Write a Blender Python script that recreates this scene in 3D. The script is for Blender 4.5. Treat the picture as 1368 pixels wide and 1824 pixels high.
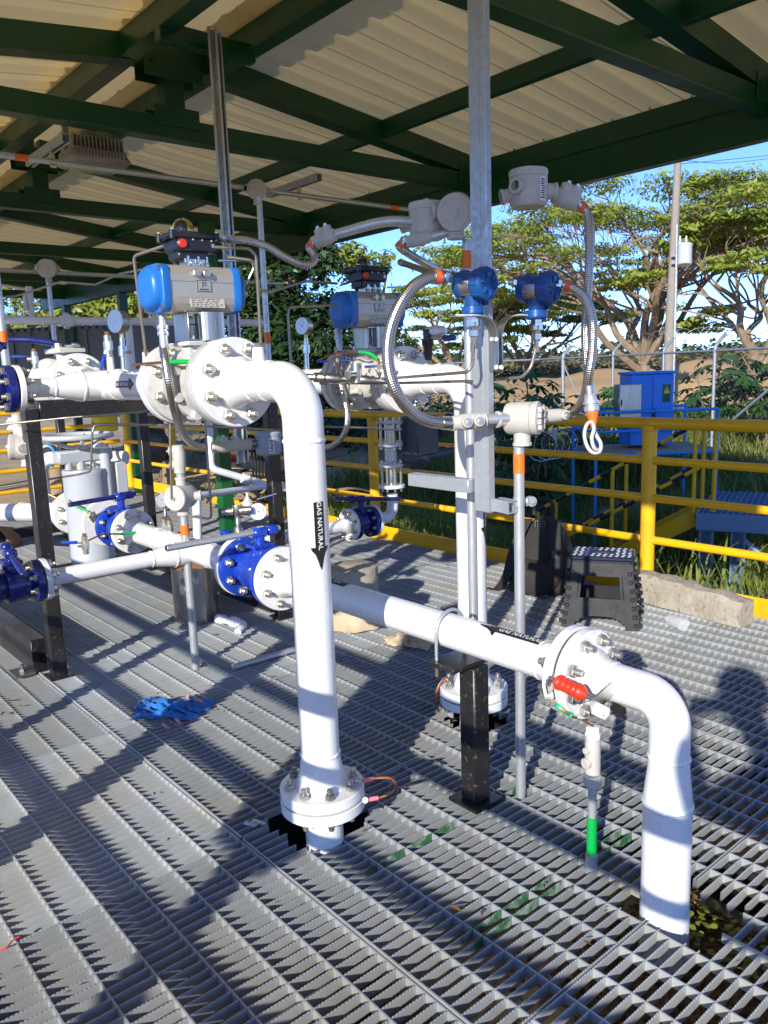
import bpy, bmesh, math, random
import numpy as np
from mathutils import Vector as V, Matrix as M4
rnd = random.Random(11)
PI = math.pi
for o in list(bpy.data.objects): bpy.data.objects.remove(o)
SC = bpy.context.scene
COL = SC.collection
# ---------------------------------------------------------------- camera
FPX, CX, CY, CAMZ = 1422.0, 684.0, 912.0, 1.40        # photograph is 1368 x 1824
_a, _p, _r = math.radians(139.9), math.radians(10.1), -math.radians(2.05)
_h = V((math.cos(_a), math.sin(_a), 0))
cw = _h * math.cos(_p) - V((0, 0, 1)) * math.sin(_p)
_r0 = _h.cross(V((0, 0, 1))); _u0 = _r0.cross(cw)
cr = _r0 * math.cos(_r) + _u0 * math.sin(_r)
cu_ = _u0 * math.cos(_r) - _r0 * math.sin(_r)
CAM = V((0, 0, CAMZ))
cam = bpy.data.objects.new('camera', bpy.data.cameras.new('camera'))
COL.objects.link(cam)
cam.matrix_world = M4(((cr.x, cu_.x, -cw.x, 0), (cr.y, cu_.y, -cw.y, 0), (cr.z, cu_.z, -cw.z, CAMZ), (0, 0, 0, 1)))
cam.data.sensor_width = 36; cam.data.lens = FPX / 1824 * 36
cam.data.clip_start = 0.02; cam.data.clip_end = 3000
SC.camera = cam
def at(px, py, X=None, Y=None, Z=None, D=None):
    """a point of the place that the photograph shows at px, py, on a known plane"""
    d = cw + cr * ((px - CX) / FPX) - cu_ * ((py - CY) / FPX)
    t = D if D is not None else X / d.x if X is not None else Y / d.y if Y is not None else (Z - CAMZ) / d.z
    return CAM + d * t
# ---------------------------------------------------------------- sky, sun, exposure
SUN_EL = math.radians(21.3); SUN_DIR = V((.482, -.876, 0)).normalized()
SUN_TO = V((SUN_DIR.x * math.cos(SUN_EL), SUN_DIR.y * math.cos(SUN_EL), math.sin(SUN_EL)))
wd = bpy.data.worlds.new('World'); SC.world = wd; wd.use_nodes = True
nt = wd.node_tree; nt.nodes.clear()
sky = nt.nodes.new('ShaderNodeTexSky'); sky.sky_type = 'NISHITA'; sky.sun_disc = False
sky.sun_elevation = SUN_EL; sky.sun_rotation = math.atan2(SUN_DIR.x, SUN_DIR.y)
sky.air_density = 0.75; sky.dust_density = 0.0; sky.altitude = 800; sky.ozone_density = 4.0
bgn = nt.nodes.new('ShaderNodeBackground'); bgn.inputs[1].default_value = 0.14
ow = nt.nodes.new('ShaderNodeOutputWorld')
tnt = nt.nodes.new('ShaderNodeMix'); tnt.data_type = 'RGBA'; tnt.blend_type = 'MULTIPLY'; tnt.inputs[0].default_value = 1; tnt.inputs[7].default_value = (.72, .82, 1.14, 1)
nt.links.new(sky.outputs[0], tnt.inputs[6]); nt.links.new(tnt.outputs[2], bgn.inputs[0]); nt.links.new(bgn.outputs[0], ow.inputs[0])
sl = bpy.data.lights.new('sun', 'SUN'); sl.energy = 3.5; sl.angle = math.radians(0.5); sl.color = (1, .95, .85)
so = bpy.data.objects.new('sun', sl); COL.objects.link(so); so.location = SUN_TO * 40
so.rotation_euler = (-SUN_TO).to_track_quat('-Z', 'Y').to_euler()
SC.view_settings.view_transform = 'Standard'; SC.view_settings.look = 'None'
SC.view_settings.exposure = 0.95; SC.view_settings.gamma = 1.0
SC.cycles.max_bounces = 10; SC.cycles.diffuse_bounces = 5; SC.cycles.glossy_bounces = 4
SC.cycles.transparent_max_bounces = 12
# ---------------------------------------------------------------- materials
def mat(name, c, rough=.5, metal=0., c2=None, scale=8., amt=.5, bump=0., bscale=60., spec=.5, coat=0., kind='noise', stretch=(1, 1, 1), rvar=.12, det=5., trans=0., alpha=1., lo=.35, hi=.7):
    m = bpy.data.materials.new(name); m.use_nodes = True
    n = m.node_tree; b = n.nodes['Principled BSDF']; L = n.links.new
    b.inputs['Roughness'].default_value = rough; b.inputs['Metallic'].default_value = metal
    b.inputs['Specular IOR Level'].default_value = spec; b.inputs['Coat Weight'].default_value = coat
    b.inputs['Transmission Weight'].default_value = trans; b.inputs['Alpha'].default_value = alpha
    b.inputs['Base Color'].default_value = (*c, 1)
    tc = n.nodes.new('ShaderNodeTexCoord'); mp = n.nodes.new('ShaderNodeMapping')
    mp.inputs['Scale'].default_value = stretch; L(tc.outputs['Object'], mp.inputs[0])
    if c2 is not None:
        if kind == 'voronoi':
            t = n.nodes.new('ShaderNodeTexVoronoi'); t.inputs['Scale'].default_value = scale; f = t.outputs['Color']
            sx = n.nodes.new('ShaderNodeSeparateColor'); L(f, sx.inputs[0]); f = sx.outputs[0]
        else:
            t = n.nodes.new('ShaderNodeTexNoise'); t.inputs['Scale'].default_value = scale; t.inputs['Detail'].default_value = det
            t.inputs['Roughness'].default_value = .62; f = t.outputs[0]
        L(mp.outputs[0], t.inputs['Vector'])
        rp = n.nodes.new('ShaderNodeMapRange'); rp.inputs[1].default_value = lo if kind != 'voronoi' else 0; rp.inputs[2].default_value = hi if kind != 'voronoi' else 1
        rp.inputs[4].default_value = amt; L(f, rp.inputs[0])
        mx = n.nodes.new('ShaderNodeMix'); mx.data_type = 'RGBA'; mx.inputs[6].default_value = (*c, 1); mx.inputs[7].default_value = (*c2, 1)
        L(rp.outputs[0], mx.inputs[0]); L(mx.outputs[2], b.inputs['Base Color'])
        r2 = n.nodes.new('ShaderNodeMapRange'); r2.inputs[1].default_value = .3; r2.inputs[2].default_value = .7
        r2.inputs[3].default_value = max(.03, rough - rvar); r2.inputs[4].default_value = min(1, rough + rvar)
        L(f, r2.inputs[0]); L(r2.outputs[0], b.inputs['Roughness'])
    if bump > 0:
        t2 = n.nodes.new('ShaderNodeTexNoise'); t2.inputs['Scale'].default_value = bscale; t2.inputs['Detail'].default_value = 3
        L(mp.outputs[0], t2.inputs['Vector'])
        bp = n.nodes.new('ShaderNodeBump'); bp.inputs['Strength'].default_value = bump; bp.inputs['Distance'].default_value = .01
        L(t2.outputs[0], bp.inputs['Height']); L(bp.outputs[0], b.inputs['Normal'])
    return m
MT = {}
def grime(k, col, sc=170., lo=.70, hi=.76, amt=.6, big=2.6, bigcol=None, bamt=.3):
    m = MT[k]; n = m.node_tree; b = n.nodes['Principled BSDF']; L = n.links.new
    src = b.inputs['Base Color'].links[0].from_socket; tc = [x for x in n.nodes if x.type == 'TEX_COORD'][0]
    for s_, l_, h_, a_, c_ in ((sc, lo, hi, amt, col), (big, .52, .74, bamt, bigcol or col)):
        t = n.nodes.new('ShaderNodeTexNoise'); t.inputs['Scale'].default_value = s_; t.inputs['Detail'].default_value = 9 if s_ < 20 else 2; L(tc.outputs['Object'], t.inputs['Vector'])
        r = n.nodes.new('ShaderNodeMapRange'); r.inputs[1].default_value = l_; r.inputs[2].default_value = h_; r.inputs[4].default_value = a_; L(t.outputs[0], r.inputs[0])
        x = n.nodes.new('ShaderNodeMix'); x.data_type = 'RGBA'; x.inputs[7].default_value = (*c_, 1); L(r.outputs[0], x.inputs[0]); L(src, x.inputs[6]); src = x.outputs[2]
    L(src, b.inputs['Base Color'])
def defm(k, *a, **kw): MT[k] = mat(k, *a, **kw)
defm('white_paint', (.74, .74, .735), .28, c2=(.60, .59, .55), scale=5, amt=.4, bump=.03, bscale=220, coat=.25, lo=.5, hi=.8)
defm('weld_white', (.78, .78, .77), .38, bump=.5, bscale=160)
defm('grey_cast', (.50, .48, .44), .55, c2=(.42, .39, .35), scale=14, amt=.6, bump=.12, bscale=300)
defm('valve_grey', (.55, .55, .53), .42, c2=(.45, .43, .39), scale=9, amt=.5, bump=.05, bscale=200)
defm('steel_grey_paint', (.42, .45, .48), .32, c2=(.36, .38, .40), scale=6, amt=.5, bump=.03, coat=.2)
defm('galvanised', (.50, .53, .55), .42, .55, c2=(.36, .40, .43), scale=70, amt=.7, kind='voronoi', bump=.02, rvar=.1)
defm('galv_conduit', (.55, .57, .58), .38, .6, c2=(.42, .44, .46), scale=30, amt=.6, bump=.02)
defm('grating_steel', (.43, .45, .455), .48, .25, c2=(.29, .315, .325), scale=9, amt=.75)
defm('bolt_zinc', (.60, .58, .50), .33, .85, c2=(.42, .38, .30), scale=60, amt=.6, bump=.05)
defm('bolt_dark', (.30, .30, .28), .4, .85, c2=(.20, .17, .13), scale=60, amt=.6, bump=.05)
defm('stainless', (.62, .60, .57), .24, 1., c2=(.48, .45, .40), scale=12, amt=.5)
defm('brushed', (.52, .50, .47), .34, 1., c2=(.38, .34, .29), scale=5, amt=.6, stretch=(30, 30, 1.2))
defm('brass', (.60, .44, .20), .32, .9, c2=(.45, .32, .14), scale=20, amt=.5)
defm('copper', (.48, .20, .10), .38, .85, c2=(.24, .11, .07), scale=60, amt=.6)
defm('black_paint', (.014, .014, .015), .34, c2=(.045, .035, .028), scale=7, amt=.5, bump=.05, lo=.55, hi=.8)
defm('black_plastic', (.012, .012, .013), .33, c2=(.02, .02, .02), scale=20, amt=.5)
defm('stool_plastic', (.012, .013, .015), .6, c2=(.024, .024, .028), scale=20, amt=.5, bump=.05, bscale=300)
defm('blue_paint', (.010, .050, .42), .25, c2=(.008, .035, .30), scale=7, amt=.5, coat=.3, bump=.02)
defm('navy_paint', (.008, .016, .16), .25, c2=(.006, .01, .09), scale=7, amt=.5, coat=.3)
defm('act_blue', (.012, .15, .52), .38, c2=(.01, .12, .44), scale=8, amt=.5, bump=.02)
defm('trans_blue', (.008, .075, .27), .33, c2=(.006, .05, .2), scale=9, amt=.5, bump=.03, bscale=200)
defm('cab_blue', (.012, .22, .74), .4, c2=(.02, .17, .58), scale=3, amt=.5)
defm('stand_blue', (.03, .28, .70), .4, c2=(.02, .2, .55), scale=8, amt=.4)
defm('act_alu', (.50, .48, .43), .46, .55, c2=(.42, .40, .35), scale=5, amt=.6, bump=.02, bscale=240)
defm('green_paint', (.0015, .060, .018), .38, c2=(.003, .045, .015), scale=3, amt=.6, bump=.02, bscale=40)
defm('green_post', (.006, .11, .022), .35, c2=(.008, .07, .02), scale=4, amt=.5)
defm('yellow_paint', (.84, .46, .003), .4, c2=(.72, .36, .004), scale=5, amt=.5, bump=.04, bscale=120, coat=.1)
defm('orange_tape', (.85, .16, .01), .45)
defm('red_rubber', (.75, .035, .012), .38)
defm('red_button', (.7, .03, .015), .4)
defm('green_tape', (.0, .36, .06), .42, c2=(0, .28, .05), scale=20, amt=.5)
defm('mint_sleeve', (.0, .42, .2), .4)
defm('orange_seal', (.75, .12, .03), .45)
defm('pink_sleeve', (.75, .2, .22), .5)
defm('gasket', (.05, .045, .04), .6)
defm('sticker_black', (.012, .011, .011), .42)
defm('sticker_white', (.72, .72, .70), .45)
defm('label_plate', (.55, .52, .44), .4, .2)
defm('ink', (.03, .03, .03), .6)
defm('dial', (.78, .78, .76), .3, coat=.6)
defm('roof_sheet', (.82, .74, .52), .5, c2=(.70, .60, .40), scale=2.2, amt=.55, bump=.06, bscale=60, stretch=(1.4, .35, 1))
defm('roof_stain', (.30, .20, .10), .8, c2=(.45, .38, .25), scale=60, amt=.5)
defm('lamp_grey', (.34, .31, .27), .5, .3, c2=(.28, .26, .22), scale=12, amt=.5)
defm('clamp_zinc', (.58, .56, .34), .4, .7)
defm('glass', (1, 1, 1), .02, trans=1.)
defm('clear_plastic', (.9, .92, .94), .05, alpha=.22, spec=.8)
defm('concrete', (.42, .37, .29), .9, c2=(.26, .23, .18), scale=6, amt=.8, bump=.6, bscale=35)
defm('concrete_block', (.40, .36, .29), .92, c2=(.27, .24, .19), scale=10, amt=.7, bump=.7, bscale=45)
defm('cloth_blue', (.02, .17, .50), .85, c2=(.05, .06, .10), scale=11, amt=.75, bump=.3, bscale=60, lo=.5, hi=.68)
defm('cloth_pink', (.60, .30, .30), .9, c2=(.45, .24, .22), scale=30, amt=.5)
defm('cloth_beige', (.52, .42, .28), .9, c2=(.34, .26, .16), scale=9, amt=.7, bump=.3, bscale=50)
defm('bag_black', (.020, .018, .017), .8, c2=(.034, .030, .028), scale=14, amt=.5, bump=.25, bscale=400)
defm('bag_grey', (.10, .10, .11), .8)
defm('pvc_white', (.74, .75, .76), .35, c2=(.62, .62, .6), scale=9, amt=.4)
defm('cable_grey', (.50, .48, .44), .5)
defm('walk_blue', (.17, .27, .42), .45, c2=(.22, .30, .42), scale=7, amt=.5)
defm('hazard_black', (.012, .012, .012), .4)
defm('wood_pole', (.30, .26, .21), .85, c2=(.18, .15, .12), scale=5, amt=.7, stretch=(12, 12, .6), bump=.4, bscale=30)
defm('bark', (.30, .22, .14), .9, c2=(.16, .11, .07), scale=5, amt=.8, bump=.6, bscale=16, stretch=(1, 1, .4))
defm('terracotta', (.40, .2, .1), .8, c2=(.3, .15, .08), scale=14, amt=.5)
defm('skin', (.30, .16, .10), .5)
defm('shirt', (.05, .08, .16), .85)
defm('trousers', (.03, .035, .05), .85)
defm('hair', (.01, .008, .007), .6)
defm('steel_dark', (.05, .07, .09), .4, c2=(.03, .04, .05), scale=9, amt=.5, bump=.05)
defm('box_blue', (.30, .36, .46), .5, c2=(.26, .31, .40), scale=12, amt=.5, bump=.1, bscale=250)
defm('bank_stone', (.17, .125, .075), .95, c2=(.08, .06, .04), scale=7, amt=.9, bump=.8, bscale=22)
defm('tube_steel', (.34, .31, .27), .42, .75, c2=(.25, .22, .18), scale=12, amt=.6)
defm('fence_grey', (.30, .33, .36), .5, .4, c2=(.22, .24, .26), scale=20, amt=.6)
defm('truck_grey', (.11, .12, .14), .5, c2=(.16, .17, .19), scale=3, amt=.5)
defm('truck_white', (.5, .52, .56), .4, c2=(.42, .43, .46), scale=2, amt=.5)
defm('dry_wood', (.42, .28, .15), .85, c2=(.3, .19, .1), scale=9, amt=.6, stretch=(6, 6, 1))
for k_ in ('white_paint', 'pvc_white'): grime(k_, (.30, .24, .17), 150, .68, .74, .6, 3.2, (.50, .46, .38), .45)
grime('yellow_paint', (.20, .10, .03), 120, .66, .72, .7, 4, (.50, .26, .03), .6)
grime('blue_paint', (.10, .12, .16), 110, .64, .70, .6, 5, (.02, .03, .14), .6); grime('navy_paint', (.06, .06, .08), 110, .62, .70, .6, 5, (.012, .014, .04), .6)
grime('valve_grey', (.22, .18, .13), 90, .62, .70, .6, 5, (.36, .32, .25), .7); grime('act_blue', (.03, .05, .09), 120, .66, .72, .6, 5, (.02, .10, .33), .5)
grime('act_alu', (.22, .18, .13), 120, .66, .74, .5, 5, (.34, .29, .22), .6); grime('steel_grey_paint', (.20, .18, .15), 120, .66, .72, .5, 4, (.30, .31, .31), .6)
grime('black_paint', (.16, .10, .06), 70, .62, .70, .5, 4, (.04, .032, .026), .7); grime('green_paint', (.02, .05, .025), 90, .66, .72, .4, 2, (.006, .038, .016), .5)
grime('roof_sheet', (.34, .24, .13), 40, .66, .74, .55, 1.1, (.58, .47, .30), .6); grime('grey_cast', (.25, .21, .16), 90, .62, .72, .5, 7, (.40, .37, .32), .6)
grime('galvanised', (.30, .26, .2), 80, .66, .74, .4, 3, (.38, .40, .40), .5); grime('concrete_block', (.2, .16, .11), 30, .58, .68, .7, 5, (.30, .25, .18), .7)
def leafmat(name, c, c2, rough=.5, tr=.35):
    m = mat(name, c, rough, c2=c2, scale=1.3, amt=1., det=8); n = m.node_tree
    b = n.nodes['Principled BSDF']; out = [x for x in n.nodes if x.type == 'OUTPUT_MATERIAL'][0]
    t = n.nodes.new('ShaderNodeBsdfTranslucent'); mx = n.nodes.new('ShaderNodeMixShader'); mx.inputs[0].default_value = tr
    src = b.inputs['Base Color'].links[0].from_socket
    n.links.new(src, t.inputs[0]); n.links.new(b.outputs[0], mx.inputs[1]); n.links.new(t.outputs[0], mx.inputs[2]); n.links.new(mx.outputs[0], out.inputs[0])
    MT[name] = m
leafmat('leaf_rain', (.17, .25, .025), (.33, .35, .05))
leafmat('leaf_rain_dark', (.04, .07, .014), (.10, .12, .02))
leafmat('leaf_mango', (.022, .055, .014), (.06, .11, .02), .4)
leafmat('leaf_castor', (.03, .095, .02), (.07, .15, .035), .4, .3)
leafmat('leaf_dry', (.16, .08, .03), (.22, .13, .05))
leafmat('grass_blade', (.17, .26, .035), (.30, .32, .07), .55, .45)
leafmat('grass_dry', (.30, .22, .09), (.20, .18, .06), .7)
# warm translucency added to the cream roof sheets, to lighten their dark underside
def translucent(k, f):
    n = MT[k].node_tree; b = n.nodes['Principled BSDF']; out = [x for x in n.nodes if x.type == 'OUTPUT_MATERIAL'][0]
    t = n.nodes.new('ShaderNodeBsdfTranslucent'); mx = n.nodes.new('ShaderNodeMixShader'); mx.inputs[0].default_value = f
    t.inputs[0].default_value = (.96, .84, .56, 1); n.links.new(b.outputs[0], mx.inputs[1]); n.links.new(t.outputs[0], mx.inputs[2]); n.links.new(mx.outputs[0], out.inputs[0])
translucent('roof_sheet', .46)
# braided hose: UV weave
def braid(name, c, c2):
    m = mat(name, c, .28, 1.); n = m.node_tree; b = n.nodes['Principled BSDF']; L = n.links.new
    uv = n.nodes.new('ShaderNodeUVMap'); sp = n.nodes.new('ShaderNodeSeparateXYZ'); L(uv.outputs[0], sp.inputs[0])
    def mth(op, a, b_):
        k = n.nodes.new('ShaderNodeMath'); k.operation = op
        for i, q in enumerate((a, b_)):
            if q is None: continue
            if isinstance(q, (int, float)): k.inputs[i].default_value = q
            else: L(q, k.inputs[i])
        return k.outputs[0]
    u = mth('MULTIPLY', sp.outputs[0], 2 * PI * 7); v = mth('MULTIPLY', sp.outputs[1], 2 * PI * 78)
    a = mth('SINE', mth('ADD', u, v), None); d = mth('SINE', mth('SUBTRACT', u, v), None)
    hgt = mth('MULTIPLY', mth('ADD', mth('MULTIPLY', a, d), 1.), .5)
    rp = n.nodes.new('ShaderNodeMapRange'); rp.inputs[1].default_value = .2; rp.inputs[2].default_value = .8; L(hgt, rp.inputs[0])
    mx = n.nodes.new('ShaderNodeMix'); mx.data_type = 'RGBA'; mx.inputs[6].default_value = (*c2, 1); mx.inputs[7].default_value = (*c, 1)
    L(rp.outputs[0], mx.inputs[0]); L(mx.outputs[2], b.inputs['Base Color'])
    bp = n.nodes.new('ShaderNodeBump'); bp.inputs['Strength'].default_value = .6; bp.inputs['Distance'].default_value = .002
    L(hgt, bp.inputs['Height']); L(bp.outputs[0], b.inputs['Normal']); MT[name] = m
braid('braid', (.66, .63, .58), (.33, .30, .27))
# ---------------------------------------------------------------- mesh helpers
class MB:
    def __init__(s): s.v = []; s.f = []; s.m = []; s.uv = []
    def add(s, vs, fs, m=0, uvs=None):
        o = len(s.v); s.v += [tuple(q) for q in vs]
        for i, f in enumerate(fs):
            s.f.append(tuple(j + o for j in f)); s.m.append(m)
            s.uv.append(uvs[i] if uvs else None)
        return s
    def box(s, c, d, m=0, R=None, bev=0.):
        c = V(c); h = V(d) * .5; R = R or M4.Identity(3); b = min(bev, min(h) * .9)
        if b <= 0:
            vs = [c + R @ V((x * h.x, y * h.y, z * h.z)) for x in (-1, 1) for y in (-1, 1) for z in (-1, 1)]
            return s.add(vs, [(0, 1, 3, 2), (4, 6, 7, 5), (0, 4, 5, 1), (2, 3, 7, 6), (0, 2, 6, 4), (1, 5, 7, 3)], m)
        vs = []; ix = {}
        for x in (-1, 1):
            for y in (-1, 1):
                for z in (-1, 1):
                    for k in range(3):
                        q = [x * (h.x - b), y * (h.y - b), z * (h.z - b)]; q[k] = (x, y, z)[k] * h[k]
                        ix[(x, y, z, k)] = len(vs); vs.append(c + R @ V(q))
        fs = []
        for k in range(3):
            i, j = [q for q in range(3) if q != k]
            for sg in (-1, 1):
                f = []
                for a, e in ((-1, -1), (1, -1), (1, 1), (-1, 1)):
                    t = [0, 0, 0]; t[k] = sg; t[i] = a; t[j] = e; f.append(ix[(*t, k)])
                fs.append(f)
            for a in (-1, 1):
                for e in (-1, 1):
                    def K(sg, w):
                        t = [0, 0, 0]; t[k] = sg; t[i] = a; t[j] = e; return ix[(*t, w)]
                    fs.append([K(-1, i), K(1, i), K(1, j), K(-1, j)])
        for x in (-1, 1):
            for y in (-1, 1):
                for z in (-1, 1): fs.append([ix[(x, y, z, k)] for k in range(3)])
        return s.add(vs, fs, m)
    def lathe(s, o, d, prof, n=24, m=0, ph=0., caps=True, up=None):
        o = V(o); d = V(d).normalized(); a = V(up) if up is not None else (V((0, 0, 1)) if abs(d.z) < .9 else V((1, 0, 0)))
        x = (a - d * a.dot(d)).normalized(); y = d.cross(x); vs = []; fs = []
        for t, r in prof:
            for i in range(n):
                w = ph + 2 * PI * i / n; vs.append(o + d * t + (x * math.cos(w) + y * math.sin(w)) * max(r, 1e-5))
        for k in range(len(prof) - 1):
            for i in range(n):
                j = (i + 1) % n; fs.append((k * n + i, k * n + j, (k + 1) * n + j, (k + 1) * n + i))
        if caps:
            if prof[0][1] > 1e-4: fs.append(tuple(range(n))[::-1])
            if prof[-1][1] > 1e-4: fs.append(tuple((len(prof) - 1) * n + i for i in range(n)))
        return s.add(vs, fs, m)
    def cyl(s, p0, p1, r0, r1=None, n=20, m=0, bev=0., caps=True):
        p0 = V(p0); p1 = V(p1); L = (p1 - p0).length; r1 = r0 if r1 is None else r1
        pr = [(0, r0), (L, r1)] if bev <= 0 else [(0, r0 - bev), (bev, r0), (L - bev, r1), (L, r1 - bev)]
        return s.lathe(p0, p1 - p0, pr, n, m, caps=caps)
    def hexa(s, o, d, r, h, m=0, ph=0.):
        return s.lathe(o, d, [(0, r), (h * .85, r), (h, r * .86)], 6, m, ph)
    def tube(s, pts, r, n=14, m=0, closed=False, caps=True, radii=None):
        pts = [V(p) for p in pts]; N = len(pts); vs = []; fs = []; uvs = []
        T = []
        for i in range(N):
            a = pts[(i - 1) % N] if (i > 0 or closed) else pts[i]; b = pts[(i + 1) % N] if (i < N - 1 or closed) else pts[i]
            T.append((b - a).normalized())
        up = V((0, 0, 1)) if abs(T[0].z) < .9 else V((1, 0, 0))
        x = (up - T[0] * up.dot(T[0])).normalized(); ln = 0; vl = []
        for i in range(N):
            if i: ln += (pts[i] - pts[i - 1]).length
            x = (x - T[i] * x.dot(T[i])).normalized(); y = T[i].cross(x); vl.append(ln)
            rr = radii[i] if radii else r
            for k in range(n):
                w = 2 * PI * k / n; vs.append(pts[i] + (x * math.cos(w) + y * math.sin(w)) * rr)
        for i in range(N if closed else N - 1):
            j = (i + 1) % N
            for k in range(n):
                l = (k + 1) % n; fs.append((i * n + k, i * n + l, j * n + l, j * n + k))
                v0, v1 = vl[i], vl[j] if j else ln
                uvs.append(((k / n, v0), ((k + 1) / n, v0), ((k + 1) / n, v1), (k / n, v1)))
        if caps and not closed:
            fs.append(tuple(range(n))[::-1]); fs.append(tuple((N - 1) * n + k for k in range(n))); uvs += [None, None]
        return s.add(vs, fs, m, uvs)
    def prism(s, poly, o, ax, ay, az, m=0):
        """poly in the (ax, ay) plane at o, extruded by vector az"""
        o = V(o); ax = V(ax); ay = V(ay); az = V(az); n = len(poly)
        vs = [o + ax * a + ay * b for a, b in poly] + [o + ax * a + ay * b + az for a, b in poly]
        fs = [tuple(range(n))[::-1], tuple(range(n, 2 * n))] + [(i, (i + 1) % n, n + (i + 1) % n, n + i) for i in range(n)]
        return s.add(vs, fs, m)
    def sphere(s, c, r, m=0, n=16, k=9, sc=(1, 1, 1), a0=-PI / 2, a1=PI / 2):
        c = V(c); vs = []; fs = []
        for i in range(k):
            a = a0 + (a1 - a0) * i / (k - 1)
            for j in range(n):
                w = 2 * PI * j / n; vs.append(c + V((math.cos(a) * math.cos(w) * r * sc[0], math.cos(a) * math.sin(w) * r * sc[1], math.sin(a) * r * sc[2])))
        for i in range(k - 1):
            for j in range(n): l = (j + 1) % n; fs.append((i * n + j, i * n + l, (i + 1) * n + l, (i + 1) * n + j))
        return s.add(vs, fs, m)
def fillet(pts, rad, k=7):
    pts = [V(p) for p in pts]; out = [pts[0]]
    for i in range(1, len(pts) - 1):
        r = rad[i - 1] if isinstance(rad, (list, tuple)) else rad
        a = (pts[i - 1] - pts[i]); b = (pts[i + 1] - pts[i]); la, lb = a.length, b.length; a.normalize(); b.normalize()
        ang = a.angle(b); t = min(r / math.tan(ang / 2), la * .499, lb * .499) if ang < PI - .02 else 0
        if t < 1e-4: out.append(pts[i]); continue
        rr = t * math.tan(ang / 2); c = pts[i] + (a + b).normalized() * (rr / math.sin(ang / 2))
        s0 = pts[i] + a * t - c; s1 = pts[i] + b * t - c; tot = s0.angle(s1)
        for q in range(k + 1):
            f = q / k; out.append(c + (s0 * math.sin((1 - f) * tot) + s1 * math.sin(f * tot)) / math.sin(tot))
    out.append(pts[-1]); return out
def spline(pts, k=8):
    pts = [V(p) for p in pts]; P = [pts[0] * 2 - pts[1]] + pts + [pts[-1] * 2 - pts[-2]]; out = []
    for i in range(1, len(P) - 2):
        a, b, c, d = P[i - 1:i + 3]
        for q in range(k):
            t = q / k; out.append(.5 * ((2 * b) + (c - a) * t + (2 * a - 5 * b + 4 * c - d) * t * t + (3 * b - a - 3 * c + d) * t ** 3))
    out.append(pts[-1]); return out
def wpos(o):
    p = V((0, 0, 0))
    while o is not None: p += o.location; o = o.parent
    return p
def mesh(name, mb, mats, off=V((0, 0, 0)), ang=38, flat=False, recalc=True):
    me = bpy.data.meshes.new(name)
    me.from_pydata([(a[0] - off[0], a[1] - off[1], a[2] - off[2]) for a in mb.v], [], mb.f)
    for k in (mats if isinstance(mats, (list, tuple)) else [mats]): me.materials.append(MT[k])
    me.polygons.foreach_set('material_index', mb.m)
    if any(u is not None for u in mb.uv):
        ul = me.uv_layers.new(name='UVMap'); dat = []
        for f, u in zip(mb.f, mb.uv): dat += list(u) if u is not None else [(0, 0)] * len(f)
        ul.data.foreach_set('uv', [q for p in dat for q in p])
    if recalc:
        bm = bmesh.new(); bm.from_mesh(me); bmesh.ops.recalc_face_normals(bm, faces=bm.faces[:]); bm.to_mesh(me); bm.free()
    if not flat:
        me.polygons.foreach_set('use_smooth', [True] * len(me.polygons)); me.set_sharp_from_angle(angle=math.radians(ang))
    else: me.shade_flat()
    me.update(); return me
def obj(name, mb, mats, parent=None, label=None, **kw):
    off = wpos(parent) if parent else V((0, 0, 0))
    o = bpy.data.objects.new(name, mesh(name, mb, mats, off, **kw)); COL.objects.link(o)
    if parent: o.parent = parent
    if label: o['label'] = label
    return o
def thing(name, label, cat, loc=(0, 0, 0), group=None):
    o = bpy.data.objects.new(name, None); COL.objects.link(o); o.empty_display_size = .05
    o.location = loc; o['label'] = label; o['category'] = cat
    if group: o['group'] = group
    return o
def solo(name, mb, mats, label, cat, group=None, **kw):
    o = obj(name, mb, mats, **kw); o['label'] = label; o['category'] = cat
    if group: o['group'] = group
    return o
def struct(name, mb, mats, **kw):
    o = obj(name, mb, mats, **kw); o['kind'] = 'structure'; return o
def stuff(o): o['kind'] = 'stuff'; return o
def dup(root, delta, label, group=None):
    def rec(o, par):
        c = o.copy(); COL.objects.link(c); c.parent = par
        for ch in list(o.children): rec(ch, c)
        return c
    c = rec(root, None); c.location = root.location + V(delta); c['label'] = label
    if group: c['group'] = group
    return c
_boltcache = {}
def bolt_mesh(L, r, m):
    k = (round(L, 4), round(r, 4), m)
    if k not in _boltcache:
        mb = MB(); h = r * 1.7
        mb.hexa((0, 0, 0), (0, 0, 1), r * 1.75, h, ph=.3); mb.cyl((0, 0, h), (0, 0, h + r * 1.9), r, n=10, bev=r * .2)
        for q in range(3): mb.lathe((0, 0, h + r * (.35 + .5 * q)), (0, 0, 1), [(0, r), (r * .12, r * 1.1), (r * .24, r)], 10, caps=False)
        if L > 0:
            mb.hexa((0, 0, -L), (0, 0, -1), r * 1.75, h, ph=.1); mb.cyl((0, 0, -L - h), (0, 0, -L - h - r * 1.6), r, n=10, bev=r * .2)
            mb.cyl((0, 0, -L), (0, 0, 0), r, n=10)
        _boltcache[k] = mesh('bolt', mb, m)
    return _boltcache[k]
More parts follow.
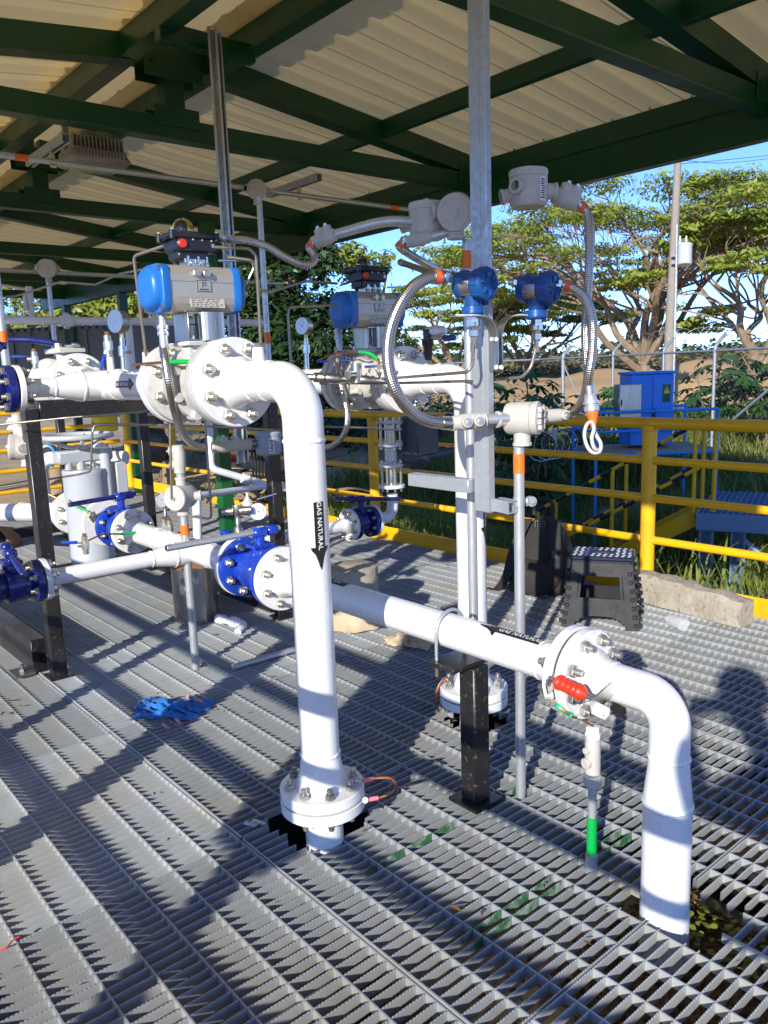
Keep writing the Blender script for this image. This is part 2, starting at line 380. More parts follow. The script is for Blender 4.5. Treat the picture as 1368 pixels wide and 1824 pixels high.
def bolts(parent, c, d, R, n, L, r=.009, m='bolt_zinc', ph=None, name='bolt', skip=()):
    """n stud bolts on a circle round axis d; c lies on the near nut face, studs run back by L"""
    c = V(c); d = V(d).normalized(); a = V((0, 0, 1)) if abs(d.z) < .9 else V((1, 0, 0))
    x = (a - d * a.dot(d)).normalized(); y = d.cross(x); ph = PI / n if ph is None else ph; off = wpos(parent)
    q = d.to_track_quat('Z', 'Y')
    for i in range(n):
        if i in skip: continue
        w = ph + 2 * PI * i / n; mm = m if isinstance(m, str) else m[i % len(m)]
        o = bpy.data.objects.new(name, bolt_mesh(L, r, mm)); COL.objects.link(o); o.parent = parent
        o.location = c + (x * math.cos(w) + y * math.sin(w)) * R - off
        o.rotation_mode = 'QUATERNION'; o.rotation_quaternion = q
def flange(mb, o, d, R, t, rp, neck=0., m=0, n=40, rn=None):
    b = .0025; pr = [(0, R * .62), (0.0016, R * .62), (0.0016, R - b), (.0016 + b, R), (t - b, R), (t, R - b)]
    if neck > 0: pr += [(t, rn or rp * 1.3), (t + neck * .55, rp * 1.1), (t + neck, rp)]
    else: pr += [(t, rp)]
    mb.lathe(o, d, pr, n, m)
def weld(mb, c, d, r, m=0, w=.0055):
    c = V(c); d = V(d).normalized(); n = 48; vs = []; a = V((0, 0, 1)) if abs(d.z) < .9 else V((1, 0, 0))
    x = (a - d * a.dot(d)).normalized(); y = d.cross(x); k = 5; fs = []
    for j in range(k):
        f = j / (k - 1) * 2 - 1
        for i in range(n):
            q = 2 * PI * i / n; wob = 1 + .25 * math.sin(i * 7.3) + .2 * math.sin(i * 3.1)
            vs.append(c + d * (f * w * 1.3 + .0006 * math.sin(i * 2.7)) + (x * math.cos(q) + y * math.sin(q)) * (r - .0005 + .0036 * wob * (1 - f * f)))
    for j in range(k - 1):
        for i in range(n): l = (i + 1) % n; fs.append((j * n + i, j * n + l, (j + 1) * n + l, (j + 1) * n + i))
    mb.add(vs, fs, m)
def welds(parent, lst, m='weld_white'):
    for c, d, r, *w in lst:
        mb = MB(); weld(mb, c, d, r, 0, *w); obj('weld_bead', mb, m, parent)
def text2d(s, size, bold=True):
    cu = bpy.data.curves.new('t', 'FONT'); cu.body = s; cu.size = size; cu.align_x = 'CENTER'; cu.align_y = 'CENTER'; cu.resolution_u = 2
    if bold: cu.offset = size * .018
    ob = bpy.data.objects.new('t', cu); COL.objects.link(ob); bpy.context.view_layer.update()
    me = bpy.data.meshes.new_from_object(ob.evaluated_get(bpy.context.evaluated_depsgraph_get()))
    vs = [tuple(v.co[:2]) for v in me.vertices]; fs = [tuple(p.vertices) for p in me.polygons]
    bpy.data.objects.remove(ob); bpy.data.curves.remove(cu); bpy.data.meshes.remove(me); return vs, fs
def flat_text(mb, s, size, o, ax, ay, m=0):
    vs, fs = text2d(s, size); o = V(o); ax = V(ax).normalized(); ay = V(ay).normalized()
    mb.add([o + ax * a + ay * b for a, b in vs], fs, m)
def pipe_sticker(parent, o, d, r, th, L, wid, txt, name='flow_arrow', size=None, head=.3, flip=False, ref=None):
    """arrow label wrapped on a pipe: o on the axis at the tail, d along the arrow, th = unit vector from axis to the label's middle"""
    o = V(o); d = V(d).normalized(); x = V(th); x = (x - d * x.dot(d)).normalized(); y = x.cross(d); mb = MB()
    def W(a, b, e): w = b / r; return o + d * a + (x * math.cos(w) + y * math.sin(w)) * (r + e)
    hl = L * head; n = 8
    def strip(a0, a1, w0, w1, e, m):
        vs = []
        for a, w in ((a0, w0), (a1, w1)): vs += [W(a, w * (2 * i / n - 1), e) for i in range(n + 1)]
        mb.add(vs, [(i, i + 1, n + 2 + i, n + 1 + i) for i in range(n)], m)
    strip(0, L - hl, wid * .5, wid * .5, .0011, 0); strip(L - hl, L, wid * .95, .0004, .0011, 0)
    vs, fs = text2d(txt, size or wid * .62); c = (L - hl) * .53; sg = -1 if flip else 1
    mb.add([W(c + sg * a, sg * b, .0018) for a, b in vs], fs, 1)
    return obj(name, mb, ['sticker_black', 'sticker_white'], parent, recalc=False)
# ================================================================ THE SETTING
def sst(a, b, x):
    t = min(1, max(0, (x - a) / (b - a))); return t * t * (3 - 2 * t)
def gz(x, y):
    s = y - 4.35
    dip = -.22 - .75 * sst(0, 1.0, s) + .9 * sst(4.6, 8.2, s)
    u = -.17 - .47 * (1 - sst(-1.6, -1.2, x)) * (1 - sst(-.3, .3, s)) if x > -9 else -.22
    lev = (u if s < .3 else -.22) + .06 * sst(0, 3, s)
    dip += u + .22
    b = sst(-11.5, -8.0, x)
    z = lev + (dip - lev) * b
    z += .05 * math.sin(x * 1.3 + y * .7) * sst(.3, 2, s) + .03 * math.sin(x * 3.1 - y * 2.3) * sst(.3, 2, s)
    return z
def ground():
    def axis(a, b, st, far):
        g = list(np.arange(a, b + 1e-6, st)); k = st; lo, hi = [], []
        p, q = a, b
        while p > -far or q < far:
            k *= 1.35; p -= k; q += k; lo.append(p); hi.append(q)
        return lo[::-1] + g + hi
    xs = axis(-14, 2.5, .3, 900); ys = axis(-3, 16, .3, 900); mb = MB()
    vs = [(x, y, gz(x, y)) for x in xs for y in ys]; n = len(ys)
    mb.add(vs, [(i * n + j, (i + 1) * n + j, (i + 1) * n + j + 1, i * n + j + 1) for i in range(len(xs) - 1) for j in range(n - 1)])
    m = mat('sandy_soil', (.50, .36, .19), .95, c2=(.28, .21, .11), scale=.9, amt=.9, det=12, bump=.7, bscale=7, lo=.38, hi=.66)
    MT['sandy_soil'] = m
    struct('ground', mb, 'sandy_soil', flat=False)
ground()
def mound(name, c, rx, ry, h, m):
    mb = MB(); n = 40; vs = [];fs = []
    for i in range(n + 1):
        for j in range(n + 1):
            u, v = i / n * 2 - 1, j / n * 2 - 1; r = min(1, math.hypot(u, v))
            z = h * (.5 + .5 * math.cos(PI * r)) ** 1.1 * (1 + .12 * math.sin(u * 7 + v * 3) + .1 * math.sin(v * 9 - u * 4)) - .35
            vs.append((c[0] + u * rx, c[1] + v * ry, c[2] + z))
    mb.add(vs, [(i * (n + 1) + j, (i + 1) * (n + 1) + j, (i + 1) * (n + 1) + j + 1, i * (n + 1) + j + 1) for i in range(n) for j in range(n)])
    return struct(name, mb, m)
MT['sand'] = mat('sand', (.46, .30, .14), .95, c2=(.36, .24, .11), scale=1.4, amt=.8, det=10, bump=.5, bscale=6)
p = at(1215, 700, D=26); mound('sand_mound', (p.x, p.y, -.2), 6, 5, 1.75, 'sand')
p = at(1040, 700, D=30); mound('sand_mound', (p.x, p.y, -.2), 8, 6, 1.55, 'sand')
p = at(1385, 720, D=24); mound('sand_mound', (p.x, p.y, -.2), 5, 4, 1.35, 'sand')
p = at(900, 700, D=38); mound('sand_mound', (p.x, p.y, -.2), 14, 9, 1.2, 'sand')
# far field of tall green crop and scrub that closes the horizon
# ---------------------------------------------------------------- steel grating deck
HOLES = [(-2.08, -1.83, 1.19, 1.45), (-1.06, -.83, 1.64, 1.87), (-2.20, -1.99, 2.12, 2.31)]
def deck():
    pitch = .0344; cp = .1085
    seamsY = [-.45, 1.081, 2.74, 4.24]; seamsX = [.62, -.98, -2.02, -3.05, -4.08, -5.11, -6.14, -7.17, -8.2, -9.23]
    green_x = at(870, 1430, Z=0).x
    for pi in range(len(seamsX) - 1):
        for pj in range(3):
            x1, x0 = seamsX[pi], seamsX[pi + 1]; y0, y1 = seamsY[pj], seamsY[pj + 1]
            x0 += .004; x1 -= .004; y0 += .004; y1 -= .004
            r = random.Random(pi * 7 + pj); tz = r.uniform(-.0035, .0035); tx = r.uniform(-.002, .002); ty = r.uniform(-.0018, .0018)
            if pj == 0: tz -= .004
            V_, F_, Mi = [], [], []; nv = 0
            ser = x1 > -5.2
            def zf(x, y): return tz + tx * (x - x0) + ty * (y - y0)
            def bar(x, ya, yb, mi=0, serr=True):
                nonlocal nv
                if yb - ya < .01: return
                t = .0016
                if serr:
                    k = max(2, int((yb - ya) / .0102)); st = np.linspace(ya, yb, 3 * k + 1); dz = np.tile([0, 0, -.0034], k); dz = np.append(dz, 0)
                    jig = np.tile([0, .0024, .0012], k); st = st + np.append(jig, 0)
                else: st = np.array([ya, yb]); dz = np.zeros(2)
                n = len(st); zt = np.array([zf(x, y) for y in st]) + dz; a = np.empty((n, 4, 3))
                wob = .0012 * math.sin(x * 91.7)
                a[:, 0] = np.stack([np.full(n, x - t), st, zt], 1); a[:, 1] = np.stack([np.full(n, x + t), st, zt], 1)
                a[:, 2] = np.stack([np.full(n, x - t + wob), st, zt * 0 + zf(x, (ya + yb) / 2) - .028], 1); a[:, 3] = np.stack([np.full(n, x + t + wob), st, zt * 0 + zf(x, (ya + yb) / 2) - .028], 1)
                V_.append(a.reshape(-1, 3)); i = np.arange(n - 1) * 4 + nv
                f = np.concatenate([np.stack([i, i + 4, i + 5, i + 1], 1), np.stack([i + 1, i + 5, i + 7, i + 3], 1), np.stack([i, i + 2, i + 6, i + 4], 1)])
                F_.append(f); Mi.append(np.full(len(f), mi)); nv += n * 4
            nb = int(round((x1 - x0) / pitch)); xs = [x0 + (x1 - x0) * i / nb for i in range(nb + 1)]
            for x in xs:
                segs = [(y0, y1)]
                for hx0, hx1, hy0, hy1 in HOLES:
                    if hx0 < x < hx1:
                        e = .012 * math.sin(x * 57); e2 = .022 * math.sin(x * 83 + 1)
                        segs = [q for a, b in segs for q in ([(a, min(b, hy0 + e)), (max(a, hy1 + e2), b)] if a < hy1 and b > hy0 else [(a, b)])]
                g = 1 if (abs(x - green_x) < .018 and pj >= 1) or (abs(x - green_x - .38) < .03 and pj == 1) else 0
                for a, b in segs:
                    if g:
                        bar(x, a, min(b, 1.26), 0, ser)
                        for q in range(8):
                            c0 = max(a, 1.26 + q * .12); c1 = min(b, 1.26 + q * .12 + .12)
                            if c1 > c0: bar(x, c0, c1, 1 if q in (0, 1, 2, 4, 5) else 0, ser)
                        bar(x, max(a, 2.22), b, 0, ser)
                    else: bar(x, a, b, 0, ser)
            nc = max(1, int(round((y1 - y0) / cp)))
            for j in range(nc + 1):
                y = y0 + (y1 - y0) * j / nc; segs = [(x0, x1)]
                for hx0, hx1, hy0, hy1 in HOLES:
                    if hy0 < y < hy1: segs = [q for a, b in segs for q in ([(a, hx0), (hx1, b)] if a < hx1 and b > hx0 else [(a, b)])]
                for a, b in segs:
                    if b - a < .01: continue
                    k = max(1, int((b - a) / pitch)); st = np.linspace(a, b, k + 1); t = .0021; n = k + 1; q = np.empty((n, 4, 3))
                    hh = .030 if j in (0, nc) else .0265
                    zt = np.array([zf(x, y) for x in st]) - .0006
                    q[:, 0] = np.stack([st, np.full(n, y - t), zt], 1); q[:, 1] = np.stack([st, np.full(n, y + t), zt], 1)
                    q[:, 2] = np.stack([st, np.full(n, y - t), zt - hh], 1); q[:, 3] = np.stack([st, np.full(n, y + t), zt - hh], 1)
                    V_.append(q.reshape(-1, 3)); i = np.arange(n - 1) * 4 + nv
                    f = np.concatenate([np.stack([i, i + 1, i + 5, i + 4], 1), np.stack([i + 1, i + 3, i + 7, i + 5], 1), np.stack([i, i + 4, i + 6, i + 2], 1)])
                    F_.append(f); Mi.append(np.full(len(f), 0)); nv += n * 4
            vv = np.concatenate(V_); ff = np.concatenate(F_); mi = np.concatenate(Mi).astype(np.int32)
            me = bpy.data.meshes.new('deck_grating'); me.vertices.add(len(vv)); me.vertices.foreach_set('co', vv.astype(np.float32).ravel())
            me.loops.add(len(ff) * 4); me.loops.foreach_set('vertex_index', ff.astype(np.int32).ravel())
            me.polygons.add(len(ff)); me.polygons.foreach_set('loop_start', np.arange(0, len(ff) * 4, 4, dtype=np.int32))
            me.materials.append(MT['grating_steel']); me.materials.append(MT['green_worn']); me.polygons.foreach_set('material_index', mi); me.update(); me.validate(); me.shade_flat()
            o = bpy.data.objects.new('deck_grating', me); COL.objects.link(o); o['kind'] = 'structure'
defm('green_worn', (.04, .13, .06), .5, c2=(.27, .32, .29), scale=22, amt=1., bump=.05, lo=.45, hi=.62)
# grating gets a little tone of its own per panel and long dusty streaks
def grating_mat():
    m = MT['grating_steel']; n = m.node_tree; b = n.nodes['Principled BSDF']; L = n.links.new
    src = b.inputs['Base Color'].links[0].from_socket
    oi = n.nodes.new('ShaderNodeObjectInfo'); geo = n.nodes.new('ShaderNodeNewGeometry')
    ns = n.nodes.new('ShaderNodeTexNoise'); ns.inputs['Scale'].default_value = 1.9; ns.inputs['Detail'].default_value = 6; L(geo.outputs['Position'], ns.inputs['Vector'])
    rp = n.nodes.new('ShaderNodeMapRange'); rp.inputs[1].default_value = .48; rp.inputs[2].default_value = .68; rp.inputs[4].default_value = .4; L(ns.outputs[0], rp.inputs[0])
    mx = n.nodes.new('ShaderNodeMix'); mx.data_type = 'RGBA'; mx.inputs[7].default_value = (.40, .35, .26, 1); L(rp.outputs[0], mx.inputs[0]); L(src, mx.inputs[6])
    hs = n.nodes.new('ShaderNodeHueSaturation'); r2 = n.nodes.new('ShaderNodeMapRange'); r2.inputs[3].default_value = .86; r2.inputs[4].default_value = 1.14
    L(oi.outputs['Random'], r2.inputs[0]); L(r2.outputs[0], hs.inputs['Value']); L(mx.outputs[2], hs.inputs['Color']); L(hs.outputs[0], b.inputs['Base Color'])
grating_mat(); deck()
mb = MB()
for y in (-.40, .35, 1.081, 2.06, 2.74, 3.5, 4.2): mb.box((-4.3, y, -.085), (9.9, .05, .11))
struct('deck_joists', mb, 'black_paint')
mb = MB()
for i, x in enumerate((.5, -1.5, -3.5, -5.5, -7.5, -9.2)): mb.box((x, 1.9, -.195), (.06, 4.7, .109))
struct('deck_bearers', mb, 'galvanised')
# black boxes added under two pipe holes to block light and keep them dark
mb = MB()
for hx0, hx1, hy0, hy1 in (HOLES[0], HOLES[2]):
    x0, x1, y0, y1 = hx0 - .05, hx1 + .05, hy0 - .05, hy1 + .05; cx, cy = (x0 + x1) / 2, (y0 + y1) / 2
    for c, d in (((x0, cy), (.02, y1 - y0)), ((x1, cy), (.02, y1 - y0)), ((cx, y0), (x1 - x0 - .021, .02)), ((cx, y1), (x1 - x0 - .021, .02))): mb.box((c[0], c[1], -.40), (d[0], d[1], .72))
struct('hole_light_block', mb, 'black_paint')
# banded edge left along one side of each cut-out
# dry leaves and litter under and on the deck
def litter():
    r = random.Random(5); mb = MB(); vs = []; fs = []; mi = []
    for i in range(5200):
        x = r.uniform(-1.5, .4) if i % 3 else r.uniform(-1.15, -.7); y = r.uniform(.3, 3.0) if i % 3 else r.uniform(1.4, 2.0); z = gz(x, y) + r.uniform(.004, .03); a = r.uniform(0, 6.3); s = r.uniform(.008, .022)
        ca, sa = math.cos(a), math.sin(a); b = len(vs)
        for u, v in ((-1, 0), (0, -.45), (1.2, 0), (0, .45)): vs.append((x + s * (u * ca - v * sa), y + s * (u * sa + v * ca), z + (.006 if v else 0) * r.random() * 2))
        fs.append((b, b + 1, b + 2, b + 3))
    mb.add(vs, fs); stuff(obj('leaf_litter', mb, 'leaf_dry', flat=True, recalc=False))
litter()
def deck_litter():
    r = random.Random(15); mb = MB(); vs = []; fs = []
    for i in range(260):
        x = r.uniform(-4.6, -.2); y = r.uniform(.2, 4.1); z = .004; a = r.uniform(0, 6.3); s = r.uniform(.006, .017) * (1.3 if i % 9 == 0 else .8); ca, sa = math.cos(a), math.sin(a); b = len(vs)
        for u, v, h in ((-1, 0, 0), (0, -.4, .4), (1.3, 0, .1), (0, .4, .5)): vs.append((x + s * (u * ca - v * sa), y + s * (u * sa + v * ca), z + s * h * r.uniform(.3, 1)))
        fs.append((b, b + 1, b + 2, b + 3))
    mb.add(vs, fs); stuff(obj('deck_litter', mb, 'leaf_dry', flat=True, recalc=False))
deck_litter()
def weeds(c, n, s, seed):
    r = random.Random(seed); mb = MB()
    for i in range(n):
        x = c[0] + r.uniform(-.13, .13); y = c[1] + r.uniform(-.1, .1); z = c[2] + r.uniform(.02, .1); a = r.uniform(0, 6.3); q = s * r.uniform(.7, 1.2)
        ring = [(x + q * math.cos(a + w) * (1 + .2 * math.cos(2 * w)), y + q * math.sin(a + w), z + q * .25 * math.cos(w)) for w in np.linspace(0, 2 * PI, 8)[:-1]]
        mb.add(ring, [tuple(range(7))])
    return stuff(obj('ground_cover', mb, 'leaf_rain', flat=True, recalc=False))
weeds((-.86, 1.84, -.15), 150, .0085, 2)
# ---------------------------------------------------------------- roof canopy
def rz(y): return 3.165 - .122 * abs(y - 2.17)
def canopy():
    t = thing('roof_canopy', 'dark green steel roof canopy with cream corrugated sheets above the pipes', 'canopy', (-4.3, 2.17, 0))
    period = .262; prof = [(0, 0), (.05, 0), (.056, .004), (.066, .004), (.072, 0), (.135, 0), (.168, .011), (.202, .011), (.235, 0)]
    X0, X1 = -14.2, .7
    for side, (ya, yb) in (('n', (2.09, -.62)), ('f', (2.26, 4.92))):
        mb = MB(); xs = []
        k = 0
        while X0 + k * period < X1: xs += [(X0 + k * period + a, z) for a, z in prof]; k += 1
        n = len(xs); vs = []
        for j in range(9):
            y = ya + (yb - ya) * j / 8
            vs += [(x, y, rz(y) + .004 + z + .003 * math.sin(x * 5 + j)) for x, z in xs]
        for j in range(9):
            y = ya + (yb - ya) * j / 8
            vs += [(x, y, rz(y) + .0052 + z + .003 * math.sin(x * 5 + j)) for x, z in xs]
        q = 9 * n
        fs = [(j * n + i, j * n + i + 1, (j + 1) * n + i + 1, (j + 1) * n + i) for j in range(8) for i in range(n - 1)]
        fs += [tuple(a + q for a in f)[::-1] for f in fs]
        fs += [(i, i + 1, q + i + 1, q + i) for i in range(n - 1)] + [(8 * n + i, 8 * n + i + 1, q + 8 * n + i + 1, q + 8 * n + i) for i in range(n - 1)]
        mb.add(vs, fs); obj('roof_sheet', mb, 'roof_sheet', t, ang=30)
    mb = MB(); mb.prism([(-.42, -.05), (0, .0), (.42, -.05), (.42, -.047), (0, .003), (-.42, -.047)], (X0, 2.17, 3.235), (0, 1, 0), (0, 0, 1), (X1 - X0, 0, 0)); obj('ridge_cap', mb, 'roof_sheet', t)
    for X in (-.03, -2.13, -4.234, -6.45, -8.65, -10.85, -13.0):
        w = .055
        for s in (-1, 1):
            mb = MB(); ye = 2.17 + s * 2.43
            d = [(2.17 + s * .02, rz(2.17) - .128), (2.17 + s * .02, rz(2.17)), (ye, rz(ye)), (ye, rz(ye) - .128)]
            mb.prism(d, (X - w, 0, 0), (0, 1, 0), (0, 0, 1), (2 * w, 0, 0)); obj('rafter', mb, 'green_paint', t, ang=20)
        mb = MB(); mb.box((X + .001, 2.17, 2.715), (.1, 4.84, .108), bev=.006); obj('bottom_chord', mb, 'green_paint', t)
        mb = MB(); mb.box((X - .002, 2.17, 2.905), (.098, .115, .275), bev=.005); obj('king_post', mb, 'green_paint', t)
        for sx in (-1, 1):
            for gy, gz_, w_, h_ in ((2.17, 3.03, .34, .15), (2.17, 2.77, .26, .10), (-.12, 2.76, .26, .14), (4.46, 2.76, .26, .14)):
                mb = MB(); mb.box((X + sx * .0585, gy, gz_), (.006, w_, h_), bev=.002)
                for q in (-1, 1): mb.lathe((X + sx * .0615, gy + q * w_ * .36, gz_), (sx, 0, 0), [(0, .013), (.009, .013), (.011, .008)], 6)
                obj('gusset_plate', mb, 'green_paint', t)
    for y, h, w in ((1.93, .12, .1), (2.41, .12, .1), (.71, .1, .055), (3.63, .1, .055), (-.24, .13, .06), (4.585, .13, .06)):
        mb = MB(); mb.box(((X0 + X1) / 2, y, rz(y) - h / 2 - .002), (X1 - X0 - .2, w, h), bev=.005); obj('purlin', mb, 'green_paint', t)
    for y in (-.275, 4.615):
        mb = MB(); mb.box(((X0 + X1) / 2, y, 2.652), (X1 - X0 - .3, .09, .196), bev=.006); obj('eave_beam', mb, 'green_paint', t)
    # lit rusty patch and small hanger plate
    mb = MB(); q = at(372, 78, Z=2.995); mb.box((q.x - .02, q.y + .0, 3.0), (.06, .52, .085), bev=.004); obj('hanger_plate', mb, 'green_paint', t)
    r = random.Random(12); mb = MB()
    for y in (.71, 3.63, -.2, 4.55, 1.95, 2.39):
        for i in range(46): x = X0 + .1 + .02 + i * period; mb.cyl((x, y + r.uniform(-.015, .015), rz(y) + .002), (x, y, rz(y) - .012), .006, n=6)
    obj('roof_screw', mb, 'bolt_dark', t); stuff(t.children[-1])
    # columns
    for X, Y in ((-2.13, -.16), (-6.45, -.16), (-6.3, 3.46), (-10.85, -.16), (-10.85, 4.6), (-13, 4.6), (-13, 3.2), (-13, 2.2)):
        mb = MB(); top = 2.57 if Y < 0 or Y > 4 else 2.67; mb.box((X, Y, (top - .2) / 2), (.11, .11, top + .2), bev=.006)
        o = obj('column', mb, 'green_post' if Y == 3.46 else 'green_paint', t)
        if Y == 3.46: o['label'] = 'bright green painted steel column'
canopy()
# ---------------------------------------------------------------- foliage tools
def leafcloud(pts, size, seed, flatn=.5, quad=False):
    """leaf-shaped faces at given points, random tilt; returns MB"""
    r = np.random.default_rng(seed); P = np.array(pts); n = len(P)
    nrm = r.normal(size=(n, 3)); nrm[:, 2] = np.abs(nrm[:, 2]) + flatn; nrm /= np.linalg.norm(nrm, axis=1)[:, None]
    t = r.normal(size=(n, 3)); t -= nrm * (t * nrm).sum(1)[:, None]; t /= np.linalg.norm(t, axis=1)[:, None]; b = np.cross(nrm, t)
    s = (size * r.uniform(.6, 1.35, n))[:, None]
    a0 = P - t * s; a1 = P + b * s * .42 + nrm * s * .1; a2 = P + t * s; a3 = P - b * s * .42 + nrm * s * .1
    vs = np.stack([a0, a1, a2, a3], 1).reshape(-1, 3); fs = np.arange(4 * n).reshape(-1, 4)
    return vs, fs
def npmesh(name, vs, fs, m, parent=None):
    off = np.array(wpos(parent)) if parent else np.zeros(3)
    me = bpy.data.meshes.new(name); me.vertices.add(len(vs)); me.vertices.foreach_set('co', (vs - off).astype(np.float32).ravel()); k = fs.shape[1]
    me.loops.add(len(fs) * k); me.loops.foreach_set('vertex_index', fs.astype(np.int32).ravel())
    me.polygons.add(len(fs)); me.polygons.foreach_set('loop_start', np.arange(0, len(fs) * k, k, dtype=np.int32))
    me.materials.append(MT[m]); me.update()
    o = bpy.data.objects.new(name, me); COL.objects.link(o)
    if parent: o.parent = parent
    return o
def bend(a, b, r, k=5, sag=.12):
    a = V(a); b = V(b); d = (b - a).length; out = []
    o1 = V((r.uniform(-1, 1), r.uniform(-1, 1), r.uniform(-.5, 1))) * d * sag; o2 = V((r.uniform(-1, 1), r.uniform(-1, 1), r.uniform(-.8, .8))) * d * sag
    return spline([a, a.lerp(b, .35) + o1, a.lerp(b, .7) + o2, b], k)
def umbrella_tree(base, H, R, seed, label, leaf, lsize, nmain=9, nleaf=110, group=None, trunk_r=.5, fork=.28, tiers=None, name='rain_tree'):
    r = random.Random(seed); base = V(base); t = thing(name, label, 'tree', base, group); wood = MB(); pts = []
    forkp = base + V((r.uniform(-.3, .3), r.uniform(-.3, .3), H * fork))
    for q in range(3):
        e = forkp + V((r.uniform(-.5, .5), r.uniform(-.5, .5), r.uniform(-.3, .6))); ph = q * 2.1
        s = base + V((math.cos(ph), math.sin(ph), 0)) * trunk_r * .5
        pp = bend(s, e, r, 5, .05); wood.tube(pp, trunk_r, 9, radii=[trunk_r * .75 * (1 - .35 * i / len(pp)) for i in range(len(pp))], caps=False)
    g = np.random.default_rng(seed)
    def clump(c, cr, n, fl=.3):
        if n < 1: return
        a = g.normal(size=(n, 3)) * np.array([cr * .5, cr * .5, cr * .5 * fl]); pts.append(np.array(c) + a)
    for i in range(nmain):
        w = 2 * PI * (i + r.uniform(-.3, .3)) / nmain; rr = R * r.uniform(.35, .6); zt = base.z + H * r.uniform(.55, .75)
        e = base + V((math.cos(w) * rr, math.sin(w) * rr, 0)); e.z = zt
        pp = bend(forkp + V((0, 0, r.uniform(-.5, .4))), e, r, 6, .10); r0 = trunk_r * r.uniform(.36, .5)
        wood.tube(pp, r0, 7, radii=[r0 * (1 - .62 * k / len(pp)) for k in range(len(pp))], caps=False)
        for j in range(7):
            w2 = w + r.uniform(-.75, .75); r2 = R * (r.uniform(.35, 1.0)); dome = base.z + H * (1.0 - .32 * (r2 / R) ** 2.2)
            e2 = base + V((math.cos(w2) * r2, math.sin(w2) * r2, 0)); e2.z = dome - r.uniform(0, H * .035) - (H * .30 * r.random() if j % 5 == 0 else 0)
            st = pp[int(len(pp) * r.uniform(.45, .98))]
            p2 = bend(st, e2, r, 5, .12); rb = r0 * .32
            wood.tube(p2, rb, 5, radii=[rb * (1 - .75 * k / len(p2)) for k in range(len(p2))], caps=False)
            for q in range(8):
                s3 = p2[int(len(p2) * r.uniform(.5, .99))]; e3 = e2 + V((r.uniform(-1, 1) * R * .17, r.uniform(-1, 1) * R * .17, r.uniform(-.015, .03) * H))
                p3 = bend(s3, e3, r, 3, .15); wood.tube(p3, rb * .35, 4, radii=[rb * .35 * (1 - .8 * k / len(p3)) for k in range(len(p3))], caps=False)
                clump(e3, R * .095, nleaf, .16)
    for c, cr, n in (tiers or []): clump(c, cr, n, .22)
    obj('trunk', wood, 'bark', t, recalc=False)
    P = np.concatenate(pts); vs, fs = leafcloud(P, lsize, seed); npmesh('crown', vs, fs, leaf, t); return t
def bushy_tree(base, H, blobs, seed, label, leaf, lsize, group=None, tr=.25, name='leafy_tree', dens=260):
    """blobs: list of (centre, radius): foliage clusters hung on limbs from the trunk"""
    r = random.Random(seed); g = np.random.default_rng(seed); base = V(base); t = thing(name, label, 'tree', base, group); wood = MB(); pts = []
    top = base + V((r.uniform(-.3, .3), r.uniform(-.3, .3), H * .55))
    pp = bend(base, top, r, 6, .05); wood.tube(pp, tr, 9, radii=[tr * (1.15 - .5 * k / len(pp)) for k in range(len(pp))], caps=False)
    for c, cr in blobs:
        c = V(c); st = pp[int(len(pp) * r.uniform(.45, .99))]; p2 = bend(st, c, r, 5, .1)
        wood.tube(p2, tr * .4, 6, radii=[tr * .42 * (1 - .75 * k / len(p2)) for k in range(len(p2))], caps=False)
        for q in range(9):
            d = V((r.gauss(0, 1), r.gauss(0, 1), r.gauss(0, .8))).normalized() * cr * r.uniform(.35, 1.0); e = c + d
            p3 = bend(c, e, r, 3, .15); wood.tube(p3, tr * .1, 4, radii=[tr * .1 * (1 - .7 * k / len(p3)) for k in range(len(p3))], caps=False)
            n = int(dens * cr ** 1.2 / 9); a = g.normal(size=(n, 3)) * cr * .27; a[:, 2] *= .75; a[:, 2] -= np.hypot(a[:, 0], a[:, 1]) * .25; pts.append(np.array(e) + a)
    obj('trunk', wood, 'bark', t, recalc=False)
    vs, fs = leafcloud(np.concatenate(pts), lsize, seed); npmesh('crown', vs, fs, leaf, t); return t
def G(px, py, D):
    q = at(px, py, D=D); return V((q.x, q.y, gz(q.x, q.y) if D < 40 else -.2))
umbrella_tree(G(1150, 640, 34), 8.6, 8.3, 21, 'broad umbrella-crowned tree with spreading limbs behind the utility pole', 'leaf_rain', .10, 10, 74, 'trees beyond the fence', .40, .16)
umbrella_tree(G(1345, 640, 30), 6.6, 5.2, 22, 'smaller spreading tree at the right edge beyond the wire fence', 'leaf_rain', .14, 6, 60, 'trees beyond the fence', .34, .2)
umbrella_tree(G(800, 640, 42), 5.8, 5.0, 23, 'pale thin-crowned tree seen between the hoses and the right strut', 'leaf_rain', .13, 6, 36, 'trees beyond the fence', .3, .2)
umbrella_tree(G(950, 640, 46), 5.6, 5.0, 28, 'lower pale tree left of the broad umbrella tree', 'leaf_rain', .17, 7, 60, 'trees beyond the fence', .3, .2)
c0 = lambda px, py, D, r_: (tuple(at(px, py, D=D)), r_)
bushy_tree(G(520, 700, 15), 6, [c0(420, 520, 15, 1.0), c0(480, 500, 15, .9), c0(520, 560, 15, .9), c0(560, 600, 15.5, .9), c0(460, 590, 15, 1.0), c0(540, 660, 15, .8), c0(430, 660, 15, .9), c0(500, 640, 15.3, 1.0), c0(590, 560, 16, .5), c0(480, 430, 15, .9), c0(540, 440, 14.5, .45), c0(575, 465, 14.5, .35), c0(400, 430, 15, 1.0), c0(600, 640, 16, .6)], 31, 'dense dark tree between the two actuators behind the yellow rail', 'leaf_mango', .072, 'trees beyond the fence', dens=2600)
